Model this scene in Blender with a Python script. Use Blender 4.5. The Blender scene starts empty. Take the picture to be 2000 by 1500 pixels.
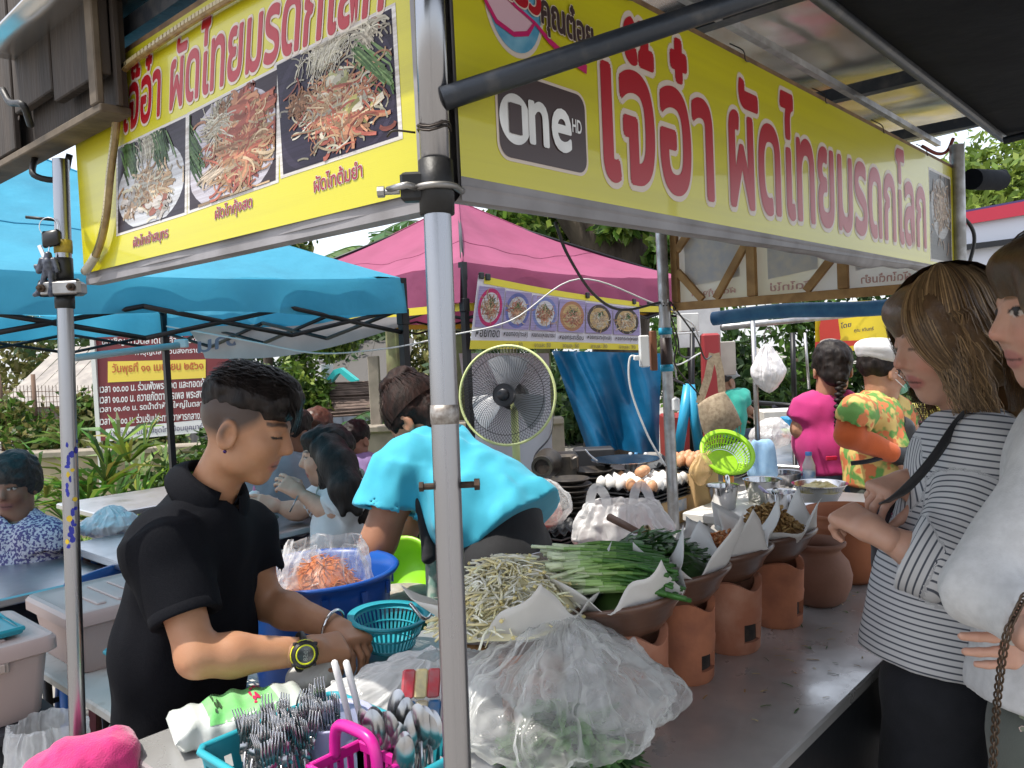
import bpy, bmesh, math, random
import numpy as np
from mathutils import Vector, Matrix, Euler
R = math.radians
SC = bpy.context.scene
COL = SC.collection
random.seed(7); RNG = np.random.default_rng(7)

# ---------------------------------------------------------------- camera, world, sun, exposure
CAMZ = 1.52
YAW, PITCH, ROLL, FPX = R(41.8), R(-2.45), R(2.6), 1585.0
CAM = Vector((0, 0, CAMZ))
FWD = Vector((math.cos(YAW) * math.cos(PITCH), math.sin(YAW) * math.cos(PITCH), math.sin(PITCH)))
_R0 = Vector((math.sin(YAW), -math.cos(YAW), 0)); _U0 = _R0.cross(FWD)
RGT = _R0 * math.cos(ROLL) - _U0 * math.sin(ROLL)
UPV = _R0 * math.sin(ROLL) + _U0 * math.cos(ROLL)
cam = bpy.data.cameras.new("camera"); camo = bpy.data.objects.new("camera", cam); COL.objects.link(camo)
cam.sensor_width = 36; cam.lens = FPX / 2000 * 36; cam.clip_start = 0.02; cam.clip_end = 400
camo.matrix_world = Matrix(((RGT.x, UPV.x, -FWD.x, CAM.x), (RGT.y, UPV.y, -FWD.y, CAM.y), (RGT.z, UPV.z, -FWD.z, CAM.z), (0, 0, 0, 1)))
SC.camera = camo
SUN_AZ, SUN_EL = R(150), R(66)      # direction towards the sun, from +X counter-clockwise
world = bpy.data.worlds.new("World"); SC.world = world; world.use_nodes = True
_nt = world.node_tree; _bg = _nt.nodes['Background']
_sky = _nt.nodes.new('ShaderNodeTexSky'); _sky.sky_type = 'NISHITA'; _sky.sun_disc = False
_sky.sun_elevation = SUN_EL; _sky.sun_rotation = R(90) - SUN_AZ
_sky.air_density = 1.0; _sky.dust_density = 3.0; _sky.ozone_density = 1.0
_mx = _nt.nodes.new('ShaderNodeMix'); _mx.data_type = 'RGBA'; _mx.inputs[0].default_value = 0.6      # thin bright cloud, the same all over the sky
_mx.inputs[7].default_value = (4.2, 4.3, 4.45, 1); _nt.links.new(_sky.outputs[0], _mx.inputs[6]); _nt.links.new(_mx.outputs[2], _bg.inputs[0]); _bg.inputs[1].default_value = 0.15
_s = bpy.data.lights.new("sun", 'SUN'); _s.energy = 2.4; _s.angle = R(0.6); _s.color = (1, 0.95, 0.86)
suno = bpy.data.objects.new("sun", _s); COL.objects.link(suno)
_d = Vector((math.cos(SUN_EL) * math.cos(SUN_AZ), math.cos(SUN_EL) * math.sin(SUN_AZ), math.sin(SUN_EL)))
suno.rotation_euler = _d.to_track_quat('Z', 'Y').to_euler(); suno.location = (0, 0, 8)
SC.view_settings.view_transform = 'Standard'; SC.view_settings.look = 'None'
SC.view_settings.exposure = 1.25; SC.view_settings.gamma = 1
SC.render.engine = 'CYCLES'
SC.cycles.max_bounces = 8; SC.cycles.transparent_max_bounces = 12; SC.cycles.diffuse_bounces = 4
SC.cycles.caustics_reflective = False; SC.cycles.caustics_refractive = False
SC.cycles.sample_clamp_indirect = 6
SC.cycles.use_denoising = True

# ---------------------------------------------------------------- placing: the photo's pixel grid (2000 x 1500) gives a direction, the place gives the distance
def ray(px, py):
    return FWD + RGT * ((px - 1000) / FPX) + UPV * ((750 - py) / FPX)
def P(px, py, z): return CAM + ray(px, py) * z
def onX(px, py, x): r = ray(px, py); return CAM + r * (x / r.x)
def onY(px, py, y): r = ray(px, py); return CAM + r * (y / r.y)
def onZ(px, py, z): r = ray(px, py); return CAM + r * ((z - CAMZ) / r.z)
V = Vector
def lerp(a, b, t): return a + (b - a) * t

# ---------------------------------------------------------------- materials
MATS = {}
def mat(name, col, rough=0.6, metal=0.0, col2=None, nscale=8.0, ndetail=4.0, lo=0.35, hi=0.65, bump=0.0, bscale=40.0, bdist=0.004,
        spec=0.5, trans=0.0, sss=0.0, coat=0.0, alpha=None, attr=None, stretch=None, rough2=None, emit=0.0, sheen=0.0, translucent=0.0, bdetail=3):
    if name in MATS: return MATS[name]
    m = bpy.data.materials.new(name); m.use_nodes = True; nt = m.node_tree; N = nt.nodes; L = nt.links
    b = N['Principled BSDF']; out = N['Material Output']
    b.inputs['Roughness'].default_value = rough; b.inputs['Metallic'].default_value = metal
    b.inputs['Specular IOR Level'].default_value = spec
    b.inputs['Coat Weight'].default_value = coat; b.inputs['Sheen Weight'].default_value = sheen
    tc = N.new('ShaderNodeTexCoord'); mp = N.new('ShaderNodeMapping'); L.new(tc.outputs['Object'], mp.inputs[0])
    if stretch: mp.inputs['Scale'].default_value = stretch
    c = tuple(col) + (1,)
    src = None
    if attr:
        a = N.new('ShaderNodeAttribute'); a.attribute_name = attr; src = a.outputs['Color']
    if col2 is not None:
        n = N.new('ShaderNodeTexNoise'); n.inputs['Scale'].default_value = nscale; n.inputs['Detail'].default_value = ndetail
        L.new(mp.outputs[0], n.inputs[0])
        r = N.new('ShaderNodeValToRGB'); r.color_ramp.elements[0].position = lo; r.color_ramp.elements[1].position = hi
        r.color_ramp.elements[0].color = c; r.color_ramp.elements[1].color = tuple(col2) + (1,)
        L.new(n.outputs[0], r.inputs[0])
        if src is not None:
            mx = N.new('ShaderNodeMix'); mx.data_type = 'RGBA'; mx.blend_type = 'MULTIPLY'; mx.inputs[0].default_value = 1
            L.new(src, mx.inputs[6]); L.new(r.outputs[0], mx.inputs[7]); src = mx.outputs[2]
        else: src = r.outputs[0]
        if rough2 is not None:
            rr = N.new('ShaderNodeMapRange'); rr.inputs[1].default_value = lo; rr.inputs[2].default_value = hi
            rr.inputs[3].default_value = rough; rr.inputs[4].default_value = rough2
            L.new(n.outputs[0], rr.inputs[0]); L.new(rr.outputs[0], b.inputs['Roughness'])
    if src is not None: L.new(src, b.inputs['Base Color'])
    else: b.inputs['Base Color'].default_value = c
    if bump:
        n2 = N.new('ShaderNodeTexNoise'); n2.inputs['Scale'].default_value = bscale; n2.inputs['Detail'].default_value = bdetail
        L.new(mp.outputs[0], n2.inputs[0])
        bp = N.new('ShaderNodeBump'); bp.inputs['Strength'].default_value = bump; bp.inputs['Distance'].default_value = bdist
        L.new(n2.outputs[0], bp.inputs['Height']); L.new(bp.outputs[0], b.inputs['Normal'])
    if trans: b.inputs['Transmission Weight'].default_value = trans
    if sss:
        b.inputs['Subsurface Weight'].default_value = sss; b.inputs['Subsurface Radius'].default_value = (0.012, 0.005, 0.003)
        b.inputs['Subsurface Scale'].default_value = 0.6
    if emit:
        b.inputs['Emission Color'].default_value = c; b.inputs['Emission Strength'].default_value = emit
    last = b.outputs[0]
    if translucent:
        t = N.new('ShaderNodeBsdfTranslucent')
        if src is not None: L.new(src, t.inputs[0])
        else: t.inputs[0].default_value = c
        ms = N.new('ShaderNodeMixShader'); ms.inputs[0].default_value = translucent
        L.new(last, ms.inputs[1]); L.new(t.outputs[0], ms.inputs[2]); last = ms.outputs[0]
    if alpha is not None:
        t = N.new('ShaderNodeBsdfTransparent'); ms = N.new('ShaderNodeMixShader')
        lw = N.new('ShaderNodeLayerWeight'); lw.inputs[0].default_value = 0.45
        n3 = N.new('ShaderNodeTexNoise'); n3.inputs['Scale'].default_value = 22; n3.inputs['Detail'].default_value = 5; L.new(mp.outputs[0], n3.inputs[0])
        m1 = N.new('ShaderNodeMath'); m1.operation = 'MULTIPLY_ADD'; m1.inputs[1].default_value = 0.55; L.new(lw.outputs['Facing'], m1.inputs[0])
        m2 = N.new('ShaderNodeMath'); m2.operation = 'MULTIPLY_ADD'; m2.inputs[1].default_value = 0.5; m2.inputs[2].default_value = alpha - 0.25
        L.new(n3.outputs[0], m2.inputs[0]); L.new(m2.outputs[0], m1.inputs[2])
        m1.use_clamp = True
        L.new(m1.outputs[0], ms.inputs[0]); L.new(t.outputs[0], ms.inputs[1]); L.new(last, ms.inputs[2]); last = ms.outputs[0]
    L.new(last, out.inputs[0])
    MATS[name] = m; return m

# ---------------------------------------------------------------- things, parts, mesh builder
ORG = {}
def props(o, label=None, cat=None, group=None, kind=None):
    if label: o['label'] = label
    if cat: o['category'] = cat
    if group: o['group'] = group
    if kind: o['kind'] = kind
    return o
def thing(name, label, cat, loc=(0, 0, 0), group=None):
    o = bpy.data.objects.new(name, None); COL.objects.link(o); o.empty_display_size = 0.05
    o.location = loc; ORG[o.name] = V(loc); props(o, label, cat, group); return o
def mesh_obj(name, verts, faces, m=None, parent=None, smooth=True, colors=None, autosmooth=None, fattr=None):
    """verts are world positions; a part keeps its thing's origin"""
    vs = np.asarray([tuple(v) for v in verts] if not isinstance(verts, np.ndarray) else verts, dtype=np.float64)
    if parent is not None: org = ORG[parent.name]
    else:
        lo, hi = vs.min(0), vs.max(0); org = V(((lo[0] + hi[0]) / 2, (lo[1] + hi[1]) / 2, lo[2]))
    me = bpy.data.meshes.new(name)
    vl = vs - np.array(org)
    if isinstance(faces, np.ndarray) and faces.ndim == 2:
        nf, k = faces.shape
        me.vertices.add(len(vl)); me.vertices.foreach_set('co', vl.astype(np.float32).ravel())
        me.loops.add(nf * k); me.loops.foreach_set('vertex_index', faces.astype(np.int32).ravel())
        me.polygons.add(nf); me.polygons.foreach_set('loop_start', np.arange(0, nf * k, k, dtype=np.int32))
        me.update(calc_edges=True); me.validate()
    else:
        me.from_pydata([tuple(v) for v in vl], [], faces)
    if smooth: me.polygons.foreach_set('use_smooth', np.ones(len(me.polygons), dtype=bool))
    if colors is not None:
        at = me.color_attributes.new('Col', 'FLOAT_COLOR', 'POINT')
        c = np.ones((len(vl), 4), dtype=np.float32); c[:, :3] = np.asarray(colors, dtype=np.float32)[:, :3]
        at.data.foreach_set('color', c.ravel())
    if fattr is not None:
        at = me.attributes.new('st', 'FLOAT', 'POINT'); at.data.foreach_set('value', np.asarray(fattr, dtype=np.float32))
    if m is not None:
        for mm in (m if isinstance(m, (list, tuple)) else [m]): me.materials.append(mm)
    o = bpy.data.objects.new(name, me); COL.objects.link(o)
    if parent is not None: o.parent = parent
    else: o.location = org
    ORG[o.name] = V(org)
    if autosmooth:
        try: me.set_sharp_from_angle(angle=R(autosmooth))
        except Exception: pass
    return o
def frame(d):
    d = V(d).normalized(); a = V((0, 0, 1)) if abs(d.z) < 0.9 else V((1, 0, 0))
    x = d.cross(a).normalized(); return x, x.cross(d).normalized() * -1, d
class MB:
    def __init__(s): s.v = []; s.f = []; s.c = []; s.mi = []; s.col = (1, 1, 1); s.mat = 0
    def _add(s, vs, fs):
        n = len(s.v); s.v += [tuple(v) for v in vs]; s.c += [s.col] * len(vs)
        s.f += [tuple(i + n for i in f) for f in fs]; s.mi += [s.mat] * len(fs); return s
    def quad(s, a, b, c, d): return s._add([a, b, c, d], [(0, 1, 2, 3)])
    def poly(s, pts): return s._add(pts, [tuple(range(len(pts)))])
    def box(s, c, size, x=None, y=None, z=None, bev=0.0):
        c = V(c); x = V(x or (1, 0, 0)).normalized(); z = V(z or (0, 0, 1)).normalized()
        y = V(y).normalized() if y else z.cross(x).normalized()
        hx, hy, hz = size[0] / 2, size[1] / 2, size[2] / 2
        if bev <= 0:
            vs = [c + x * (hx * i) + y * (hy * j) + z * (hz * k) for k in (-1, 1) for j in (-1, 1) for i in (-1, 1)]
            return s._add(vs, [(0, 2, 3, 1), (4, 5, 7, 6), (0, 1, 5, 4), (2, 6, 7, 3), (0, 4, 6, 2), (1, 3, 7, 5)])
        b = min(bev, hx * .9, hy * .9, hz * .9); rings = []
        def ring(ex, ey, zz):
            pts = []
            for (sx, sy) in ((1, 1), (-1, 1), (-1, -1), (1, -1)):
                for t in ((0, 1) if sx * sy > 0 else (1, 0)):
                    px = sx * (ex - (b if t == 1 else 0)); py = sy * (ey - (0 if t == 1 else b))
                    pts.append(c + x * px + y * py + z * zz)
            return pts
        vs = ring(hx - b, hy - b, -hz) + ring(hx, hy, -hz + b) + ring(hx, hy, hz - b) + ring(hx - b, hy - b, hz)
        fs = [tuple(reversed(range(8))), tuple(range(24, 32))]
        for r in range(3):
            for i in range(8): j = (i + 1) % 8; fs.append((r * 8 + i, r * 8 + j, r * 8 + 8 + j, r * 8 + 8 + i))
        return s._add(vs, fs)
    def tube(s, pts, r, n=8, cap=True, closed=False):
        pts = [V(p) for p in pts]; m = len(pts); rs = r if isinstance(r, (list, tuple)) else [r] * m
        vs = []; fs = []; prev = None
        for i in range(m):
            if closed: t = pts[(i + 1) % m] - pts[i - 1]
            else: t = pts[min(i + 1, m - 1)] - pts[max(i - 1, 0)]
            if t.length < 1e-9: t = V((0, 0, 1))
            t.normalize()
            if prev is None: a, b, _ = frame(t)
            else:
                a = prev - t * prev.dot(t)
                if a.length < 1e-6: a, b, _ = frame(t)
                a.normalize(); b = t.cross(a)
            prev = a
            for k in range(n):
                g = 2 * math.pi * k / n; vs.append(pts[i] + (a * math.cos(g) + b * math.sin(g)) * rs[i])
        for i in range(m if closed else m - 1):
            j = (i + 1) % m
            for k in range(n): l = (k + 1) % n; fs.append((i * n + k, i * n + l, j * n + l, j * n + k))
        if cap and not closed: fs.append(tuple(reversed(range(n)))); fs.append(tuple(range((m - 1) * n, m * n)))
        return s._add(vs, fs)
    def lathe(s, prof, c, n=32, axis=None, xdir=None, cap0=False, cap1=False, wob=0.0, seed=0, arc=None):
        """prof: list of (radius, height)"""
        c = V(c); z = V(axis or (0, 0, 1)).normalized(); x, y, _ = frame(z)
        if xdir: x = V(xdir); x = (x - z * x.dot(z)).normalized(); y = z.cross(x)
        rr = random.Random(seed); ph = [rr.uniform(0, 6.28) for _ in range(6)]
        vs = []; fs = []
        for (r, h) in prof:
            for k in range(n):
                g = 2 * math.pi * k / n
                q = r * (1 + wob * (math.sin(2 * g + ph[0] + h * 9) + .6 * math.sin(3 * g + ph[1] - h * 14) + .4 * math.sin(5 * g + ph[2])))
                vs.append(c + x * (q * math.cos(g)) + y * (q * math.sin(g)) + z * h)
        for i in range(len(prof) - 1):
            for k in range(n): l = (k + 1) % n; fs.append((i * n + k, i * n + l, i * n + n + l, i * n + n + k))
        if cap0: fs.append(tuple(reversed(range(n))))
        if cap1: fs.append(tuple(range((len(prof) - 1) * n, len(prof) * n)))
        return s._add(vs, fs)
    def grid(s, fn, nu, nv, closed_u=False):
        vs = []; fs = []
        for j in range(nv + 1):
            for i in range(nu if closed_u else nu + 1): vs.append(fn(i / nu, j / nv))
        w = nu if closed_u else nu + 1
        for j in range(nv):
            for i in range(nu):
                k = (i + 1) % w if closed_u else i + 1
                fs.append((j * w + i, j * w + k, j * w + w + k, j * w + w + i))
        return s._add(vs, fs)
    def ribbon(s, pts, w, nrm):
        """flat strip along pts, nrm = its normal"""
        pts = [V(p) for p in pts]; m = len(pts); ws = w if isinstance(w, (list, tuple)) else [w] * m; vs = []; fs = []
        for i in range(m):
            t = (pts[min(i + 1, m - 1)] - pts[max(i - 1, 0)]).normalized()
            sd = t.cross(V(nrm))
            if sd.length < 1e-6: sd = frame(t)[0]
            sd.normalize(); vs += [pts[i] - sd * ws[i] / 2, pts[i] + sd * ws[i] / 2]
        for i in range(m - 1): fs.append((2 * i, 2 * i + 1, 2 * i + 3, 2 * i + 2))
        return s._add(vs, fs)
    def disc(s, c, rx, ry, x, y, n=28):
        c = V(c); vs = [c + V(x) * (rx * math.cos(6.2832 * k / n)) + V(y) * (ry * math.sin(6.2832 * k / n)) for k in range(n)]
        return s._add(vs, [tuple(range(n))])
    def build(s, name, m=None, parent=None, smooth=False, auto=None, colors=False, label=None, cat=None, group=None, kind=None):
        o = mesh_obj(name, s.v, s.f, m, parent, smooth, s.c if colors else None, auto)
        if any(s.mi): o.data.polygons.foreach_set('material_index', np.array(s.mi, dtype=np.int32))
        return props(o, label, cat, group, kind)
def smoothpath(pts, n=24):
    """Catmull-Rom through the points"""
    pts = [V(p) for p in pts]; q = [pts[0] * 2 - pts[1]] + pts + [pts[-1] * 2 - pts[-2]]; out = []
    m = len(pts) - 1
    for i in range(m):
        k = max(2, n // m)
        for j in range(k):
            t = j / k; a, b, c, d = q[i], q[i + 1], q[i + 2], q[i + 3]
            out.append(0.5 * ((2 * b) + (c - a) * t + (2 * a - 5 * b + 4 * c - d) * t * t + (3 * b - a - 3 * c + d) * t ** 3))
    out.append(pts[-1]); return out
def sag(a, b, d, n=14): return [V(a).lerp(V(b), i / n) - V((0, 0, d * 4 * (i / n) * (1 - i / n))) for i in range(n + 1)]

# ---------------------------------------------------------------- lettering
def text_mesh(body, bold=0.0, size=1.0, space=1.0):
    c = bpy.data.curves.new("txt", 'FONT'); c.body = body; c.size = size; c.offset = bold; c.resolution_u = 4; c.space_character = space
    o = bpy.data.objects.new("txt", c); COL.objects.link(o)
    dg = bpy.context.evaluated_depsgraph_get(); me = bpy.data.meshes.new_from_object(o.evaluated_get(dg))
    n = len(me.vertices); co = np.zeros(n * 3, dtype=np.float32); me.vertices.foreach_get('co', co); co = co.reshape(-1, 3)
    fs = [tuple(p.vertices) for p in me.polygons]
    # each contour island gets a hair's depth of its own
    par = list(range(n))
    def fd(a):
        while par[a] != a: par[a] = par[par[a]]; a = par[a]
        return a
    for f in fs:
        r0 = fd(f[0])
        for i in f[1:]: par[fd(i)] = r0
    idx = {}; lev = np.zeros(n)
    for i in range(n): lev[i] = idx.setdefault(fd(i), len(idx)) % 4
    bpy.data.objects.remove(o); bpy.data.curves.remove(c); bpy.data.meshes.remove(me)
    return co[:, :2].astype(float), fs, lev
def text_fit(name, body, bl, br, tl, m, parent, off=0.0008, bold=0.012, ref=None, halo=None, hm=None, shear=0.0, space=1.0, hoff=0.0004):
    """the lettering's box is laid on the parallelogram bl, br, tl"""
    bl, br, tl = V(bl), V(br), V(tl); X = br - bl; Y = tl - bl; n = X.cross(Y).normalized()
    if n.dot(CAM - bl) < 0: n = -n
    co, fs, lev = text_mesh(body, 0.0, space=space); lo, hi = co.min(0), co.max(0); res = None; jit = random.Random(1)
    for (b, mm, o_, nm, k) in ([(halo, hm, hoff, name + '_outline', 18)] if halo else []) + [(bold, m, off, name, 14 if bold > .025 else 8 if bold > .015 else 4)]:
        vs = []; ff = []
        for i in range(k):
            g = 6.2832 * i / k; dx, dy = b * math.cos(g), b * math.sin(g); n0 = len(vs)
            for q, l in zip(co, lev):
                t = ((q[0] + dx - lo[0]) / (hi[0] - lo[0]), (q[1] + dy - lo[1]) / (hi[1] - lo[1]))
                vs.append(bl + X * (t[0] + shear * t[1]) + Y * t[1] + n * (o_ + (l + 4 * i) * 0.000008 + jit.uniform(0, .00002)))
            ff += [tuple(j + n0 for j in f) for f in fs]
        res = mesh_obj(nm, vs, ff, mm, parent, smooth=False)
        if len(ff): res['kind'] = 'stuff'
    return res
# ---------------------------------------------------------------- smooth bodies: distance fields turned into meshes
def _lattice(co, scale, seed, amp=1.0, aniso=(1, 1, 1)):
    """smooth value noise in [-amp, amp] at broadcastable coordinate arrays"""
    g = np.random.default_rng(seed).uniform(-1, 1, (32, 32, 32)).astype(np.float32)
    idx = []; fr = []
    for a, s in zip(co, aniso):
        q = a * (scale * s) + 100.0; i = np.floor(q).astype(np.int32); f = (q - i).astype(np.float32); f = f * f * (3 - 2 * f)
        idx.append(i % 32); fr.append(f)
    (i, j, k), (u, v, w) = idx, fr; i1, j1, k1 = (i + 1) % 32, (j + 1) % 32, (k + 1) % 32
    r = ((g[i, j, k] * (1 - u) + g[i1, j, k] * u) * (1 - v) + (g[i, j1, k] * (1 - u) + g[i1, j1, k] * u) * v) * (1 - w) + \
        ((g[i, j, k1] * (1 - u) + g[i1, j, k1] * u) * (1 - v) + (g[i, j1, k1] * (1 - u) + g[i1, j1, k1] * u) * v) * w
    return r * amp
class SDF:
    def __init__(s, vox): s.vox = vox; s.pr = []; s.nz = []; s.pl = []
    def cap(s, a, b, ra, rb=None, k=0.02, sub=False, flat=False):
        s.pr.append(('cap', np.array(a, float), np.array(b, float), ra, ra if rb is None else rb, k, sub, flat)); return s
    def chain(s, pts, rs, k=0.02):
        for i in range(len(pts) - 1): s.cap(pts[i], pts[i + 1], rs[i], rs[i + 1], k)
        return s
    def ecap(s, a, b, side, wa, fa, wb, fb, k=0.03, sub=False):
        s.pr.append(('ecap', np.array(a, float), np.array(b, float), np.array(V(side).normalized()), wa, fa, wb, fb, k, sub)); return s
    def ell(s, c, r, M=None, k=0.02, sub=False):
        M = np.eye(3) if M is None else np.array(M, float)
        s.pr.append(('ell', np.array(c, float), np.array(r, float), M, k, sub)); return s
    def noise(s, amp, scale, seed, aniso=(1, 1, 1)): s.nz.append((amp, scale, seed, aniso)); return s
    def plane(s, p, n): s.pl.append((np.array(p, float), np.array(V(n).normalized(), float))); return s   # keeps the side the normal points away from
    def _box(s, p):
        if p[0] in ('cap', 'ecap'):
            r = max(p[3], p[4]) if p[0] == 'cap' else max(p[4:8]); return np.minimum(p[1], p[2]) - r, np.maximum(p[1], p[2]) + r
        r = p[2].max(); return p[1] - r, p[1] + r
    def mesh(s, smooth=1):
        vx = s.vox; bx = [s._box(p) for p in s.pr if not p[-1 if p[0] != 'cap' else 6]]
        pad = 3 * vx + sum(abs(n[0]) for n in s.nz)
        lo = np.min([b[0] for b in bx], axis=0) - pad; hi = np.max([b[1] for b in bx], axis=0) + pad
        n = np.ceil((hi - lo) / vx).astype(int) + 1
        ax = [(lo[i] + np.arange(n[i]) * vx).astype(np.float32) for i in range(3)]
        D = np.full(tuple(n), 0.25, dtype=np.float32)
        for p in s.pr:
            sub = p[6] if p[0] == 'cap' else p[-1]
            k = {'cap': lambda: p[5], 'ecap': lambda: p[8], 'ell': lambda: p[4]}[p[0]]()
            b0, b1 = s._box(p); w = k + 4 * vx + sum(abs(q[0]) for q in s.nz)
            i0 = np.clip(np.floor((b0 - w - lo) / vx).astype(int), 0, n - 1); i1 = np.clip(np.ceil((b1 + w - lo) / vx).astype(int) + 1, 1, n)
            if (i1 <= i0).any(): continue
            x = ax[0][i0[0]:i1[0]][:, None, None]; y = ax[1][i0[1]:i1[1]][None, :, None]; z = ax[2][i0[2]:i1[2]][None, None, :]
            if p[0] == 'cap':
                a, b = p[1], p[2]; d = b - a; L = max(float(d @ d), 1e-12)
                t0 = ((x - a[0]) * d[0] + (y - a[1]) * d[1] + (z - a[2]) * d[2]) / L; t = np.clip(t0, 0, 1)
                q = np.sqrt((x - a[0] - t * d[0]) ** 2 + (y - a[1] - t * d[1]) ** 2 + (z - a[2] - t * d[2]) ** 2)
                if p[7]:
                    q = np.sqrt((x - a[0] - t0 * d[0]) ** 2 + (y - a[1] - t0 * d[1]) ** 2 + (z - a[2] - t0 * d[2]) ** 2) - (p[3] + t * (p[4] - p[3]))
                    q = np.maximum(q, (np.abs(t0 - .5) - .5) * math.sqrt(L))
                else: q = q - (p[3] + t * (p[4] - p[3]))
            elif p[0] == 'ecap':
                a, b, sd = p[1], p[2], p[3]; d = b - a; L = max(float(d @ d), 1e-12); dn = d / math.sqrt(L)
                sd = sd - dn * (sd @ dn); sd /= np.linalg.norm(sd); fr = np.cross(dn, sd)
                t = np.clip(((x - a[0]) * d[0] + (y - a[1]) * d[1] + (z - a[2]) * d[2]) / L, 0, 1)
                ox, oy, oz = x - a[0] - t * d[0], y - a[1] - t * d[1], z - a[2] - t * d[2]
                A = p[4] + t * (p[6] - p[4]); B = p[5] + t * (p[7] - p[5])
                e = np.sqrt(((ox * sd[0] + oy * sd[1] + oz * sd[2]) / A) ** 2 + ((ox * fr[0] + oy * fr[1] + oz * fr[2]) / B) ** 2 + ((ox * dn[0] + oy * dn[1] + oz * dn[2]) / np.minimum(A, B)) ** 2)
                q = (e - 1) * np.minimum(A, B)
            else:
                c, r, M = p[1], p[2], p[3]; ox, oy, oz = x - c[0], y - c[1], z - c[2]
                l = [(ox * M[i][0] + oy * M[i][1] + oz * M[i][2]) / r[i] for i in range(3)]
                k0 = np.sqrt(l[0] ** 2 + l[1] ** 2 + l[2] ** 2) + 1e-6
                k1 = np.sqrt((l[0] / r[0]) ** 2 + (l[1] / r[1]) ** 2 + (l[2] / r[2]) ** 2) + 1e-6
                q = k0 * (k0 - 1) / k1
            W = D[i0[0]:i1[0], i0[1]:i1[1], i0[2]:i1[2]]
            if sub:
                h = np.clip(0.5 - 0.5 * (W + q) / max(k, 1e-5), 0, 1); W[...] = W + h * (-q - W) + k * h * (1 - h)
            else:
                h = np.clip(0.5 + 0.5 * (W - q) / max(k, 1e-5), 0, 1); W[...] = W * (1 - h) + q * h - k * h * (1 - h)
        X, Y, Z = ax[0][:, None, None], ax[1][None, :, None], ax[2][None, None, :]
        if s.nz:
            ii, jj, kk = np.nonzero(np.abs(D) < 0.035)
            co = (ax[0][ii], ax[1][jj], ax[2][kk])
            for (amp, sc, sd, an) in s.nz: D[ii, jj, kk] += _lattice(co, sc, sd, amp, an)
        for (p0, nn) in s.pl: D = np.maximum(D, (X - p0[0]) * nn[0] + (Y - p0[1]) * nn[1] + (Z - p0[2]) * nn[2]).astype(np.float32)
        D[0], D[-1], D[:, 0], D[:, -1], D[:, :, 0], D[:, :, -1] = (0.1,) * 6
        return nets(D, lo, vx, smooth)
def nets(D, lo, vx, smooth=1):
    S = D < 0; c = [S[i:S.shape[0] - 1 + i, j:S.shape[1] - 1 + j, k:S.shape[2] - 1 + k] for i in (0, 1) for j in (0, 1) for k in (0, 1)]
    an = c[0].copy(); al = c[0].copy()
    for q in c[1:]: an |= q; al &= q
    mx = an & ~al; idx = np.full(mx.shape, -1, dtype=np.int64); cell = np.argwhere(mx); idx[mx] = np.arange(len(cell))
    pos = np.zeros((len(cell), 3)); cnt = np.zeros(len(cell)); cs = [(i, j, k) for i in (0, 1) for j in (0, 1) for k in (0, 1)]
    val = {o: D[cell[:, 0] + o[0], cell[:, 1] + o[1], cell[:, 2] + o[2]] for o in cs}
    for a in cs:
        for ax in range(3):
            if a[ax] == 0:
                b = list(a); b[ax] = 1; b = tuple(b); d0, d1 = val[a], val[b]; cr = (d0 < 0) != (d1 < 0)
                t = np.where(cr, d0 / np.where(cr, d0 - d1, 1), 0); pt = np.array(a, float)[None, :].repeat(len(cell), 0); pt[:, ax] += t
                pos += pt * cr[:, None]; cnt += cr
    v = lo + (cell + pos / np.maximum(cnt, 1)[:, None]) * vx; fs = []
    for ax in range(3):
        o1, o2 = (ax + 1) % 3, (ax + 2) % 3; sl0 = [slice(None)] * 3; sl1 = [slice(None)] * 3; sl0[ax] = slice(0, -1); sl1[ax] = slice(1, None)
        A, B = S[tuple(sl0)], S[tuple(sl1)]; e = np.argwhere(A != B)
        e = e[(e[:, o1] > 0) & (e[:, o2] > 0) & (e[:, o1] < S.shape[o1] - 1) & (e[:, o2] < S.shape[o2] - 1)]
        if not len(e): continue
        s = A[e[:, 0], e[:, 1], e[:, 2]]; u = np.zeros(3, int); w = np.zeros(3, int); u[o1] = 1; w[o2] = 1
        g = lambda q: idx[q[:, 0], q[:, 1], q[:, 2]]
        q = np.stack([g(e - u - w), g(e - w), g(e), g(e - u)], 1); q[~s] = q[~s][:, ::-1]; fs.append(q)
    f = np.concatenate(fs)
    f = f[(f >= 0).all(1)]
    for _ in range(smooth):
        acc = np.zeros_like(v); n = np.zeros(len(v))
        for i in range(4):
            j = (i + 1) % 4; np.add.at(acc, f[:, i], v[f[:, j]]); np.add.at(acc, f[:, j], v[f[:, i]]); np.add.at(n, f[:, i], 1); np.add.at(n, f[:, j], 1)
        v = v * 0.5 + 0.5 * acc / np.maximum(n, 1)[:, None]
    return v, f
def joinm(parts):
    vs, fs, cs = [], [], []; n = 0
    for (v, f, c) in parts: vs.append(v); fs.append(f + n); cs.append(np.broadcast_to(np.asarray(c, float), (len(v), 3))); n += len(v)
    return np.concatenate(vs), np.concatenate(fs), np.concatenate(cs)

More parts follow.
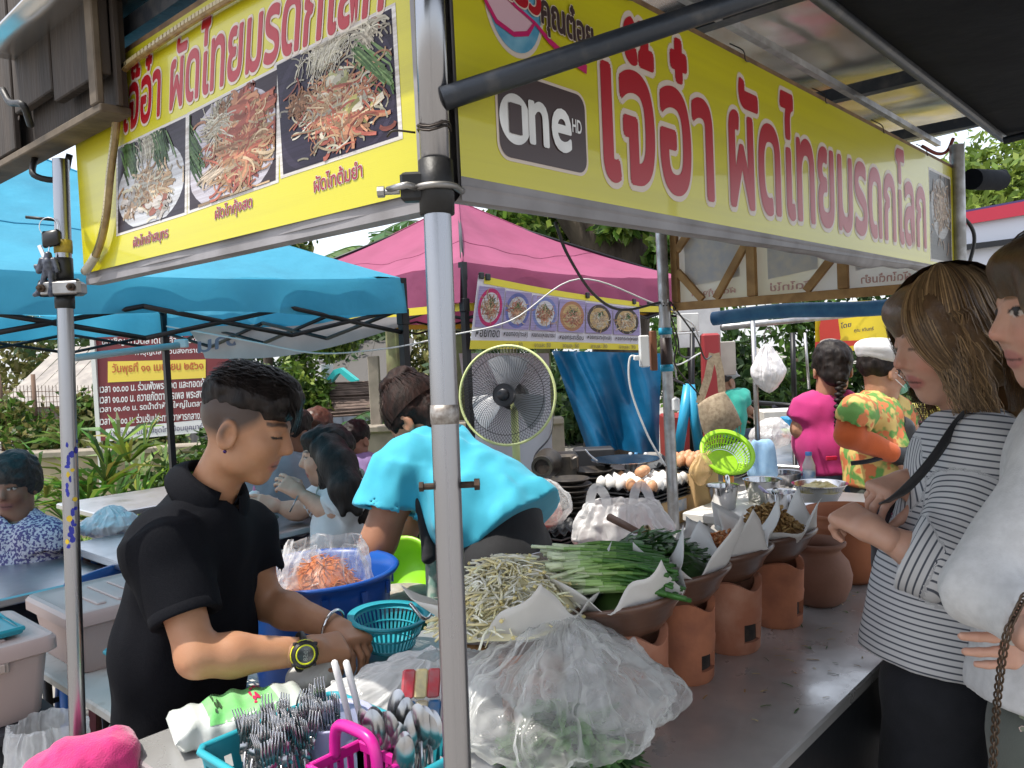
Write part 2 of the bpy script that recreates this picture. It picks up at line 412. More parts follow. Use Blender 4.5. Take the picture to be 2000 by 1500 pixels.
# ---------------------------------------------------------------- people
def head_frame(face, up=(0, 0, 1)):
    y = V(face).normalized(); x = y.cross(V(up)).normalized(); z = x.cross(y).normalized(); return np.array([x, y, z])
def head_mesh(c, M, s=1.0, neck=None, vox=0.0036, skin=(.42, .22, .13), lip=(.40, .13, .11), brow=(.02, .015, .012), eyes='down', nose=1.0, stubble=None, fat=1.0, lash=(.01, .008, .007), blush=None, neckr=0.054):
    c = np.array(c, float)
    def W(x, y, z): return c + (M[0] * x + M[1] * y + M[2] * z) * s
    S = SDF(vox)
    E = lambda x, y, z, r, k=.02, sub=False: S.ell(W(x, y, z), np.array(r) * s, M, k * s, sub)
    C = lambda a, b, ra, rb, k=.015: S.cap(W(*a), W(*b), ra * s, rb * s, k * s)
    E(0, -.018, .032, (.076 , .094, .086), .02)
    E(0, .022, -.030, (.060 * fat, .066, .078), .035)
    E(0, .052, -.095, (.022 * fat, .018, .017), .03)
    for q in (-1, 1):
        E(q * .046 * fat, .006, -.066, (.018, .028, .024), .03)
        E(q * .037 * fat, .056, -.022, (.024, .022, .024), .025)
        C((q * .012, .080, .029), (q * .040, .066, .031), .009, .008, .014)
        E(q * .031, .071, .012, (.0155, .013, .011), .006)
        C((q * .008, .086, -.028), (q * .0125, .084, -.029), .0085 * nose, .0075 * nose, .006)
        E(q * .0785, -.012, -.010, (.010, .022, .033), .008)
        E(q * .088, -.004, -.008, (.008, .012, .020), .006, True)
    C((0, .079, .020), (0, .100 , -.019), .0095 * nose, .0125 * nose, .012)
    C((-.017, .077, -.055), (.017, .077, -.055), .0055, .0055, .006); C((0, .0805, -.054), (0, .081, -.054), .0068, .0068, .006)
    C((-.013, .0755, -.067), (.013, .0755, -.067), .0068, .0068, .007)
    S.cap(W(-.02, .0875, -.061), W(.02, .0875, -.061), .003 * s, .003 * s, .003 * s, True)
    if neck is not None: S.cap(W(0, -.022, -.045), neck, neckr * s, neckr * 1.12 * s, .025 * s)
    v, f = S.mesh(1)
    l = ((v - c) @ M.T) / s; col = np.tile(np.array(skin, float), (len(v), 1))
    def paint(mask, cc, a=1.0):
        mk = np.clip(mask, 0, 1)[:, None] * a; col[:] = col * (1 - mk) + np.array(cc) * mk
    x, y, z = np.abs(l[:, 0]), l[:, 1], l[:, 2]
    if blush is not None: paint(1.3 - np.sqrt(((x - .042) / .026) ** 2 + ((z + .025) / .024) ** 2), blush, .45 * 1.0); paint((1.2 - np.sqrt((x / .014) ** 2 + ((z + .02) / .014) ** 2)) * (y > .09), blush, .5)
    paint((1.5 - np.sqrt((x / .0205) ** 2 + ((z + .0605) / .0115) ** 2)) * 3 * (y > .07), lip)
    paint((1.2 - np.abs(z + .0612) / .0022) * 3 * (y > .07) * (x < .022), np.array(lip) * .35)
    bz = .036 - 6 * (x - .030) ** 2
    paint((1.2 - np.abs(z - bz) / .0045) * 2 * (x > .010) * (x < .052) * (y > .045), brow, .85)
    if eyes == 'down':
        paint((1.2 - np.abs(z - (.006 + 3 * (x - .031) ** 2)) / .0026) * 3 * (x > .016) * (x < .048) * (y > .05), lash)
    else:
        paint((1.15 - np.sqrt(((x - .031) / .0145) ** 2 + ((z - .011) / .0058) ** 2)) * 6 * (y > .05), (.62, .58, .54))
        paint((1.1 - np.sqrt(((x - .031) / .0062) ** 2 + ((z - .011) / .0062) ** 2)) * 6 * (y > .05), (.02, .012, .008))
        paint((1.2 - np.abs(z - (.018 - 18 * (x - .031) ** 2)) / .0022) * 3 * (x > .015) * (x < .048) * (y > .05), lash)
    if stubble is not None: paint(np.clip((-(y - .035) + .02) / .02, 0, 1) * np.clip((z - (-.035 + np.clip((y + .02) * .9, 0, 1))) / .03, 0, 1) * (1 - np.exp(-((x - .082) / .004) ** 2) * ((z < .025) & (np.abs(y + .01) < .03))), stubble, .92)
    return v, f, col
def hand_mesh(wr, d, back, side, curl=(.5, .6, .5), thumb=.5, s=1.0, vox=0.0032, skin=(.42, .22, .13), nail=None, spread=1.0, grip=None):
    """wr wrist, d towards the fingers, back = normal of the back of the hand, side = direction of the thumb"""
    wr, d = V(wr), V(d).normalized(); n = V(back); n = (n - d * n.dot(d)).normalized(); t = d.cross(n); t = t if t.dot(V(side)) > 0 else -t
    S = SDF(vox); pl = .082 * s
    S.cap(wr - d * .03 * s, wr + d * .02 * s, .025 * s, .026 * s, .02)
    for q, w in ((-.026, .0135), (-.009, .0145), (.009, .015), (.026, .0145)):
        S.cap(wr + d * .018 * s + t * q * .6 * s, wr + d * pl + t * q * s + n * .002 * s, (w + .002) * s, w * .86 * s, .012 * s)
    tips = []
    for i, (q, L, w) in enumerate(((.0285, .076, .0088), (.0095, .083, .0091), (-.0095, .077, .0087), (-.0275, .060, .0078))):
        p = wr + d * (pl - (.004 if i in (0, 2) else (.012 if i == 3 else 0))) * s + t * q * s; a = 0.0
        dv = (d + t * (q * 4 * spread)).normalized(); axis = t
        for j, (fr, cu) in enumerate(((.46, curl[0]), (.30, curl[1]), (.24, curl[2]))):
            a += cu * (1 + (.15 * (i - 1)))
            e = (dv * math.cos(a) - n * math.sin(a)); r0 = w * (1 - .1 * j) * s; p2 = p + e * L * fr * s
            S.cap(p, p2, r0, r0 * .9, .004 * s); p = p2
        tips.append((p, e))
    b = wr + d * .022 * s + t * .024 * s - n * .008 * s; td = (d * .62 + t * .62 - n * (.25 + .5 * thumb)).normalized()
    m = b + td * .042 * s; td2 = (d * .9 + t * (.35 - .75 * thumb) - n * (.2 + .5 * thumb)).normalized(); e = m + td2 * .033 * s; td3 = (td2 - t * .25 * thumb).normalized()
    S.cap(b, m, .0155 * s, .0115 * s, .014 * s); S.cap(m, e, .011 * s, .0102 * s, .004 * s); S.cap(e, e + td3 * .022 * s, .0102 * s, .0085 * s, .004 * s)
    tips.append((e + td3 * .022 * s, td3))
    v, f = S.mesh(1); col = np.tile(np.array(skin, float), (len(v), 1))
    if nail is not None:
        for (p, e) in tips:
            m_ = np.linalg.norm(v - np.array(p + n * .006 * s + e * .004 * s), axis=1) < .0075 * s; col[m_] = nail
    return v, f, col
SKIN = {}
def skin_mat():
    return mat('skin', (1.03, 1.0, .98), .42, col2=(.88, .80, .77), nscale=22, ndetail=7, lo=.3, hi=.72, attr='Col', bump=.22, bscale=420, bdist=.0012, sss=.15, spec=.45, rough2=.56)
def cloth(name, col, col2=None, nscale=14, rough=.85, **k):
    return mat(name, col, rough, col2=col2 or tuple(c * .8 for c in col), nscale=nscale, bump=k.pop('bump', .35), bscale=k.pop('bscale', 260), bdist=.002, sheen=k.pop('sheen', .15), **k)
def strands(name, paths, w, m, parent, nrmc, colors=None, taper=.35):
    b = MB()
    for i, p in enumerate(paths):
        if colors is not None: b.col = colors[i]
        k = len(p); nr = (V(p[k // 2]) - V(nrmc)).normalized()
        b.ribbon(p, [w * (1 if j < k * .6 else (1 - (1 - taper) * (j / (k - 1) - .6) / .4)) for j in range(k)], nr)
    return b.build(name, m, parent, smooth=True, colors=colors is not None)
RH = V((math.sin(YAW), -math.cos(YAW), 0)); FH = V((math.cos(YAW), math.sin(YAW), 0)); UP = V((0, 0, 1))
def cdir(r, f, u=0.0): return (RH * r + FH * f + UP * u).normalized()
def armchain(S, sh, el, wr, s, k=.02, r=(.047, .041, .037, .040, .026)):
    S.cap(sh, lerp(sh, el, .45), r[0] * s, r[1] * s, k); S.cap(lerp(sh, el, .45), el, r[1] * s, r[2] * s, k)
    S.cap(el, lerp(el, wr, .32), r[2] * s, r[3] * s, k); S.cap(lerp(el, wr, .32), wr, r[3] * s, r[4] * s, k)
def body_of(root, J, skin, vb=.009, vh=.0036, vn=.0034, head={}, s=1.0, build=1.0, bare=True):
    S = SDF(vb); ch, wa, pe, sd = J['chest'], J['waist'], J['pelvis'], J['side']; b = build
    S.ecap(ch, wa, sd, .125 * b, .075 * b, .105 * b, .072 * b, .04); S.ecap(wa, pe, sd, .105 * b, .072 * b, .125 * b, .08 * b, .04)
    S.cap(ch, J['neck'], .07 * s, .05 * s, .04)
    for i in (0, 1):
        if J.get('sh'):
            S.cap(lerp(ch, J['neck'], .4), J['sh'][i], .06 * s, .046 * s, .03)
            armchain(S, J['sh'][i], J['el'][i], J['wr'][i], s, r=J.get('armr', (.047, .041, .037, .040, .026)))
        if J.get('kn'):
            hp = pe + V(sd).normalized() * (.07 if i == 0 else -.07) * b - UP * .03
            S.cap(hp, J['kn'][i], .07 * b, .05 * s, .03); S.cap(J['kn'][i], lerp(J['kn'][i], J['an'][i], .3), .048 * s, .052 * s, .02); S.cap(lerp(J['kn'][i], J['an'][i], .3), J['an'][i], .052 * s, .034 * s, .02)
            fd = V(J.get('foot', (1, 0, 0))).normalized(); S.cap(J['an'][i] - UP * .04, J['an'][i] + fd * .15 - UP * .055, .035, .026, .02)
    v, f = S.mesh(1); parts = [(v, f, skin)]
    M = head_frame(J['face'], J.get('up', (0, 0, 1)))
    hv = head_mesh(J['head'], M, J.get('hs', 1.0), J['neck'], vh, skin, **head); parts.append(hv)
    for i in (0, 1):
        h = J.get('hand', {}).get(i)
        if h: parts.append(hand_mesh(J['wr'][i], h[0], h[1], h[2], *h[3:5], s=J.get('hands', s), vox=vn, skin=skin, nail=J.get('nail')))
    v, f, c = joinm(parts)
    mesh_obj('body', v, f, skin_mat(), root, True, c); return M
def shirt(root, J, m, vs=.007, loose=.018, hem=None, sleeve=.55, name='shirt', noise=.006, s=1.0, build=1.0, flare=.02, neckcut=None, chestw=(.15, .1), hipw=(.15, .11), wrinkle=11, seed=3, sleevelen=None, arm_r=.05, fattr=False, nk=.5, belly=0):
    S = SDF(vs); ch, wa, pe, sd = J['chest'], J['waist'], J['pelvis'], J['side']; b = build
    hem = hem if hem is not None else pe
    S.ecap(ch, wa, sd, chestw[0] * b + loose * .5, chestw[1] * b + loose * .5, lerp(chestw[0], hipw[0], .4) * b + loose, lerp(chestw[1], hipw[1], .4) * b + loose, .05)
    S.ecap(wa, hem, sd, lerp(chestw[0], hipw[0], .4) * b + loose, lerp(chestw[1], hipw[1], .4) * b + loose, hipw[0] * b + loose, hipw[1] * b + loose, .05)
    if belly: S.ell(lerp(wa, hem, .3) + V(J.get('bodyf', J['face'])) * .05, (belly,) * 3, None, .08)
    S.cap(lerp(ch, J['neck'], .15), lerp(ch, J['neck'], .75), .085 * b, .068 * s, .05)
    for i in (0, 1):
        sh, el, wr = J['sh'][i], J['el'][i], J['wr'][i]
        S.cap(lerp(ch, J['neck'], .3), sh, .078 * b, (arm_r + .022) * s, .05)
        if sleeve <= 1:
            e = lerp(sh, el, sleeve); S.cap(sh, e, (arm_r + .020) * s, (arm_r + flare) * s, .03, flat=False) if False else S.cap(lerp(sh, el, -.02), e, (arm_r + .022) * s, (arm_r + flare) * s, .03, flat=True)
            S.cap(lerp(sh, el, sleeve - .12), lerp(sh, el, sleeve + .04), (arm_r + flare - .012) * s, (arm_r + flare - .012) * s, .004, sub=True, flat=True)
        else:
            e = lerp(el, wr, sleeve - 1); S.cap(sh, el, (arm_r + .018) * s, (arm_r + .008) * s, .03); S.cap(el, e, (arm_r + .008) * s, (arm_r + flare - .01) * s, .03, flat=True)
            S.cap(lerp(el, wr, sleeve - 1 - .1), lerp(el, wr, sleeve - 1 + .05), (arm_r + flare - .024) * s, (arm_r + flare - .024) * s, .004, sub=True, flat=True)
    S.cap(lerp(ch, J['neck'], nk), J['neck'] + (J['neck'] - ch) * .6, .062 * s, .075 * s, .006, sub=True)
    S.noise(noise, wrinkle, seed, (1, 1, .45)); S.noise(noise * .5, wrinkle * 2.3, seed + 1, (1, 1, .5))
    ax = (pe - ch).normalized(); S.plane(hem + ax * .02, ax)
    v, f = S.mesh(2); st = None
    if fattr:   # runs along the torso on the body and along the sleeve on the arms
        tor = (v - np.array(ch)) @ np.array(ax); st = tor.copy()
        for i in (0, 1):
            sh, el, wr = (np.array(q) for q in (J['sh'][i], J['el'][i], J['wr'][i]))
            d1 = el - sh; t1 = np.clip(((v - sh) @ d1) / (d1 @ d1), 0, 1); e1 = np.linalg.norm(v - sh - t1[:, None] * d1, axis=1)
            d2 = wr - el; t2 = np.clip(((v - el) @ d2) / (d2 @ d2), 0, 1); e2 = np.linalg.norm(v - el - t2[:, None] * d2, axis=1)
            L1, L2 = np.linalg.norm(d1), np.linalg.norm(d2); on1 = (e1 < .085 * s) & (t1 > .3); on2 = (e2 < .085 * s) & (t2 > .05) & (e2 < e1)
            st[on1] = ((v - sh) @ d1 / L1)[on1]; st[on2] = (L1 + (v - el) @ d2 / L2)[on2]
    return mesh_obj(name, v, f, m, root, True, fattr=st)
def trousers(root, J, m, vs=.009, leg=1.0, name='trousers', build=1.0, r0=.095, r1=.07, s=1.0, noise=.005, waist=None):
    S = SDF(vs); pe, sd = J['pelvis'], V(J['side']).normalized(); b = build; wa = waist or lerp(J['waist'], pe, .6)
    S.ecap(wa, pe - UP * .02, sd, .125 * b, .09 * b, .155 * b, .115 * b, .04)
    for i in (0, 1):
        hp = pe + sd * (.075 if i == 0 else -.075) * b - UP * .03; kn, an = J['kn'][i], J['an'][i]
        if leg <= 1: S.cap(hp, lerp(hp, kn, leg), r0 * b, lerp(r0, r1, leg) * b + .008, .03, flat=True); S.ell(hp, (r0 * b,) * 3, None, .03)
        else: S.cap(hp, kn, r0 * b, r1 * b, .03); S.cap(kn, lerp(kn, an, leg - 1), r1 * b, r1 * b * .85, .02)
    S.noise(noise, 12, 21, (1, 1, .5)); v, f = S.mesh(2); return mesh_obj(name, v, f, m, root, True)
def hairmass(root, c, M, s, prims, m, vox=.005, noise=.006, scale=45, seed=5, name='hair', cuts=(), aniso=(1, 1, 1)):
    S = SDF(vox); c = np.array(c, float)
    for (o, r, k) in prims: S.ell(c + (M[0] * o[0] + M[1] * o[1] + M[2] * o[2]) * s, np.array(r) * s, M, k)
    for (o, n) in cuts: S.plane(c + (M[0] * o[0] + M[1] * o[1] + M[2] * o[2]) * s, M[0] * n[0] + M[1] * n[1] + M[2] * n[2])
    S.noise(noise, scale, seed, aniso); S.noise(noise * .6, scale * 2.2, seed + 1, aniso)
    v, f = S.mesh(1); return mesh_obj(name, v, f, m, root, True)
def hairmat(name, a, b, rough=.42):
    return mat(name, a, rough, col2=b, nscale=60, stretch=(1, 1, .18), bump=.6, bscale=160, bdist=.003, spec=.22)

# ---------------------------------------------------------------- the young vendor in a black polo shirt
def make_boy():
    root = thing('person', 'young person in black polo shirt and digital watch, wrapping food behind the steel counter', 'person', (.82, 1.72, 0))
    sk = (.43, .225, .125); tf = cdir(.82, -.57); side = UP.cross(tf).normalized() * -1        # side: towards the near arm
    z = 1.70
    J = dict(face=cdir(.98, -.07, -.33), up=UP, head=P(484, 838, 1.68), hs=.93, neck=P(414, 960, 1.70), side=side,
             chest=P(392, 1072, 1.72), waist=P(370, 1255, 1.74), pelvis=P(350, 1420, 1.76),
             sh=(P(322, 1062, 1.60), P(478, 1030, 1.84)), el=(P(385, 1283, 1.53), P(520, 1178, 1.88)), wr=(P(595, 1272, 1.62), P(655, 1225, 1.80)),
             kn=(P(335, 1420, 1.76) - UP * .38 + tf * .04 + side * .08, P(335, 1420, 1.76) - UP * .38 + tf * .02 - side * .08), foot=tf, armr=(.045, .041, .037, .040, .027))
    J['an'] = (V((J['kn'][0].x, J['kn'][0].y, .08)), V((J['kn'][1].x, J['kn'][1].y, .08)))
    d0 = (P(672, 1262, 1.68) - J['wr'][0]).normalized()
    J['hand'] = {0: (d0, cdir(.10, -.50, .85), FH, (.80, 1.0, .7), .6), 1: ((P(712, 1262, 1.73) - J['wr'][1]).normalized(), cdir(.45, -.25, .85), cdir(-.5, -.9), (.55, .8, .6), .5)}
    M = body_of(root, J, sk, .007, .0032, .003, dict(stubble=(.035, .028, .026), nose=1.0, fat=1.05, lip=(.37, .16, .115), neckr=.049), s=1.0, build=1.0)
    polo = cloth('black_pique', (.0045, .005, .0075), (.007, .0075, .010), 300, .85, bump=.4, bscale=500, sheen=0.0, spec=.10)
    SH = shirt(root, J, polo, .0062, .012, sleeve=.66, build=.89, flare=.017, chestw=(.150, .104), hipw=(.150, .114), noise=.009, wrinkle=10, arm_r=.047, name='polo_shirt', hem=P(346, 1475, 1.765), nk=.72)
    for i in (0,):   # ribbed sleeve band of the near arm
        sh, el = J['sh'][i], J['el'][i]; a, b = lerp(sh, el, .57), lerp(sh, el, .675); x = (el - sh).normalized(); mb = MB()
        mb.lathe([(.0625, 0), (.0665, .004), (.0660, (b - a).length * .8), (.0645, (b - a).length), (.043, (b - a).length - .006)], a, 40, x, wob=.008, seed=i)
        mb.build('sleeve_band', polo, SH, True)
    # collar: two leaves lying on the shirt
    nk = J['neck']; nd = (np.array(J['head']) - np.array(nk)); nd = V(nd).normalized(); mb = MB()
    xx = (tf - nd * tf.dot(nd)).normalized(); yy = nd.cross(xx)
    def colr(u, v):
        g = (u - .5) * 2 * R(158); r = .060 + .006 * math.cos(g); drop = .045 + .035 * abs(g / R(158)) ** 2.5
        p = nk + nd * .004 + xx * (-r * math.cos(g)) + yy * (r * math.sin(g))
        o = (xx * -math.cos(g) + yy * math.sin(g)); h = math.sin(min(v * 1.6, 1) * math.pi / 2)
        if v < .35: return p + nd * (.030 * v / .35) + o * .002
        w = (v - .35) / .65; return p + nd * (.030 - drop * w ** 1.1) + o * (.003 + .020 * math.sin(w * 2.0) + .012 * w)
    mb.grid(colr, 40, 8); o = mb.build('collar', polo, SH, True)
    so = o.modifiers.new('thick', 'SOLIDIFY'); so.thickness = .003
    denim = cloth('dark_trousers', (.015, .015, .02)); trousers(root, J, denim, .010, 1.95, build=1.0)
    # hair: dense dark crop on top, clipped sides
    hm = hairmat('black_hair', (.008, .006, .006), (.022, .016, .014), .52)
    hb = hairmass(root, J['head'], M, .93, [((0, -.012, .072), (.076, .098, .058), .02), ((0, .055, .072), (.060, .040, .040), .02), ((0, .02, .095), (.066, .08, .042), .02), ((0, -.07, .06), (.058, .04, .055), .02)], hm, .0042, .006, 55, 9)
    rr = random.Random(4); paths = []; c = V(J['head']); X, Y, Z = (V(M[i]) for i in range(3)); s = .93
    for i in range(1500):
        a = rr.uniform(-1, 1); y0 = rr.uniform(-.10, .07); ln = rr.uniform(.035, .07); p = []
        th = a * 1.25; sw = rr.uniform(-.35, .35); lift = rr.uniform(.0, .012)
        for j in range(6):
            t = j / 5; yy_ = y0 + ln * t; q = max(0, 1 - ((yy_ + .012) / .108) ** 2) ** .5 if abs((yy_ + .012) / .108) < 1 else 0
            rx, rz = .079 * (.35 + .65 * q), .06 * (.3 + .7 * q) + .008
            tt = th + sw * t * .5; zz = .074 + rz * math.cos(tt) + lift * math.sin(t * 3.1)
            if yy_ > .085: zz -= (yy_ - .085) * 1.6
            p.append(c + (X * (rx * math.sin(tt)) + Y * min(yy_, .105) + Z * zz) * s)
        paths.append(p)
    strands('hair_strands', paths, .0030, hm, hb, c, taper=.15)
    # digital watch with yellow edge, steel bangle, ear stud
    w0 = lerp(J['el'][0], J['wr'][0], .955); wx = (J['wr'][0] - J['el'][0]).normalized()
    wn = cdir(.10, -.97, .22); wn = (wn - wx * wn.dot(wx)).normalized(); wy = wx.cross(wn)
    wt = thing('digital_watch', 'chunky black digital watch with yellow edge on the wrist of person in black polo', 'watch', w0)
    blk = mat('black_resin', (.012, .012, .013), .42); yel = mat('yellow_resin', (.62, .66, .02), .4); lcd = mat('watch_glass', (.05, .06, .06), .12, spec=.8)
    mb = MB(); mb.tube([w0 + (wn * math.cos(t) + wy * math.sin(t)) * (.033) for t in [k * 6.2832 / 28 for k in range(28)]], .0070, 8, closed=True); mb.build('strap', blk, wt, True)
    mb = MB(); fc = w0 + wn * .039
    mb.lathe([(.0245, -.008), (.026, -.004), (.026, .004), (.022, .008), (.0175, .008)], fc, 16, wn, wy, cap0=True); cs = mb.build('case', blk, wt, True, auto=30)
    mb = MB(); mb.lathe([(.0275, -.004), (.0285, 0), (.0275, .003)], fc, 16, wn, wy); mb.build('yellow_edge', yel, wt, True)
    mb = MB(); mb.tube([fc + wn * .0085 + (wx * math.cos(t) + wy * math.sin(t)) * .0178 for t in [k * 6.2832 / 24 for k in range(24)]], .0016, 6, closed=True); mb.build('bezel_ring', yel, cs, True)
    mb = MB(); mb.lathe([(.0176, .0072), (.010, .0078), (.0001, .0079)], fc, 24, wn, wy); mb.build('dial', lcd, wt, True)
    g = mat('lcd_digit', (.22, .24, .22), .4); text_fit('digits', '10:58', fc + wn * .0083 - wy * .011 - wx * -.004, fc + wn * .0083 + wy * .011 + wx * .004, fc + wn * .0083 - wy * .011 - wx * .004, g, wt, .0002, .02)
    mb = MB()
    for k in range(4):
        t = R(45 + 90 * k); mb.box(fc + (wx * math.cos(t) + wy * math.sin(t)) * .027, (.009, .007, .008), wx, None, wn, .0015)
    mb.build('button', blk, wt)['kind'] = 'stuff'
    b0 = lerp(J['el'][1], J['wr'][1], .97); bx = (J['wr'][1] - J['el'][1]).normalized(); a1, a2, _ = frame(bx); mb = MB()
    mb.tube([b0 + (a1 * math.cos(t) + a2 * math.sin(t)) * .037 for t in [k * 6.2832 / 30 for k in range(30)]], .0035, 8, closed=True)
    mb.build('bangle', mat('polished_steel', (.75, .75, .76), .16, 1.0), None, True, label='plain steel bangle on the bare wrist of person in black polo', cat='bangle')
    mb = MB(); q = V(J['head']) + (X * .088 + Y * -.004 + Z * -.042) * s; mb.lathe([(.0001, .003), (.003, .002), (.004, -.001), (.002, -.004)], q, 10, X); mb.build('ear_stud', mat('stud', (.05, .02, .12), .15, .6), root, True)
    return J
BOY = make_boy()
# ================================================================ the stall: poles, roofs, printed signs, counter
CT = 0.84                                             # counter height
STEEL = mat('brushed_steel', (.34, .34, .355), .13, 1.0, col2=(.36, .36, .385), nscale=5, rough2=.38, bump=.06, bscale=60, stretch=(1, 1, .15), bdist=.002)
GALV = mat('galvanised_pipe', (.42, .42, .43), .38, 1.0, col2=(.28, .27, .26), nscale=22, rough2=.55, bump=.1, bscale=90)
DARKPIPE = mat('dark_painted_pipe', (.035, .042, .055), .42, .4, col2=(.085, .085, .088), nscale=30, lo=.5, hi=.75, bump=.15, bscale=120)
BLACKM = mat('black_metal', (.012, .012, .013), .45, .2); TAPE = mat('black_tape', (.008, .008, .009), .5, bump=.3, bscale=60)
RUST = mat('rusty_bolt', (.10, .06, .04), .7, .5, col2=(.03, .025, .02), nscale=60)
WHITE = mat('white_plastic', (.72, .72, .72), .35); WIRE = mat('wire', (.05, .04, .035), .5, .6)
def pole_line(a, b, z):   # the point of the line a-b at height z
    t = (z - a.z) / (b.z - a.z); return a + (b - a) * t
def make_pole(label, a, b, top, r, m=STEEL, bot=0.0):
    p0, p1 = pole_line(a, b, bot), pole_line(a, b, top)
    t = thing('stall_pole', label, 'pole', p0, 'poles of the noodle stall')
    mb = MB(); mb.tube([p0, lerp(p0, p1, .4), p1], r, 28); mb.build('pipe', m, t, True, auto=40)
    mb = MB(); mb.lathe([(r + .012, 0), (r + .012, .006), (r + .003, .012)], p0, 20, cap0=True); mb.build('foot', BLACKM, t)
    return t, p0, p1
def band(parent, name, c, ax, r, h, m, n=24):
    mb = MB(); mb.lathe([(r - .004, -h / 2), (r, -h / 2 + .001), (r + .0005, 0), (r, h / 2 - .001), (r - .004, h / 2)], c, n, ax, wob=.006); return mb.build(name, m, parent, True)
# corner pole towards the customers
A, B = P(850, 300, .853), P(892, 1450, .853)
mp, m0, m1 = make_pole('thick steel corner pole where the two yellow signs meet', A, B, 2.12, .0146)
ax = (m1 - m0).normalized(); cl = pole_line(A, B, 1.69)
band(mp, 'upper_sleeve', pole_line(A, B, 1.92), ax, .0160, .40, STEEL, 32)
band(mp, 'tape', cl + ax * .003, ax, .0182, .058, TAPE)
for dz in (.004,):
    mb = MB(); c = cl - ax * -.002; pts = [c + RH * (-.05) - FH * .006, c + RH * (-.028) - FH * .026]
    for k in range(9): g = R(-160 + 170 * k / 8 + 60); pts.append(c + (RH * math.sin(R(-70 + 20 * k)) - FH * math.cos(R(-70 + 20 * k))) * .0215)
    pts.append(c + RH * .026 + FH * .02); mb.tube(smoothpath(pts, 30), .0036, 8); mb.build('u_bolt', GALV, mp, True)
mb = MB(); mb.box(cl + RH * -.022 - FH * .002 + UP * .004, (.03, .018, .030), RH, None, UP, .003); mb.build('clamp_block', BLACKM, mp)
mb = MB(); mb.lathe([(.0001, -.012), (.006, -.011), (.006, -.004), (.0035, -.003), (.0035, .012)], cl + RH * -.05 - FH * .006, 8, RH); mb.build('nut', GALV, mp, True, auto=30)
mb = MB(); bz = pole_line(A, B, 1.38)
mb.tube([bz - RH * .028, bz + RH * .030], .0035, 10); mb.lathe([(.0001, 0), (.0065, .0005), (.0065, .006), (.0001, .0065)], bz + RH * .028, 6, RH); mb.lathe([(.0001, 0), (.0055, .0005), (.0055, .005), (.0001, .0055)], bz - RH * .030, 6, RH)
mb.build('through_bolt', RUST, mp, False)
band(mp, 'scratched_ring', pole_line(A, B, 1.455), ax, .0149, .022, mat('scratched_ring', (.24, .21, .19), .6, .8, col2=(.4, .38, .36), nscale=200))
mb = MB(); wz = pole_line(A, B, 1.752)
for q in range(2): mb.tube([wz + UP * (.004 * q + .003 * math.sin(k * 1.1)) + (RH * math.cos(k * .45) + FH * math.sin(k * .45)) * .0175 for k in range(15)], .0012, 5)
mb.tube(smoothpath([wz - RH * .02, wz - RH * .042 - FH * .004 + UP * .002, wz - RH * .05 - FH * .003 - UP * .004], 8), .0012, 5); mb.build('tie_wire', WIRE, mp, True)
# corner pole on the boy's side
A2, B2 = P(121, 400, 1.49), P(151, 1400, 1.49)
lp, l0, l1 = make_pole('steel pole at the counter corner with peeling blue sticker and key ring', A2, B2, 1.905, .0140)
ax2 = (l1 - l0).normalized()
band(lp, 'coupling_tape', pole_line(A2, B2, 1.645), ax2, .0165, .028, TAPE); band(lp, 'upper_tape', pole_line(A2, B2, 1.70), ax2, .0155, .05, TAPE)
band(lp, 'yellow_band', pole_line(A2, B2, 1.745), ax2, .0152, .026, mat('yellow_band', (.45, .33, .03), .6, col2=(.2, .15, .05), nscale=50))
c = pole_line(A2, B2, 1.668); mb = MB(); mb.box(c - FH * .02 + RH * .002, (.078, .012, .03), RH, None, UP, .006); mb.box(c + FH * .012, (.06, .03, .026), RH, None, UP, .005); mb.build('clamp_plate', GALV, lp, False)
for q in (-.026, .028):
    mb = MB(); mb.lathe([(.0001, .0), (.0075, .001), (.0075, .007), (.0045, .0075), (.004, .014), (.0001, .0145)], c - FH * .026 + RH * q, 6, -FH); mb.build('clamp_bolt', RUST, lp)
bs = mat('blue_sticker', (.012, .02, .30), .4); ys = mat('yellow_sticker', (.6, .42, .02), .4); rr = random.Random(2)
for (y0, n_) in ((860, 6), (910, 8), (990, 7), (1030, 5)):
    for k in range(n_):
        y = y0 + k * 9 + rr.uniform(-3, 3); x = 146 + rr.uniform(-7, 8); mb = MB(); rad = math.asin(max(-1, min(1, (x - (121 + (y - 400) * .03)) / 17.5)))
        cc = pole_line(A2, B2, P(130, y, 1.49).z) ; sx = RH * math.sin(rad) - FH * math.cos(rad); tx = RH * math.cos(rad) + FH * math.sin(rad)
        w, h = rr.uniform(.003, .006), rr.uniform(.003, .008); mb.poly([cc + sx * .0145 + tx * (w * math.cos(t + rr.uniform(-.3, .3))) * rr.uniform(.6, 1.1) + UP * (h * math.sin(t)) for t in [q_ * 6.28 / 7 for q_ in range(7)]])
        mb.build('sticker_scrap', ys if rr.random() < .22 else bs, lp)
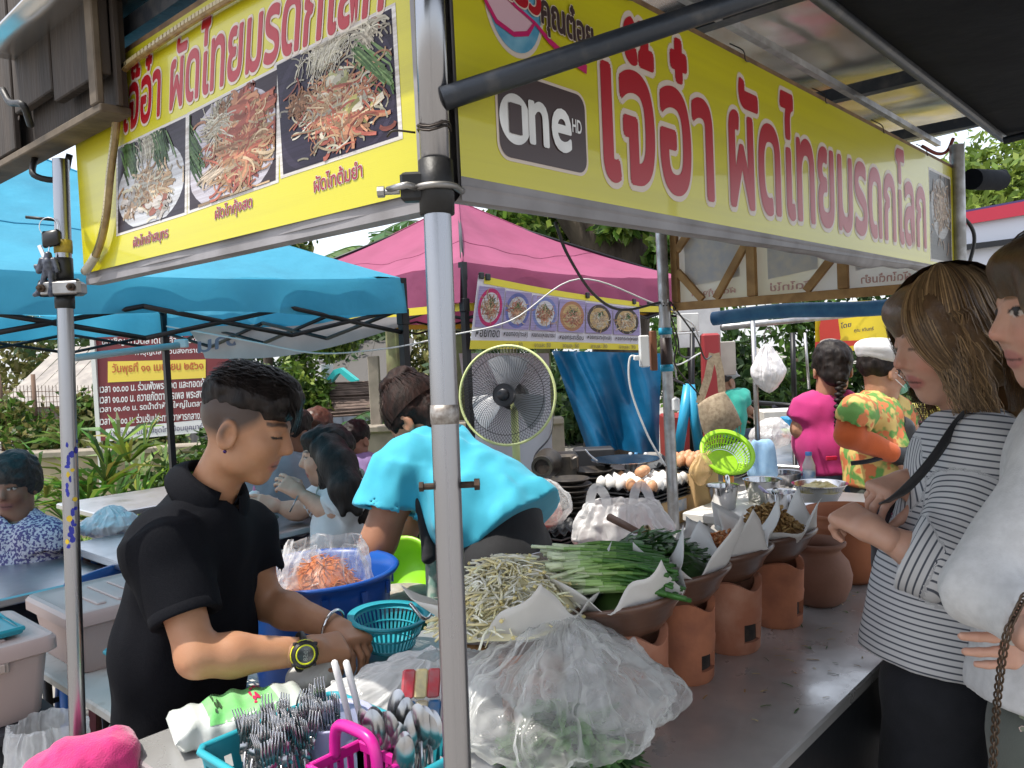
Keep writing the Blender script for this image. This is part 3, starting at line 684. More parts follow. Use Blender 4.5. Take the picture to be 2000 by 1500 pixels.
# nail with key and small plastic figure
nz = P(85, 426, 1.475); mb = MB(); mb.tube([P(50, 424, 1.47), P(112, 430, 1.485)], .0028, 8); mb.build('nail', BLACKM, lp, True)
kt = thing('key_ring', 'car key and tiny dark robot charm dangling from nail on steel pole', 'key ring', P(100, 580, 1.47))
chrome = mat('chrome', (.7, .7, .72), .12, 1.0)
def loop(c, r, a, b_, t=.0009, n=20):
    mb = MB(); mb.tube([c + a * (r * math.cos(6.2832 * k / n)) + b_ * (r * math.sin(6.2832 * k / n)) for k in range(n)], t, 6, closed=True); return mb
loop(P(95, 443, 1.47), .017, RH, UP).build('split_ring', chrome, kt, True)
mb = MB(); kc = P(100, 466, 1.468); mb.box(kc, (.034, .010, .030), RH + UP * .12, None, UP, .008); mb.build('key_head', mat('key_plastic', (.01, .01, .011), .35), kt, True, auto=50)
mb = MB(); mb.box(P(84, 497, 1.468), (.008, .0025, .036), RH * 1 + UP * .35, None, UP - RH * .35, .0006); mb.build('key_blade', chrome, kt)
mb = MB(); mb.tube([P(96, 482, 1.468), P(94, 500, 1.468)], .001, 5); mb.build('charm_chain', chrome, kt)
fig = mat('figure_plastic', (.012, .016, .035), .35, col2=(.08, .09, .12), nscale=120); S = SDF(.0016)
for (a, b_, r1, r2) in (((94, 512), (95, 522), .010, .009), ((94, 498), (94, 502), .0065, .007), ((82, 508), (76, 530), .0055, .005), ((106, 508), (112, 528), .0055, .005), ((90, 528), (84, 552), .006, .005), ((99, 528), (101, 555), .006, .005), ((84, 552), (76, 572), .005, .006), ((101, 555), (100, 574), .005, .006), ((76, 572), (68, 576), .005, .004), ((76, 530), (70, 520), .004, .004)):
    S.cap(P(*a, 1.468), P(*b_, 1.468), r1, r2, .002)
v, f = S.mesh(0); mesh_obj('charm_figure', v, f, fig, kt, True)
# rear poles
A3, B3 = P(1293, 500, 3.0), P(1315, 1000, 3.0)
bp, b0, b1 = make_pole('grey rear pole carrying socket box, blue clamps and cables beside the egg trays', A3, B3, 2.06, .0205, GALV)
ax3 = (b1 - b0).normalized()
for y in (647, 719):
    band(bp, 'blue_clamp', pole_line(A3, B3, P(1300, y, 3).z), ax3, .0245, .026, mat('blue_clamp', (.02, .30, .48), .35))
band(bp, 'joint_tape', pole_line(A3, B3, P(1300, 690, 3).z), ax3, .0215, .115, mat('brown_sleeve', (.045, .03, .028), .5))
A4 = V((2.69, .61, 0)); make_pole('steel pole at the far end of the long yellow sign', A4, V((2.69, .61, 2)), 2.06, .02, GALV)
# brace and the roof beams
mb = MB(); s0, s1 = P(864, 194, .845), P(1454, -2, .93); e = s1 + (s1 - s0) * .45
mb.tube([s0, s1, e], .0125, 20); mb.build('roof_brace', DARKPIPE, None, True, label='dark grey steel pipe bracing from corner pole up across the long yellow sign', cat='pipe')
FOIL = mat('foil_roof', (.78, .76, .73), .26, 1.0, col2=(.5, .47, .44), nscale=4, bump=.5, bscale=4.5, bdist=.05, bdetail=1)
rt = thing('stall_roof', 'shiny reflective sheet roof over the noodle stall with thin battens', 'roof', (1.65, 1.1, 2.07))
mb = MB(); mb.grid(lambda u, v: V((.48 + 2.45 * u, .50 + 1.20 * v, 2.105 + .05 * u + .006 * math.sin(u * 30) * math.sin(v * 7) + .01 * math.sin(u * 9 + v * 4))), 60, 30)
o = mb.build('sheet', FOIL, rt, True); so = o.modifiers.new('t', 'SOLIDIFY'); so.thickness = .004; so.offset = 1
for x in (.62, 1.35, 2.05, 2.68):
    mb = MB(); mb.box((x, 1.1, 2.075 + .02 * (x - .6)), (.03, 1.16, .03)); mb.build('batten', DARKPIPE, rt)
for y in (.66, 1.58):
    mb = MB(); mb.box((1.66, y + .01, 2.082), (2.15, .014, .014)); mb.build('rail', GALV, rt)
TARP = mat('navy_canvas', (.006, .008, .013), .85, spec=.15, col2=(.011, .014, .020), nscale=6, bump=.25, bscale=18, bdist=.01)
ct = thing('canvas_awning', 'dark navy canvas awning stretched over the customers side', 'awning', (1.2, -.4, 2.05))
mb = MB(); mb.grid(lambda u, v: V((-.6 + 3.45 * u, .520 - .935 * v, 2.092 + .10 * v - .035 * math.sin(u * 20) * v * (1 - v) - .04 * math.sin(math.pi * v))), 60, 20)
o = mb.build('canvas', TARP, ct, True); so = o.modifiers.new('t', 'SOLIDIFY'); so.thickness = .003
mb = MB(); mb.tube([V((-.6, .522, 2.090)), V((2.86, .522, 2.090))], .013, 12); mb.build('edge_pipe', DARKPIPE, ct, True)
for x in (-.5, 1.1, 2.8):
    mb = MB(); mb.tube([V((x, .51, 2.07)), V((x, .05, 2.11)), V((x, -.41, 2.17))], .011, 8); mb.build('rib', DARKPIPE, ct, True)
for x in (-.55, 2.82):
    mb = MB(); mb.tube([V((x, -.40, 0)), V((x, -.40, 2.15))], .018, 10); mb.build('post', DARKPIPE, ct, True)
mb = MB(); mb.tube([V((2.82, .60, 1.975)), P(1953, 352, 2.62)], .032, 20); mb.tube([P(1951, 351, 2.62), P(1957, 352, 2.62)], .034, 20)
mb.build('rolled_curtain', TARP, ct, True, auto=40)
# ---------------------------------------------------------------- printed signs
YEL = mat('yellow_vinyl', (.57, .52, .012), .30, col2=(.42, .37, .022), nscale=4, ndetail=9, lo=.45, hi=.85, coat=.35, bump=.10, bscale=160, stretch=(.15, .15, 6), bdist=.0015, spec=.4)
VIN = mat('grey_vinyl', (.30, .29, .305), .55, col2=(.19, .18, .185), nscale=9, bump=.3, bscale=30)
RED = mat('red_print', (.38, .006, .014), .32); HALO = mat('pale_print', (.64, .54, .46), .34); DRED = mat('plum_print', (.28, .008, .035), .34)
PRINT = mat('photo_print', (.95, .95, .95), .28, attr='Col', col2=(.62, .58, .55), nscale=38, ndetail=8, spec=.18, bump=.06, bscale=160, stretch=(.15, .15, 6))
INK = mat('ink_black', (.02, .016, .02), .35); SILV = mat('silver_print', (.55, .55, .55), .3, col2=(.85, .85, .85), nscale=9); BROWNP = mat('brown_print', (.055, .030, .028), .3)
def food_photo(name, bl, br, tl, parent, bg, plate, kind, seed, off=.0006, n=170, frame_=True):
    bl, br, tl = V(bl), V(br), V(tl); X, Y = br - bl, tl - bl; nn = X.cross(Y).normalized(); nn = nn if nn.dot(CAM - bl) > 0 else -nn
    rr = random.Random(seed); mb = MB(); q = lambda x, y, d=0: bl + X * max(.012, min(.988, x)) + Y * max(.012, min(.988, y)) + nn * (off + d)
    if frame_: mb.col = (.74, .72, .70); mb.quad(bl - X * .03 - Y * .03 + nn * (off - .0002), br + X * .03 - Y * .03 + nn * (off - .0002), br + X * .03 + Y + Y * .03 + nn * (off - .0002), tl - X * .03 + Y * .03 + nn * (off - .0002))
    mb.col = bg; mb.quad(bl + nn * off, br + nn * off, br + Y + nn * off, tl + nn * off)
    if plate:
        for (px_, py_, rx, ry, cc) in plate: mb.col = cc; mb.poly([q(px_ + rx * math.cos(t), py_ + ry * math.sin(t), .0001 + .00008 * plate.index((px_, py_, rx, ry, cc))) for t in [k * 6.2832 / 36 for k in range(36)]])
    def strand(cx, cy, L, w, cc, a=None, bend=1.0):
        a = rr.uniform(0, 6.28) if a is None else a; d = .0004 + rr.random() * .0012; k_ = rr.uniform(.45, 1.1); g_ = sum(cc) / 3; mb.col = tuple(max(0, (c * .72 + g_ * .28) * k_) for c in cc); p = []; b2 = rr.uniform(-2.5, 2.5) * bend
        x, y = cx, cy
        for k in range(6): p.append(q(x, y, d)); x += math.cos(a) * L / 5; y += math.sin(a) * L / 5; a += b2 / 5
        mb.ribbon(p, w * .42 * X.length, nn)
    for (cx, cy, sp, cnt, L, w, cc, a, bend) in kind:
        for _ in range(int(cnt * 3.2)):
            g, rad = rr.uniform(0, 6.28), abs(rr.gauss(0, .55)); strand(cx + sp[0] * rad * math.cos(g), cy + sp[1] * rad * math.sin(g), L * rr.uniform(.6, 1.2), w * rr.uniform(.7, 1.3), rr.choice(cc), a, bend)
    return mb.build(name, PRINT, parent, False, colors=True)
NOOD = [(.62, .36, .14), (.70, .44, .20), (.55, .26, .09), (.75, .55, .30)]; RDN = [(.62, .12, .04), (.70, .28, .10), (.55, .10, .05)]; SPR = [(.72, .68, .55), (.66, .62, .42)]; GRN = [(.06, .16, .03), (.12, .26, .05), (.04, .10, .02)]; PUR = [(.25, .20, .30)]
XL = .600
ls = thing('menu_sign', 'yellow printed sign with three framed noodle dish photos beside the corner pole', 'sign', (XL, 1.1, 1.68))
def LX(px, py): return onX(px, py, XL)
lz0, lz1, ly0, ly1 = 1.684, 2.030, 1.578, .650
mb = MB(); mb.grid(lambda u, v: V((XL + .004 + .002 * math.sin(u * 14), lerp(ly0, ly1, u), lerp(lz0, lz1, v))), 20, 4); mb.grid(lambda u, v: V((XL + .030, lerp(ly0, ly1, u), lerp(lz0, lz1, v))), 20, 4); mb.build('backing', VIN, ls)
mb = MB(); mb.box((XL + .017, (ly0 + ly1) / 2, lz0 - .004), (.026, ly0 - ly1 + .004, .012)); mb.build('bottom_hem', VIN, ls)
mb = MB(); mb.box((XL + .017, (ly0 + ly1) / 2, lz1 + .006), (.026, ly0 - ly1 + .004, .012)); mb.build('top_batten', mat('raw_wood', (.22, .13, .06), .7, col2=(.12, .07, .035), nscale=30), ls)
mb = MB(); mb.box((XL - .003, ly1 - .012, (lz0 + lz1) / 2), (.004, .030, lz1 - lz0 + .01)); mb.build('side_hem', VIN, ls)
mb = MB(); mb.quad(*[V((XL, y, z)) for (y, z) in ((ly0 - .002, lz0 + .010), (ly1 + .006, lz0 + .010), (ly1 + .006, lz1), (ly0 - .002, lz1))]); mb.build('print', YEL, ls)
text_fit('headline', 'เจ๊อ๋า ผัดไทยมรดกโลก', LX(243, 258), LX(748, 18), LX(246, 130), RED, ls, .0011, .022, halo=.055, hm=HALO)
food_photo('dish_photo', LX(231, 456), LX(361, 415), LX(231, 292), ls, (.04, .03, .045), [(.5, .42, .50, .46, (.60, .62, .66))], [(.5, .40, (.30, .22), 120, .16, .035, NOOD + SPR, None, 1), (.25, .68, (.10, .20), 22, .3, .05, GRN, 1.9, .2), (.72, .70, (.12, .18), 26, .34, .03, GRN, 1.9, .1), (.5, .78, (.2, .12), 40, .25, .018, SPR, 1.5, .5), (.62, .2, (.25, .1), 14, .12, .09, [(.72, .66, .60), (.62, .15, .07)], None, 2), (.2, .3, (.1, .12), 10, .12, .1, [(.65, .40, .20), (.7, .62, .55)], None, 2)], 1)
food_photo('dish_photo', LX(371, 411), LX(539, 352), LX(371, 224), ls, (.045, .03, .04), [(.5, .46, .54, .56, (.55, .53, .60))], [(.62, .45, (.34, .36), 210, .2, .03, NOOD + RDN, None, 1), (.68, .72, (.22, .14), 40, .24, .07, RDN, None, 1), (.66, .32, (.22, .20), 60, .22, .045, RDN + NOOD, None, 1), (.38, .76, (.14, .14), 60, .2, .018, SPR, None, .6), (.42, .86, (.08, .06), 30, .08, .03, [(.35, .15, .04)], None, 1), (.14, .45, (.06, .2), 16, .45, .035, GRN, 2.1, .1), (.22, .25, (.12, .06), 26, .3, .02, [(.7, .55, .38)], .3, .6)], 2)
food_photo('dish_photo', LX(554, 341), LX(779, 266), LX(541, 128), ls, (.028, .02, .04), [(.48, .47, .55, .62, (.045, .035, .065)), (.49, .47, .50, .57, (.03, .022, .045))], [(.52, .42, (.34, .30), 230, .17, .024, NOOD + SPR + RDN, None, 1), (.42, .80, (.20, .12), 70, .26, .014, SPR, 1.2, .8), (.72, .80, (.05, .1), 18, .42, .025, [(.12, .30, .05), (.25, .45, .12)], -.95, .1), (.82, .82, (.08, .1), 14, .3, .022, [(.70, .64, .48)], 2.0, 2), (.20, .55, (.09, .1), 80, .06, .022, [(.45, .20, .07), (.36, .15, .05)], None, 1), (.62, .34, (.2, .1), 12, .14, .07, [(.66, .60, .10), (.72, .66, .5)], None, 1), (.56, .64, (.12, .04), 8, .1, .08, [(.60, .62, .22), (.75, .72, .55)], None, 2), (.6, .28, (.2, .14), 22, .2, .05, RDN, None, 1)], 3)
for (t_, a, b_, c_) in (('ผัดไทเจ้าสมุทร', (261, 490), (329, 470), (261, 462)), ('ผัดไทกุ้งสด', (421, 436), (493, 412), (421, 404)), ('ผัดไทต้มยำ', (615, 376), (709, 345), (613, 344))):
    text_fit('dish_name', t_, LX(*a), LX(*b_), LX(*c_), DRED, ls, .0011, .014, halo=.05, hm=HALO)
YR = .620
rs = thing('stall_sign', 'long yellow printed sign with big red Thai lettering and brown rounded logo', 'sign', (1.65, YR, 1.69))
def RX(px, py): return onY(px, py, YR)
rx0, rx1, rz0, rz1 = .626, 2.672, 1.694, 1.992
mb = MB(); mb.grid(lambda u, v: V((lerp(rx0, rx1, u), YR + .004, lerp(rz0, rz1, v))), 30, 4); mb.grid(lambda u, v: V((lerp(rx0, rx1, u), YR + .032, lerp(rz0, rz1, v))), 30, 4); mb.build('backing', VIN, rs)
rr = random.Random(5); mb = MB(); mb.grid(lambda u, v: V((lerp(rx0, rx1, u), YR - .002 + .034 * v, rz0 + .004 - (.016 + .012 * math.exp(-((u - .62) / .1) ** 2) + .003 * math.sin(u * 60) * u) * (1 - abs(2 * v - 1) ** 3))), 60, 6); mb.build('bottom_hem', VIN, rs, True)
mb = MB(); mb.quad(V((rx0, YR - .0005, rz0 - .012)), V((rx1, YR - .0005, rz0 - .002)), V((rx1, YR - .0005, rz0 + .006)), V((rx0, YR - .0005, rz0 + .016))); mb.build('grey_border', VIN, rs)
mb = MB(); mb.box((1.65, YR + .016, rz1 + .005), (rx1 - rx0, .028, .011)); mb.build('top_batten', MATS['raw_wood'], rs)
mb = MB(); mb.quad(V((rx0, YR - .0008, rz0 + .014)), V((rx1, YR - .0008, rz0 + .004)), V((rx1, YR - .0008, rz1)), V((rx0, YR - .0008, rz1))); mb.build('print', YEL, rs)
def rtext(body, x0, x1, z0, z1, bold=.03, halo=.06, m=RED, hm=HALO, name='lettering'):
    return text_fit(name, body, V((x0, YR, z0)), V((x1, YR, z0)), V((x0, YR, z1)), m, rs, .0019, bold, halo=halo, hm=hm, hoff=.0010)
ra, rb = RX(1182, 350), RX(1392, 395)
rtext('เจ๊อ๋า', ra.x, RX(1392, 395).x, 1.742, 1.965, .024, .055)
rtext('ผัดไทยมรดกโลก', RX(1428, 410).x, RX(1808, 490).x, 1.742, 1.965, .024, .055)
food_photo('dish_photo', V((RX(1818, 500).x, YR, 1.715)), V((RX(1858, 500).x, YR, 1.715)), V((RX(1818, 500).x, YR, 1.955)), rs, (.10, .09, .09), [(.5, .6, .45, .35, (.45, .45, .46))], [(.5, .6, (.4, .3), 60, .2, .05, NOOD, None, 1)], 8, .0012)
def rounded(c, w, h, r, x, y, n=6):
    pts = []
    for (sx, sy, a0) in ((1, 1, 0), (-1, 1, 90), (-1, -1, 180), (1, -1, 270)):
        for k in range(n + 1): a = R(a0 + 90 * k / n); pts.append(c + x * (sx * (w / 2 - r) + r * math.cos(a)) + y * (sy * (h / 2 - r) + r * math.sin(a)))
    return pts
X1 = V((1, 0, 0)); Z1 = UP; lo, hi = RX(968, 250), RX(1145, 260); lc = V(((lo.x + hi.x) / 2, YR, 1.788)); w = hi.x - lo.x
mb = MB(); mb.poly(rounded(lc - V((0, .0014, 0)), w, .106, .02, X1, Z1)); mb.build('logo_border', HALO, rs)
mb = MB(); mb.poly(rounded(lc - V((0, .0020, 0)), w - .008, .098, .017, X1, Z1)); mb.build('logo_plate', BROWNP, rs)
mb = MB(); oc = lc + V((-w * .315, -.0026, -.004)); mb.disc(oc, .0275, .029, X1, Z1, 40); mb.build('logo_disc', SILV, rs)
text_fit('logo_numeral', '1', oc + V((-.010, 0, -.017)), oc + V((.008, 0, -.017)), oc + V((-.010, 0, .017)), BROWNP, rs, .0012, .012)
text_fit('logo_word', 'ne', lc + V((-w * .17, -.002, -.027)), lc + V((w * .285, -.002, -.027)), lc + V((-w * .17, -.002, .022)), SILV, rs, .0012, .022)
text_fit('logo_suffix', 'HD', lc + V((w * .31, -.002, .000)), lc + V((w * .42, -.002, .000)), lc + V((w * .31, -.002, .016)), SILV, rs, .0008, .02)
# bowl-and-spoon emblem of the second sponsor
ec = V((RX(1005, 60).x, YR, 1.918)); bl_ = mat('emblem_blue', (.06, .26, .42), .3, col2=(.20, .42, .55), nscale=30); pk = mat('emblem_magenta', (.50, .012, .12), .3); pale = mat('emblem_pale', (.62, .40, .46), .3)
mb = MB(); mb.disc(ec - V((0, .0014, 0)), .052, .062, X1, Z1, 40); mb.build('emblem_halo', HALO, rs)
mb = MB(); mb.disc(ec - V((0, .0020, 0)), .047, .056, X1, Z1, 40); mb.build('emblem_disc', bl_, rs)
def arc(pts, w, m, nm, d): mb = MB(); mb.ribbon([V((ec.x + x, YR - d, ec.z + z)) for (x, z) in pts], w, V((0, -1, 0))); return mb.build(nm, m, rs)
mb = MB(); mb.poly([V((ec.x + x, YR - .0026, ec.z + z)) for (x, z) in [(-.068, .028), (-.05, -.012), (-.03, -.030), (-.005, -.036), (.018, -.030), (.032, -.016), (.0, -.004), (-.035, .010)]]); mb.build('emblem_bowl', pale, rs)
arc([(-.068, .028), (-.056, -.006), (-.034, -.030), (-.005, -.037), (.020, -.030), (.034, -.014), (.060, -.028), (.095, -.040), (.135, -.046)], [.003, .005, .006, .006, .006, .005, .007, .009, .012], pk, 'emblem_spoon', .0032)
arc([(-.068, .028), (-.035, .010), (.0, -.004), (.034, -.014)], .004, pk, 'emblem_rim', .0034)
text_fit('emblem_word', 'ครัว', V((ec.x - .030, YR - .003, ec.z + .004)), V((ec.x + .044, YR - .003, ec.z - .004)), V((ec.x - .030, YR - .003, ec.z + .050)), RED, rs, .001, .04, halo=.07, hm=HALO)
text_fit('emblem_word', 'คุณต๋อย', V((ec.x + .046, YR - .003, ec.z - .022)), V((ec.x + .150, YR - .003, ec.z - .030)), V((ec.x + .046, YR - .003, ec.z + .030)), BROWNP, rs, .001, .035, halo=.06, hm=HALO)
# hooks along the sign top
for k in range(5):
    x = .95 + .36 * k; mb = MB(); mb.tube(smoothpath([V((x, YR + .02, rz1 + .03)), V((x, YR - .004, rz1 + .012)), V((x + .003, YR - .006, rz1 - .004)), V((x + .02, YR - .005, rz1 - .002))], 10), .0012, 5); mb.build('wire_hook', WIRE, rs, True)
# LED tube strip round the menu sign
ledm = mat('amber_strip', (.32, .22, .08), .25, col2=(.20, .12, .04), nscale=60, coat=.5); lt = thing('light_strip', 'amber plastic light strip running along the top and down the edge of the menu sign', 'light strip', LX(180, 520))
path = smoothpath([onX(*q, XL - .012) for q in ((560, -60), (470, -15), (400, 25), (330, 70), (262, 118), (240, 140), (232, 175), (226, 260), (216, 340), (208, 420), (198, 470), (184, 505), (166, 531))], 60)
mb = MB(); mb.tube(path, .0062, 10); mb.build('tube', ledm, lt, True)
mb = MB()
for i in range(3, len(path) - 1, 1):
    for q in (0, .5):
        a = lerp(path[i], path[min(i + 1, len(path) - 1)], q); t = (path[min(i + 1, len(path) - 1)] - path[i - 1]).normalized(); mb.box(a - V((.0058, 0, 0)), (.0016, .006, .008), V((1, 0, 0)), None, t)
o = mb.build('diode_row', mat('diode', (.42, .34, .18), .3), lt); o['kind'] = 'stuff'
mb = MB(); mb.tube(path[-7:], [.0078] * 7, 10); mb.build('end_sleeve', mat('clear_sleeve', (.36, .33, .26), .15, coat=.6), lt, True)
# wooden cabinet over the left pole
wood = mat('weathered_board', (.055, .040, .030), .8, col2=(.022, .016, .013), nscale=9, stretch=(3, 3, .5), bump=.5, bscale=40, lo=.3, hi=.7)
wood2 = mat('pale_plywood', (.15, .115, .08), .8, col2=(.06, .045, .03), nscale=14, bump=.3, bscale=30)
wb = thing('meter_cabinet', 'weathered wooden plank cabinet hung above the steel pole by the menu sign', 'cabinet', P(120, 290, 1.4))
XW = .588; XBK = .592
q = [onX(40, -40, XW - .03), onX(210, -40, XW - .03), onX(210, 180, XW - .03), onX(40, 230, XW - .03)]
for i, (f0, f1) in enumerate(((0, .48), (.5, 1))):
    mb = MB(); a, b_ = lerp(q[3], q[2], f0), lerp(q[3], q[2], f1); zt = 2.3; mb.box(((XW - .03), (a.y + b_.y) / 2, (a.z + .02 + zt) / 2), (.018, abs(a.y - b_.y), zt - a.z + .01), bev=.002); mb.build('plank', wood, wb)
yb0, yb1 = onX(-60, 250, XW - .03).y, q[2].y; zb = q[2].z - .02
mb = MB(); mb.box(((XW - .045 + XBK) / 2, (yb0 + yb1) / 2 , zb - .006), (XBK - XW + .045, abs(yb0 - yb1) + .01, .014), bev=.002); mb.build('bottom_board', wood2, wb)
mb = MB(); mb.box((XBK - .008, (yb0 + yb1) / 2, zb + .15), (.012, abs(yb0 - yb1), .30)); mb.build('back_board', wood, wb)
mb = MB(); mb.box(((XW - .02 + XBK - .015) / 2, yb1 - .006, zb + .16), (XBK - XW + .003, .014, .32)); mb.build('side_board', wood, wb)
mb = MB(); mb.box((XW - .042, q[2].y + .012, zb + .17), (.012, .028, .34), bev=.002); mb.build('edge_strip', wood2, wb)
mb = MB(); mb.box((XW - .032, (yb0 + q[3].y) / 2 + .01, zb + .17), (.012, abs(yb0 - q[3].y) - .01, .32), bev=.002); mb.build('shadowed_plank', wood, wb)
mb = MB(); mb.tube(smoothpath([V((XW - .02, q[3].y - .03, zb - .013)), V((XW - .03, q[3].y - .05, zb - .05)), V((XW + .01, q[3].y - .07, zb - .055)), V((XW + .02, q[3].y - .09, zb - .012))], 20), .006, 8); mb.build('cable_loop', TAPE, wb, True)
mb = MB(); mb.tube(smoothpath([onX(5, 175, .5), onX(20, 200, .5), onX(45, 205, .5), onX(60, 245, .52)], 16), .006, 8); mb.build('cable', TAPE, wb, True)
for (y, z) in ((q[2].y + .03, zb + .05), (q[3].y - .02, zb + .06), (q[2].y + .05, zb + .2)):
    mb = MB(); mb.lathe([(.0001, .001), (.004, .0008), (.0042, 0)], V((XW - .039, y, z)), 10, (-1, 0, 0)); mb.build('nail_head', RUST, wb)
for (a, b_, d) in (((250, 0), (430, 60), .0), ((215, 95), (300, 110), .01)):
    mb = MB(); mb.tube(sag(onX(a[0], a[1], .66), onX(b_[0], b_[1], .75), d), .006, 8); mb.build('roof_cable', TAPE, None, True, label='black cable under the roof behind the menu sign' if d == 0 else 'short pale pipe under the roof beside the wooden cabinet', cat='cable')
# wood-framed rear sign, seen from the back
XB = 2.66; TIM = mat('sawn_timber', (.42, .24, .085), .7, col2=(.28, .15, .05), nscale=20, stretch=(1, 1, 1), bump=.3, bscale=60)
bsn = thing('rear_sign', 'back of a faded printed sign nailed to a yellow timber frame', 'sign', (XB, 1.1, 1.66))
bz0, bz1, by0, by1 = 1.650, 1.985, 1.562, .70
BACKV = mat('faded_vinyl_back', (.66, .60, .38), .6, col2=(.72, .70, .64), nscale=2.2, translucent=.35)
mb = MB(); mb.grid(lambda u, v: V((XB + .032 + .004 * math.sin(u * 17), lerp(by0, by1, u), lerp(bz0 + .01, bz1, v))), 20, 4); mb.build('vinyl', BACKV, bsn, True)
def beam(parent, name, a, b_, w, m, d=.022):
    a, b_ = V(a), V(b_); x = (b_ - a).normalized(); mb = MB(); mb.box((a + b_) / 2, (w, (b_ - a).length, d), x.cross(V((1, 0, 0))), x, V((1, 0, 0)), .0015); return mb.build(name, m, parent)
beam(bsn, 'bottom_rail', (XB + .012, by0, bz0), (XB + .012, by1, bz0), .030, TIM); beam(bsn, 'top_rail', (XB + .012, by0, bz1), (XB + .012, by1, bz1), .030, TIM)
beam(bsn, 'post', (XB + .0125, by0 - .01, bz0 + .016), (XB + .0125, by0 - .01, bz1 - .016), .026, TIM)
for (u, l) in ((.36, 0), (.72, 0)): beam(bsn, 'post', (XB + .0125, lerp(by0, by1, u), bz0 + .016), (XB + .0125, lerp(by0, by1, u), bz1 - .016), .032, TIM)
for (y0, z0, y1, z1) in ((by0 - .02, bz0 + .13, by0 - .12, bz0 + .018), (by0 - .02, bz1 - .13, by0 - .12, bz1 - .018), (lerp(by0, by1, .345), bz1 - .13, lerp(by0, by1, .2), bz0 + .018), (lerp(by0, by1, .705), bz0 + .14, lerp(by0, by1, .58), bz0 + .018)):
    beam(bsn, 'brace', (XB + .010, y0, z0), (XB + .010, y1, z1), .026, TIM, .018)
for (a, b_) in (((.05, .30), (.5, 1)), ((.42, .62), (.5, 1)), ((.76, .9), (.5, 1))):
    u0, u1 = a; mb = MB(); mb.quad(*[V((XB + .026, lerp(by0, by1, u), z)) for (u, z) in ((u0, bz0 + .07), (u1, bz0 + .09), (u1, bz1 - .04), (u0, bz1 - .04))]); mb.build('show_through', mat('show_through', (.50, .50, .52), .6, col2=(.62, .58, .52), nscale=30, translucent=.3), bsn)
for (u0, u1, t_) in ((.08, .28, 'ผัดไทกุ้งสด'), (.43, .60, 'ผัดไทไข่'), (.78, .95, 'ผัดไทต้มยำ')):   # seen from behind, so mirrored
    text_fit('show_through_name', t_, V((XB + .024, lerp(by0, by1, u1), bz0 + .028)), V((XB + .024, lerp(by0, by1, u0), bz0 + .028)), V((XB + .024, lerp(by0, by1, u1), bz0 + .056)), mat('faded_pink', (.55, .30, .26), .6), bsn, 0, .02)
mb = MB(); mb.tube(smoothpath([V((2.78, 1.46, 1.60)), V((2.78, 1.2, 1.612)), V((2.78, .9, 1.60)), V((2.78, .62, 1.61))], 20), .026, 18)
mb.build('rolled_tarp', mat('blue_tarp_roll', (.02, .11, .26), .55, col2=(.04, .17, .34), nscale=20, bump=.4, bscale=40), None, True, label='rolled blue tarpaulin hanging below the timber-framed rear sign', cat='tarpaulin')
# ---------------------------------------------------------------- counter
COUNTER = mat('worn_steel_top', (.62, .615, .60), .20, .6, col2=(.45, .445, .44), nscale=9, ndetail=8, rough2=.45, bump=.10, bscale=35, bdist=.003, lo=.3, hi=.7)
cu0, cu1, cv0, cv1 = .575, 2.60, .548, 1.50
cn = thing('steel_counter', 'long scratched steel counter carrying the clay stoves and food bowls', 'counter', (1.6, 1.02, 0))
mb = MB(); mb.box(((cu0 + cu1) / 2, (cv0 + cv1) / 2, CT - .0125), (cu1 - cu0, cv1 - cv0, .025), bev=.004); mb.build('top', COUNTER, cn)
mb = MB(); mb.box(((cu0 + cu1) / 2, cv0 + .012, CT - .028 - .17), (cu1 - cu0 - .02, .010, .34)); mb.build('front_apron', mat('dark_apron', (.010, .012, .015), .5, bump=.2, bscale=30), cn)
mb = MB(); mb.box((cu0 + .014, (cv0 + cv1) / 2, CT - .028 - .03), (.010, cv1 - cv0 - .05, .06)); mb.build('end_apron', GALV, cn)
mb = MB(); mb.box(((cu0 + cu1) / 2, (cv0 + cv1) / 2, .22), (cu1 - cu0 - .1, cv1 - cv0 - .1, .02)); mb.build('lower_shelf', GALV, cn)
for x in (cu0 + .06, (cu0 + cu1) / 2, cu1 - .06):
    for y in (cv0 + .06, cv1 - .06):
        mb = MB(); mb.tube([V((x, y, 0)), V((x, y, CT - .026))], .019, 12); mb.build('leg', GALV, cn, True)
for x in (1.2, 1.45, 1.75, 2.2):
    mb = MB(); mb.lathe([(.0001, .002), (.004, .0015), (.005, 0)], V((x, cv0 + .0068, .55)), 8, (0, -1, 0)); mb.build('rivet', GALV, cn)
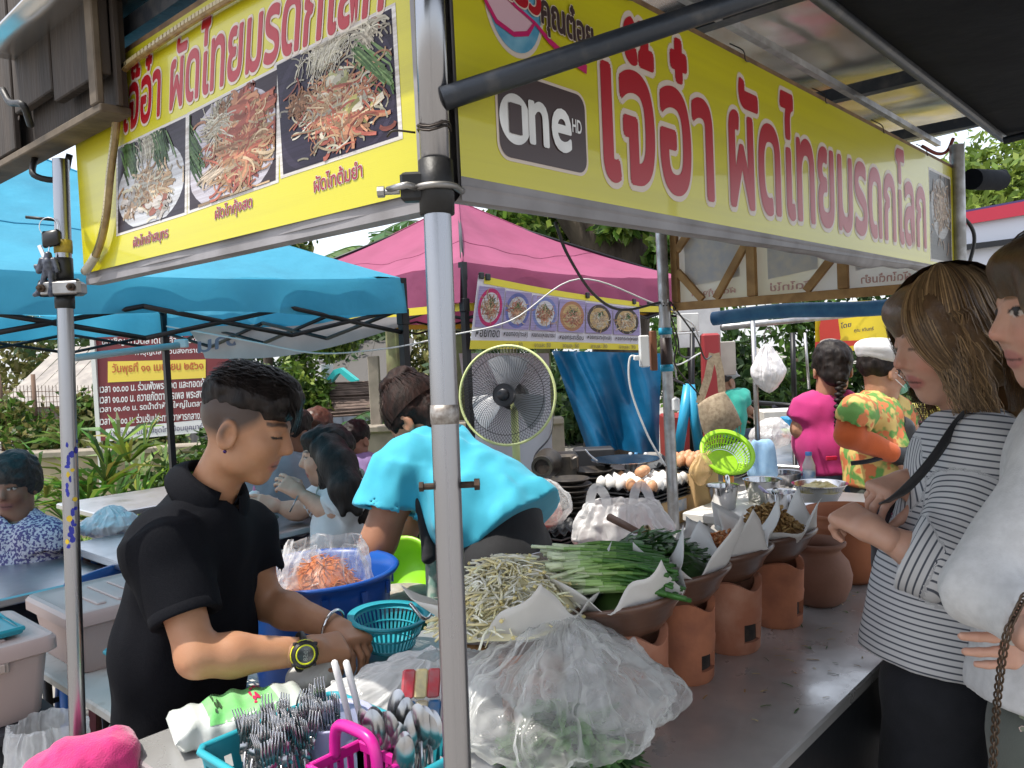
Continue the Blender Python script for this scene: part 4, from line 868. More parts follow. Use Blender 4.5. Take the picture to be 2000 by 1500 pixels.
# ================================================================ on the counter
CLAY = mat('terracotta', (.46, .17, .085), .85, col2=(.27, .10, .058), nscale=16, ndetail=9, lo=.4, hi=.75, bump=.45, bscale=90, bdist=.002)
CLAY2 = mat('old_terracotta', (.38, .14, .075), .85, col2=(.52, .27, .18), nscale=14, ndetail=9, lo=.4, hi=.75, bump=.45, bscale=70, bdist=.002)
BOWLM = mat('burnished_clay', (.085, .042, .028), .30, col2=(.15, .075, .048), nscale=12, bump=.15, bscale=40, coat=.15)
PAPER = mat('white_paper', (.82, .80, .77), .55, col2=(.76, .74, .71), nscale=9, bump=.12, bscale=25, translucent=.25)
SOOT = mat('soot', (.018, .014, .012), .95, col2=(.05, .035, .028), nscale=50)
def make_stove(x, y, rz, label, r=.064, h=.158, m=CLAY, win=.8):
    t = thing('clay_stove', label, 'clay stove', (x, y, CT), 'small clay stoves along the counter')
    n = 56; c = V((x, y, CT)); w0, w1 = .026 + .004 * math.sin(x * 31), .064 + .005 * math.sin(x * 17); aw = R(24 + 4 * math.sin(x * 23))
    hs = [0, .006, w0, w1, h * .55, h * .57, h * .8, h]; rad = lambda z: r * (.88 + .12 * min(1, z / h) ** .8) - (.003 if z < .002 else 0) + (.0015 if abs(z - h * .55) < .001 else 0)
    mb = MB(); vs = []; fs = []; K = len(hs)
    ang = lambda k: rz + 2 * math.pi * k / n
    def top(k, z):   # three rests on the rim, a lower mouth at the front
        a = 2 * math.pi * k / n; return z + (.010 * (math.cos(3 * a + math.pi) * .5) - .012 * math.exp(-(((a + math.pi) % (2 * math.pi) - math.pi) / .5) ** 2)) * (z / h) ** 6
    for z in hs:
        for k in range(n): a = ang(k); q = rad(z) * (1 + .012 * math.sin(2 * a + x * 40)); vs.append(c + V((q * math.cos(a), q * math.sin(a), top(k, z))))
    inwin = lambda k: abs(((2 * math.pi * (k + .5) / n + math.pi * (1 - 0)) % (2 * math.pi)) - math.pi) < aw
    for j in range(K - 1):
        for k in range(n):
            if j == 2 and inwin(k): continue
            l = (k + 1) % n; fs.append((j * n + k, j * n + l, j * n + n + l, j * n + n + k))
    # rim and inside
    inn = [(h + .002, -.006), (h - .002, -.016), (h * .5, -.018), (.012, -.022)]
    for (z, d) in inn:
        for k in range(n): a = ang(k); q = rad(min(z, h)) + d; vs.append(c + V((q * math.cos(a), q * math.sin(a), top(k, z))))
    for j in range(K - 1, K + 3):
        for k in range(n): l = (k + 1) % n; fs.append((j * n + k, j * n + l, j * n + n + l, j * n + n + k))
    fs.append(tuple(range((K + 3) * n, (K + 4) * n)))
    # window reveal
    ks = [k for k in range(n) if inwin(k)]; ks.sort(key=lambda k: (k + n // 2) % n); seq = ks + [(ks[-1] + 1) % n]; b0 = len(vs)
    for z in (w0, w1):
        for k in seq: a = ang(k); q = rad(z) - .0165; vs.append(c + V((q * math.cos(a), q * math.sin(a), z)))
    m_ = len(seq)
    for i in range(m_ - 1):
        fs.append((2 * n + seq[i], 2 * n + seq[i + 1], b0 + i + 1, b0 + i)); fs.append((3 * n + seq[i + 1], 3 * n + seq[i], b0 + m_ + i, b0 + m_ + i + 1))
    fs.append((2 * n + seq[0], b0, b0 + m_, 3 * n + seq[0])); fs.append((2 * n + seq[-1], 3 * n + seq[-1], b0 + 2 * m_ - 1, b0 + m_ - 1))
    mb._add(vs, fs); mb.build('clay_body', m, t, True, auto=38)
    mb = MB(); mb.grid(lambda u, v: c + V(((rad(.05) - .010) * math.cos(rz + (u - .5) * 2 * aw), (rad(.05) - .010) * math.sin(rz + (u - .5) * 2 * aw), lerp(w0, w1, v))), 8, 1); mb.build('fire_opening', SOOT, t)
    mb = MB(); mb.lathe([(.0001, .020), (r * .6, .020), (r * .62, .12)], c, 24); mb.build('soot_lining', SOOT, t, True)
    return t
def tilt_axis(deg, dirv):   # up axis leaning towards dirv
    return (UP * math.cos(R(deg)) + V(dirv).normalized() * math.sin(R(deg))).normalized()
def make_bowl(c, ax, label, r=.106, d=.062, m=BOWLM):
    mb = MB(); mb.lathe([(.0001, -d), (.035, -d), (.05, -d + .004), (.072, -d + .022), (.092, -d + .046), (r - .004, -.008), (r + .003, -.002), (r + .006, .004), (r + .002, .0085), (r - .006, .006), (r - .012, -.004), (.078, -.036), (.045, -d + .014), (.0001, -d + .011)], c, 48, ax, wob=.004, seed=int(c.x * 50))
    return mb.build('clay_bowl', m, None, True, label=label, cat='bowl', group='brown clay bowls on the stoves')
def make_paper(c, ax, rot, label, size=.118, seed=0, up=.055, lip=.035):
    x, y, z = frame(ax); rr = random.Random(seed); ph = [rr.uniform(0, 6.28) for _ in range(8)]; mb = MB(); a0 = rot
    X = x * math.cos(a0) + y * math.sin(a0); Y = -x * math.sin(a0) + y * math.cos(a0); cu = [rr.uniform(.55, 1.35) for _ in range(4)]
    def fn(u, v):
        a, b = 2 * u - 1, 2 * v - 1; rad = math.hypot(a, b); g = math.atan2(b, a)
        corner = max(0, rad - 1) / .414 if rad > 1 else 0
        q = [cu[i] for i in ((0 if a > 0 else 1) + (0 if b > 0 else 2),)][0]
        base = -.045 + .058 * min(1.0, rad) ** 2.2
        fold = (.010 * math.sin(5 * g + ph[0]) + .007 * math.sin(9 * g + ph[1])) * min(1, rad) ** 3
        e = max(0, rad - .85)
        z_ = base + fold + up * q * corner ** 1.1 + e * .02 + .006 * math.sin(a * 7 + ph[2]) * math.sin(b * 6 + ph[3]) * rad
        s = size * (1 - .12 * min(1, rad) * abs(math.sin(2.5 * g + ph[4]))) * (1 + .03 * corner)
        return c + X * (a * s * .92) + Y * (b * s * .92) + V(ax) * z_
    mb.grid(fn, 26, 26); o = mb.build('bowl_paper', PAPER, None, True, label=label, cat='paper', group='white papers lining the clay bowls')
    so = o.modifiers.new('t', 'SOLIDIFY'); so.thickness = .0008; return o
def mound(c, ax, rx, ry, h, m, name, label, noise=.006, seed=1, parent=None):
    x, y, z = frame(ax); mb = MB(); rr = random.Random(seed); ph = [rr.uniform(0, 6.28) for _ in range(6)]
    def fn(u, v):
        g = u * 2 * math.pi; q = v; n_ = math.sin(5 * g + ph[0] + q * 4) * math.sin(q * 9 + ph[1]) + .5 * math.sin(11 * g + ph[2]) * math.sin(q * 17 + ph[3])
        return c + x * (rx * q * math.cos(g)) + y * (ry * q * math.sin(g)) + V(ax) * (h * (1 - q ** 2.2) + noise * n_ * (1 - q * .5))
    mb.grid(fn, 40, 12, True); return mb
def stuff(mb, name, m, label, cat, colors=True, smooth=True):
    return mb.build(name, m, None, smooth, colors=colors, label=label, cat=cat, kind='stuff')
COLM = mat('fresh_food', (1, 1, 1), .40, attr='Col', col2=(.94, .94, .94), nscale=90, spec=.5, translucent=.28)
DRYM = mat('dry_food', (1, 1, 1), .8, attr='Col', col2=(.75, .75, .75), nscale=160, bump=.4, bscale=300)
TV = (0, 1, 0)   # the bowls lean towards the cook
row = [(1.235, .83), (1.43, .838), (1.63, .838), (1.833, .822)]
slab = ('small clay stove under the scallion bowl', 'small clay stove with open fire door under the chopped chive bowl', 'small clay stove with open fire door under the orange shrimp bowl', 'small clay stove with open fire door under the dried radish bowl')
flab = ('cut scallions', 'chopped chives', 'orange dried shrimp', 'brown dried radish')
BC = []
for i, (x, y) in enumerate(row):
    make_stove(x, y, R((-100, -93, -102, -88)[i]), slab[i], r=(.062, .0625, .068, .0635)[i], h=.158 + (0, .004, -.003, -.006)[i], m=(CLAY2, CLAY, CLAY2, CLAY)[i])
    ax = tilt_axis((12, 11, 10, 9)[i], TV); c = V((x - .004, y + .012, CT + .158 + .050)); BC.append((c, ax))
    make_bowl(c, ax, 'burnished brown clay bowl holding ' + flab[i])
    make_paper(c + ax * .004, ax, (.35, .9, .2, .6)[i], 'white paper lining the bowl of ' + flab[i], .128, 10 + i, up=.066)
# sprouts: bowl nearest the plastic bag, on a fifth stove
make_stove(1.10, .965, R(-75), 'small clay stove under the bean sprout bowl, behind the plastic bag', h=.15, m=CLAY2)
c0 = V((1.09, .975, CT + .192)); a0 = tilt_axis(8, TV); BC.insert(0, (c0, a0)); make_bowl(c0, a0, 'burnished brown clay bowl holding bean sprouts'); make_paper(c0 + a0 * .004, a0, .15, 'white paper lining the bowl of bean sprouts', .160, 33, up=.065)
rr = random.Random(11)
def pile(mb, c, ax, n, rx, ry, h, L, w, cols, curl=1.0, flat=.35, tubes=True, sides=5, heads=None, direction=None, dspread=.4, lift=.55):
    x, y, z = frame(ax)
    for i in range(n):
        g, q = rr.uniform(0, 6.28), math.sqrt(rr.random()); p = c + x * (rx * q * math.cos(g)) + y * (ry * q * math.sin(g)) + V(ax) * (h * (1 - q * q) * rr.uniform(lift, 1.08))
        if direction is None: a = rr.uniform(0, 6.28); d = (x * math.cos(a) + y * math.sin(a) + V(ax) * rr.uniform(-flat, flat)).normalized()
        else: d = (V(direction) + x * rr.uniform(-dspread, dspread) + y * rr.uniform(-dspread, dspread) + V(ax) * rr.uniform(-flat, flat) * .4).normalized()
        ll = L * rr.uniform(.6, 1.25); s = d.cross(V(ax)).normalized(); b = rr.uniform(-1, 1) * curl; b2 = rr.uniform(-.6, .8) * curl
        pts = [p + d * (ll * (t - .5)) + s * (b * ll * .5 * (t - .5) ** 2 * 2) - V(ax) * (abs(b2) * ll * .6 * (t - .5) ** 2 * 2) for t in (0, .25, .5, .75, 1)]
        cc = rr.choice(cols); k = rr.uniform(.8, 1.15); mb.col = tuple(min(1, q_ * k) for q_ in cc)
        ww = w * rr.uniform(.75, 1.25)
        if tubes: mb.tube(pts, [ww, ww, ww, ww * .9, ww * .6], sides)
        else: mb.ribbon(pts, [ww, ww * 1.3, ww * 1.3, ww * 1.1, ww * .3], (V(ax) + s * rr.uniform(-.8, .8)).normalized())
        if heads and rr.random() < .4: mb.col = heads; mb.tube([pts[0] - d * .004, pts[0], pts[0] + d * .004], [.001, w * 2.1, .001], 6)
c, ax = BC[0]; mb = mound(c + ax * -.01, ax, .110, .125, .097, None, '', ''); mb.c = [(.97, .90, .60)] * len(mb.v)
pile(mb, c + ax * .008 + V((-.01, .02, 0)), ax, 760, .115, .135, .098, .066, .0020, [(.96, .91, .68), (.97, .95, .84), (.95, .86, .52), (.97, .94, .78)], 1.3, .5, heads=(.88, .76, .36), lift=.88); stuff(mb, 'bean_sprouts', COLM, 'heap of pale yellow bean sprouts in the papered bowl', 'bean sprouts')
c, ax = BC[1]; mb = mound(c + ax * -.01, ax, .085, .085, .05, None, '', ''); mb.c = [(.05, .10, .02)] * len(mb.v)
dd = (RH * .93 + FH * -.30).normalized(); x_, y_, _ = frame(ax)
for i in range(130):   # scallions: white stems to the cook's side, green leaves to the customers
    o = c + FH * rr.uniform(-.075, .085) - RH * .02 + ax * (.035 + .055 * rr.random()); L = rr.uniform(.17, .225); d = (dd + FH * rr.gauss(.02, .16) + UP * rr.uniform(-.12, .10)).normalized(); w = rr.uniform(.0026, .0046); st = rr.uniform(-.03, .03); bw = rr.uniform(-.05, .05)
    p = [o + d * (L * (t - .5) + st) - UP * (.04 * max(0, t - .55) ** 1.5 + .02 * max(0, .4 - t)) + FH * (rr.uniform(-.002, .002) + bw * (t - .5) ** 2 * 3) for t in [k / 7 for k in range(8)]]
    for k in range(7):
        t = (k + .5) / 7; g = min(1, max(0, (t - .10) / .38)); base = V((.82, .88, .62)).lerp(V((.30, .52, .12)), min(1, g * 1.2)).lerp(V((.06, .19, .035)), max(0, min(1, (t - .4) / .3))); mb.col = tuple(base * rr.uniform(.85, 1.15))
        mb.tube([p[k], p[k + 1]], [w, w], 6, cap=(k in (0, 6)))
stuff(mb, 'cut_scallions', COLM, 'bundle of scallions with white stems and dark green leaves in papered bowl', 'scallions')
c, ax = BC[2]; mb = mound(c + ax * -.01, ax, .09, .09, .06, None, '', ''); mb.c = [(.03, .07, .015)] * len(mb.v)
pile(mb, c + ax * .012 + V((-.02, .05, .0)), ax, 520, .10, .12, .075, .060, .0062, [(.045, .13, .028), (.065, .18, .035), (.03, .09, .02), (.10, .24, .055)], .5, .35, tubes=False); stuff(mb, 'chopped_chives', COLM, 'heap of dark green chopped chives in the papered bowl', 'chives', smooth=False)
c, ax = BC[3]; mb = mound(c + ax * -.012, ax, .085, .085, .045, None, '', ''); mb.c = [(.62, .26, .10)] * len(mb.v)
pile(mb, c + ax * .004, ax, 420, .075, .075, .045, .012, .0026, [(.74, .34, .14), (.80, .44, .22), (.68, .26, .09)], 2.5, .8, sides=4); stuff(mb, 'dried_shrimp', DRYM, 'heap of tiny orange dried shrimp in the papered bowl', 'dried shrimp')
c, ax = BC[4]; mb = mound(c + ax * -.012, ax, .085, .085, .06, None, '', ''); mb.c = [(.30, .16, .05)] * len(mb.v)
pile(mb, c + ax * .012, ax, 420, .075, .075, .065, .016, .0034, [(.36, .20, .06), (.44, .26, .09), (.26, .13, .04), (.50, .32, .12)], 2.0, .8, sides=4); stuff(mb, 'dried_radish', DRYM, 'heap of brown chopped dried radish in the papered bowl', 'dried radish')
mb = MB(); q = BC[4][0]; mb.tube(smoothpath([q + V((.03, -.01, .03)), q + V((.045, .0, .07)), q + V((.05, .004, .095))], 8), [.004] * 9, 8); mb.lathe([(.006, -.002), (.0095, 0), (.006, .002)], q + V((.051, .004, .098)), 14, FH); mb.build('ladle', STEEL, None, True, label='steel ladle handle sticking out of the dried radish bowl', cat='ladle')
# two clay jars
def jar(c, prof, label, m):
    mb = MB(); mb.lathe(prof, c, 56, wob=.003, seed=3); return mb.build('clay_jar', m, None, True, label=label, cat='jar')
jar(V((2.03, .80, CT)), [(.0001, 0), (.05, 0), (.066, .012), (.080, .045), (.084, .075), (.076, .108), (.060, .128), (.056, .136), (.062, .144), (.070, .150), (.071, .156), (.066, .160), (.058, .152), (.052, .136), (.066, .11), (.07, .08), (.05, .02), (.0001, .015)], 'round brown clay jar with narrow lipped mouth', mat('brown_jar', (.19, .085, .052), .75, col2=(.25, .12, .08), nscale=9, bump=.2, bscale=50))
jar(V((2.27, .805, CT)), [(.0001, 0), (.06, 0), (.085, .015), (.108, .06), (.116, .11), (.114, .145), (.118, .153), (.122, .165), (.118, .172), (.122, .185), (.124, .192), (.118, .195), (.112, .185), (.108, .15), (.108, .10), (.07, .02), (.0001, .016)], 'wide orange clay pot behind the brown jar', mat('orange_pot', (.37, .125, .05), .7, col2=(.30, .10, .045), nscale=8, bump=.2, bscale=50))
# ---------------------------------------------------------------- plastic bags
BAG = mat('clear_film', (.86, .87, .86), .14, alpha=.19, spec=.7, bump=.6, bscale=30, bdist=.008, translucent=.4)
BAG2 = mat('milky_film', (.84, .84, .84), .2, alpha=.45, spec=.6, bump=.8, bscale=30, bdist=.008, translucent=.35)
def soft_bag(name, label, c, rx, ry, h, apex, m, seed=0, folds=11, ax=None, xdir=None, lean=(0, 0, 0), nu=150, nv=48, mouth=0.0, fold_amp=.12, belly=.42):
    x = V(xdir or (1, 0, 0)).normalized(); y = UP.cross(x); apex = V(apex); c = V(c)
    g = np.linspace(0, 2 * np.pi, nu, endpoint=False)[None, :].repeat(nv + 1, 0); v = np.linspace(0, 1, nv + 1)[:, None].repeat(nu, 1)
    prof = np.where(v < belly, np.sin(np.minimum(1, v / belly) * np.pi / 2) ** .55, 1 - (np.maximum(v - belly, 0) / (1 - belly)) ** 1.35 * (1 - mouth))
    f_ = sum(w * (1 - 2.2 * np.abs(_lattice((np.cos(g) * k, np.sin(g) * k, v * vs), 1.0, seed * 5 + i))) for i, (k, vs, w) in enumerate(((1.3, 1.6, .40), (2.8, 1.2, .35), (6.5, 1.0, .28), (13, 2.0, .14))))
    q = prof * (1 + fold_amp * f_ * (.35 + v)); zz = v ** .85 + .03 * f_ * (v < .97)
    xa, ya = np.array(x), np.array(y); ca, aa = np.array(c), np.array(apex); t = (v ** 1.3)[..., None]
    p = ca + (aa - ca) * np.array((1, 1, 0)) * t + xa * (rx * q * np.cos(g))[..., None] + ya * (ry * q * np.sin(g))[..., None]
    p[..., 2] = ca[2] + zz * (aa[2] - ca[2]); cr = min(rx, ry) * .10
    for ax_ in range(3): p[..., ax_] += _lattice((p[..., 0], p[..., 1], p[..., 2]), 26, seed + 70 + ax_, cr) * (v > .04) + _lattice((p[..., 0], p[..., 1], p[..., 2]), 62, seed + 80 + ax_, cr * .45) * (v > .04)
    p[..., 2] = np.maximum(p[..., 2], ca[2]); idx = np.arange((nv + 1) * nu).reshape(nv + 1, nu); nx = np.roll(idx, -1, 1)
    fc = np.stack([idx[:-1], nx[:-1], nx[1:], idx[1:]], -1).reshape(-1, 4); return props(mesh_obj(name, p.reshape(-1, 3), fc, m, None, True), label, 'plastic bag')
gb = V((.985, .80, CT)); soft_bag('plastic_bag', 'big clear plastic bag of greens slumped on the counter before the bean sprouts', gb + V((-.012, 0, .002)), .165, .135, .235, V((1.06, .87, CT + .225)), BAG, 3, 13, xdir=(RH * 1 + FH * .25), mouth=.10, fold_amp=.34, nu=220, nv=70)
soft_bag('plastic_film', 'loose gathered clear plastic flap over the bag of greens', gb + V((.09, -.02, .04)), .135, .09, .15, V((1.085, .86, CT + .20)), BAG, 8, 14, xdir=RH, mouth=.16, fold_amp=.45, nu=200, nv=50, belly=.3)
mb = MB(); G = [(.05, .13, .03), (.09, .22, .06), (.03, .09, .025), (.14, .28, .09)]
rr = random.Random(21); pile(mb, gb + V((.0, -.0, .02)), UP, 330, .11, .075, .085, .085, .012, G, 1.2, .5, tubes=False); stuff(mb, 'bagged_greens', COLM, 'loose leafy greens inside the big clear plastic bag', 'greens', smooth=False)
nb = onZ(758, 1425, CT); soft_bag('plastic_bag', 'crumpled clear plastic bag with noodle packets beside the corner pole', nb + V((.02, 0, .002)), .150, .105, .105, nb + V((.10, -.03, .115)), BAG2, 5, 12, xdir=(RH + FH * .3), mouth=.22, fold_amp=.3, nu=190, nv=50)
pk_cols = [((.55, .02, .04), (.72, .60, .30), 'red'), ((.02, .16, .42), (.75, .62, .40), 'blue')]
for i, (a, b_, nm) in enumerate(pk_cols):
    t = thing('noodle_packet', 'small %s and yellow packet inside the crumpled plastic bag' % nm, 'packet', P(820, 1330 + 70 * i, 1.40)); c = P(822, 1335 + 62 * i, 1.39 - .01 * i); xx = (RH + UP * -.1 + FH * .25).normalized(); zz = (UP + FH * .35 + RH * .1).normalized()
    for j, cc in enumerate((a, b_, a)):
        mb = MB(); mb.box(c + xx * ((j - 1) * .022), (.022, .012, .048), xx, None, zz, .003); mb.build('printed_panel', mat('pk_%d_%d' % (i, j), cc, .3, col2=tuple(q * .6 + .1 for q in cc), nscale=60), t)
# white wrapped bundle under the hands
S = SDF(.005); wbn = onZ(612, 1345, CT); S.ecap(wbn + UP * .022 - RH * .035, wbn + UP * .03 + RH * .03, FH, .045, .022, .035, .028, .02); S.cap(wbn + RH * .02 + UP * .03, wbn + RH * .045 + UP * .075, .018, .012, .02); S.cap(wbn + RH * .0 + UP * .03, wbn - RH * .01 + UP * .06, .02, .014, .02); S.noise(.007, 26, 4)
v, f = S.mesh(1); props(mesh_obj('wrapped_bundle', v, f, mat('milky_wrap', (.66, .64, .60), .35, col2=(.55, .54, .50), nscale=20, bump=.6, bscale=60, bdist=.006), None, True), 'white wrapped food bundle under the hands of person in black polo', 'bundle')
# napkin pack
npk = thing('napkin_pack', 'green and white plastic pack of paper napkins beside the cutlery basket', 'napkin pack', onZ(450, 1430, CT)); a = onZ(335, 1462, CT); b_ = onZ(600, 1392, CT); dx = (b_ - a).normalized(); dy = UP.cross(dx); L = (b_ - a).length
mb = MB()
def pk_fn(s, t):
    x = (s - .5) * L; g = t * 2 * math.pi; e = (1 - abs(2 * s - 1) ** 6) ** .5; q = .003 * math.sin(s * 40 + t * 9) + .003 * math.sin(t * 19 + s * 11)
    return (a + b_) / 2 + dx * x + dy * ((.062 + q) * math.copysign(abs(math.cos(g)) ** .55, math.cos(g))) + UP * (.030 + (.029 + q) * e * math.copysign(abs(math.sin(g)) ** .6, math.sin(g)))
mb.grid(lambda u, v: pk_fn(v, u), 48, 40, True); mb.build('wrapper', mat('napkin_film', (.56, .58, .56), .22, col2=(.48, .54, .50), nscale=10, bump=.4, bscale=30, bdist=.005), npk, True)
mb = MB(); gn = mat('green_film', (.16, .52, .16), .25, col2=(.30, .62, .28), nscale=12, bump=.4, bscale=30, bdist=.005)
mb.grid(lambda u, v: pk_fn(.24 + .5 * v, .06 + .38 * u) + UP * .0012, 20, 24); mb.build('green_print', gn, npk, True)
for (s0, cc) in ((.62, (.50, .03, .10)), (.34, (.05, .10, .05))):
    mb = MB(); rr = random.Random(3)
    for k in range(9): s, t = s0 + rr.uniform(-.07, .07), .22 + rr.uniform(-.08, .09); mb.poly([pk_fn(s + .013 * math.cos(g) * rr.uniform(.6, 1.2), t + .02 * math.sin(g)) + UP * (.0022 + .0001 * k) for g in [q * .9 for q in range(7)]])
    mb.build('printed_motif', mat('motif%.1f' % s0, cc, .3), npk)
# pink towel over the counter corner
S = SDF(.0055); tw = onZ(158, 1492, CT) - UP * .03; S.ecap(tw + UP * .02 - RH * .05 - FH * .03, tw + UP * .045 + RH * .045 + FH * .02, FH, .06, .028, .05, .036, .03); S.cap(tw + UP * .05 - RH * .02, tw + UP * .04 + RH * .06, .03, .022, .03); S.cap(tw - RH * .06 + UP * .01, tw - RH * .10 - UP * .10, .045, .04, .03); S.cap(tw + RH * .02 + UP * .02 - FH * .02, tw + RH * .08 + UP * .015 - FH * .01, .03, .02, .02); S.noise(.013, 13, 7); S.noise(.006, 30, 9); S.noise(.0025, 90, 8)
v, f = S.mesh(1); props(mesh_obj('pink_towel', v, f, cloth('pink_terry', (.50, .018, .15), (.40, .015, .12), 60, .95, bump=.9, bscale=330, sheen=.4), None, True), 'bright pink terry towel heaped on the counter corner by the pole', 'towel')
# ---------------------------------------------------------------- cutlery basket
AQUA = mat('aqua_plastic', (.028, .36, .44), .34, col2=(.03, .33, .41), nscale=4, translucent=.12); MAG = mat('magenta_plastic', (.60, .018, .28), .32, translucent=.1)
def slotted_basket(name, label, x0, x1, y0, y1, z0, z1, m, flare=.012, slots=9, cat='basket', group=None, slot_h=(.25, .75), rot=0):
    t = thing(name, label, cat, ((x0 + x1) / 2, (y0 + y1) / 2, z0), group); cx, cy = (x0 + x1) / 2, (y0 + y1) / 2
    rz = Matrix.Rotation(rot, 3, 'Z')
    def W(x, y, z): q = rz @ V((x - cx, y - cy, 0)); return V((cx + q.x, cy + q.y, z))
    mb = MB(); th = .0025
    cor = [(x0, y0), (x1, y0), (x1, y1), (x0, y1)]; nrm = [(0, -1), (1, 0), (0, 1), (-1, 0)]
    def pt(i, s, h, off):
        (ax_, ay), (bx, by) = cor[i], cor[(i + 1) % 4]; n_ = nrm[i]; fl = flare * h
        x = lerp(ax_, bx, s); y = lerp(ay, by, s); x = cx + (x - cx) * (1 + fl / max(.01, abs(x1 - cx)) * (1 if abs(n_[0]) else 1)); y = cy + (y - cy) * (1 + fl / max(.01, abs(y1 - cy)))
        return W(x + n_[0] * off, y + n_[1] * off, lerp(z0, z1, h))
    for i in range(4):
        L = math.dist(cor[i], cor[(i + 1) % 4]); n_ = max(3, int(round(slots * L / max(x1 - x0, y1 - y0)))); ss = [0]
        for k in range(n_): ss += [(k + .28) / n_, (k + .78) / n_]
        ss.append(1); hs = [0, slot_h[0], (slot_h[0] + slot_h[1]) / 2 - .03, (slot_h[0] + slot_h[1]) / 2 + .03, slot_h[1], 1]
        for a in range(len(ss) - 1):
            for b in range(len(hs) - 1):
                if a % 2 == 1 and b in (1, 3): continue
                for off in (0, -th): mb.quad(pt(i, ss[a], hs[b], off), pt(i, ss[a + 1], hs[b], off), pt(i, ss[a + 1], hs[b + 1], off), pt(i, ss[a], hs[b + 1], off))
    mb.build('slotted_wall', m, t); mb = MB(); mb.poly([pt(i, 0, 0.01, 0) for i in range(4)]); mb.build('base', m, t)
    rim = []
    for i in range(4):
        for s in (.03, .08, .5, .92, .97): rim.append(pt(i, s, 1, .004))
    mb = MB(); mb.tube(rim, .006, 8, closed=True); mb.build('rim', m, t, True); return t
slotted_basket('cutlery_basket', 'aqua plastic slotted basket full of forks and spoons on the counter', .580, .800, .865, 1.165, CT + .001, CT + .095, AQUA, slots=12)
FORKM = mat('fork_steel', (.42, .42, .43), .27, 1.0); rr = random.Random(31)
def fork_mesh():
    mb = MB(); mb.tube([V((0, 0, -.085)), V((0, 0, -.02)), V((0, 0, .03))], [.0045, .003, .003], 6)
    mb.box(V((0, 0, .036)), (.018, .002, .018), bev=.0008)
    for k in range(4): x = -.0075 + .005 * k; mb.tube([V((x, 0, .043)), V((x, .0012, .062)), V((x * .95, -.0015, .084))], [.0019, .0017, .0009], 5)
    return mb
def spoon_mesh():
    mb = MB(); mb.tube([V((0, 0, -.085)), V((0, 0, -.02)), V((0, 0, .032))], [.0045, .003, .0035], 6)
    def fn(u, v): g = u * 2 * math.pi; return V((.0165 * v * math.cos(g) * (1 + .12 * math.sin(g) * -1), .007 * (v * v) - .007, .060 + .030 * v * math.sin(g)))
    mb.grid(fn, 20, 6, True); return mb
def cutlery(name, mesh_fn, n, region, tops, label, group, cat, tilt=.22, yaw=None):
    base = None
    for i in range(n):
        x, y = rr.uniform(*region[0]), rr.uniform(*region[1]); z = CT + .055 + rr.uniform(*tops)
        if base is None: o = mesh_fn().build(name, FORKM, None, True); base = o; 
        else: o = base.copy(); COL.objects.link(o)
        o.location = (x, y, z); o.rotation_euler = (rr.uniform(-tilt, tilt), rr.uniform(-tilt, tilt), (YAW - R(90) + rr.uniform(-.8, .8)) if yaw is None else yaw + rr.uniform(-.5, .5)); props(o, label, cat, group)
    bpy.context.view_layer.update()
class _Loc:
    def __init__(s, mb): s.mb = mb
    def build(s, name, m, parent, smooth):
        me = bpy.data.meshes.new(name); me.from_pydata(s.mb.v, [], s.mb.f); me.materials.append(m); me.polygons.foreach_set('use_smooth', [True] * len(me.polygons)); o = bpy.data.objects.new(name, me); COL.objects.link(o); return o
fk, sp = fork_mesh(), spoon_mesh()
cutlery('fork', lambda: _Loc(fk), 58, ((.60, .76), (1.035, 1.150)), (-.005, .022), 'steel fork standing tines up in the aqua basket', 'forks in the aqua basket', 'fork')
cutlery('spoon', lambda: _Loc(sp), 26, ((.715, .79), (.885, .965)), (-.004, .03), 'steel spoon standing bowl up in the aqua basket', 'spoons in the aqua basket', 'spoon', .16)
for k in range(2):
    a = V((.752 + .012 * k, 1.012 - .013 * k, CT + .01)); b_ = P(653 + 23 * k, 1293, 1.245 + .012 * k); mb = MB(); mb.tube([a, lerp(a, b_, .9), b_, b_ + (b_ - a).normalized() * .003], [.0034, .0055, .0052, .0025], 12); mb.build('chopstick', WHITE, None, True, label='white plastic chopstick standing up beside the forks', cat='chopstick', group='pair of white chopsticks')
cd = thing('cutlery_caddy', 'bright pink plastic cutlery caddy with handle inside the aqua basket', 'caddy', (.70, .93, CT)); x0, x1, y0, y1 = .632, .722, .885, .985; hh = CT + .098
mb = MB()
for (a, b_) in (((x0, y0), (x1, y0)), ((x1, y0), (x1, y1)), ((x1, y1), (x0, y1)), ((x0, y1), (x0, y0))):
    L = math.dist(a, b_); n_ = max(2, int(L / .016))
    for k in range(n_ + 1):
        s = k / n_; p = V((lerp(a[0], b_[0], s), lerp(a[1], b_[1], s), 0)); mb.box(p + UP * (CT + .05), (.007, .007, .09))
    mb.box(V(((a[0] + b_[0]) / 2, (a[1] + b_[1]) / 2, hh)), (abs(a[0] - b_[0]) + .008, abs(a[1] - b_[1]) + .008, .016), bev=.002); mb.box(V(((a[0] + b_[0]) / 2, (a[1] + b_[1]) / 2, CT + .022)), (abs(a[0] - b_[0]) + .006, abs(a[1] - b_[1]) + .006, .036))
mb.build('slotted_cup', MAG, cd)
mb = MB(); xm = (x0 + x1) / 2; mb.tube(smoothpath([V((xm, y1, hh)), V((xm, y1 - .004, hh + .035)), V((xm, y1 - .018, hh + .052)), V((xm, (y0 + y1) / 2, hh + .055)), V((xm, y0 + .018, hh + .052)), V((xm, y0 + .004, hh + .035)), V((xm, y0, hh))], 30), .0085, 10); mb.build('handle', MAG, cd, True)
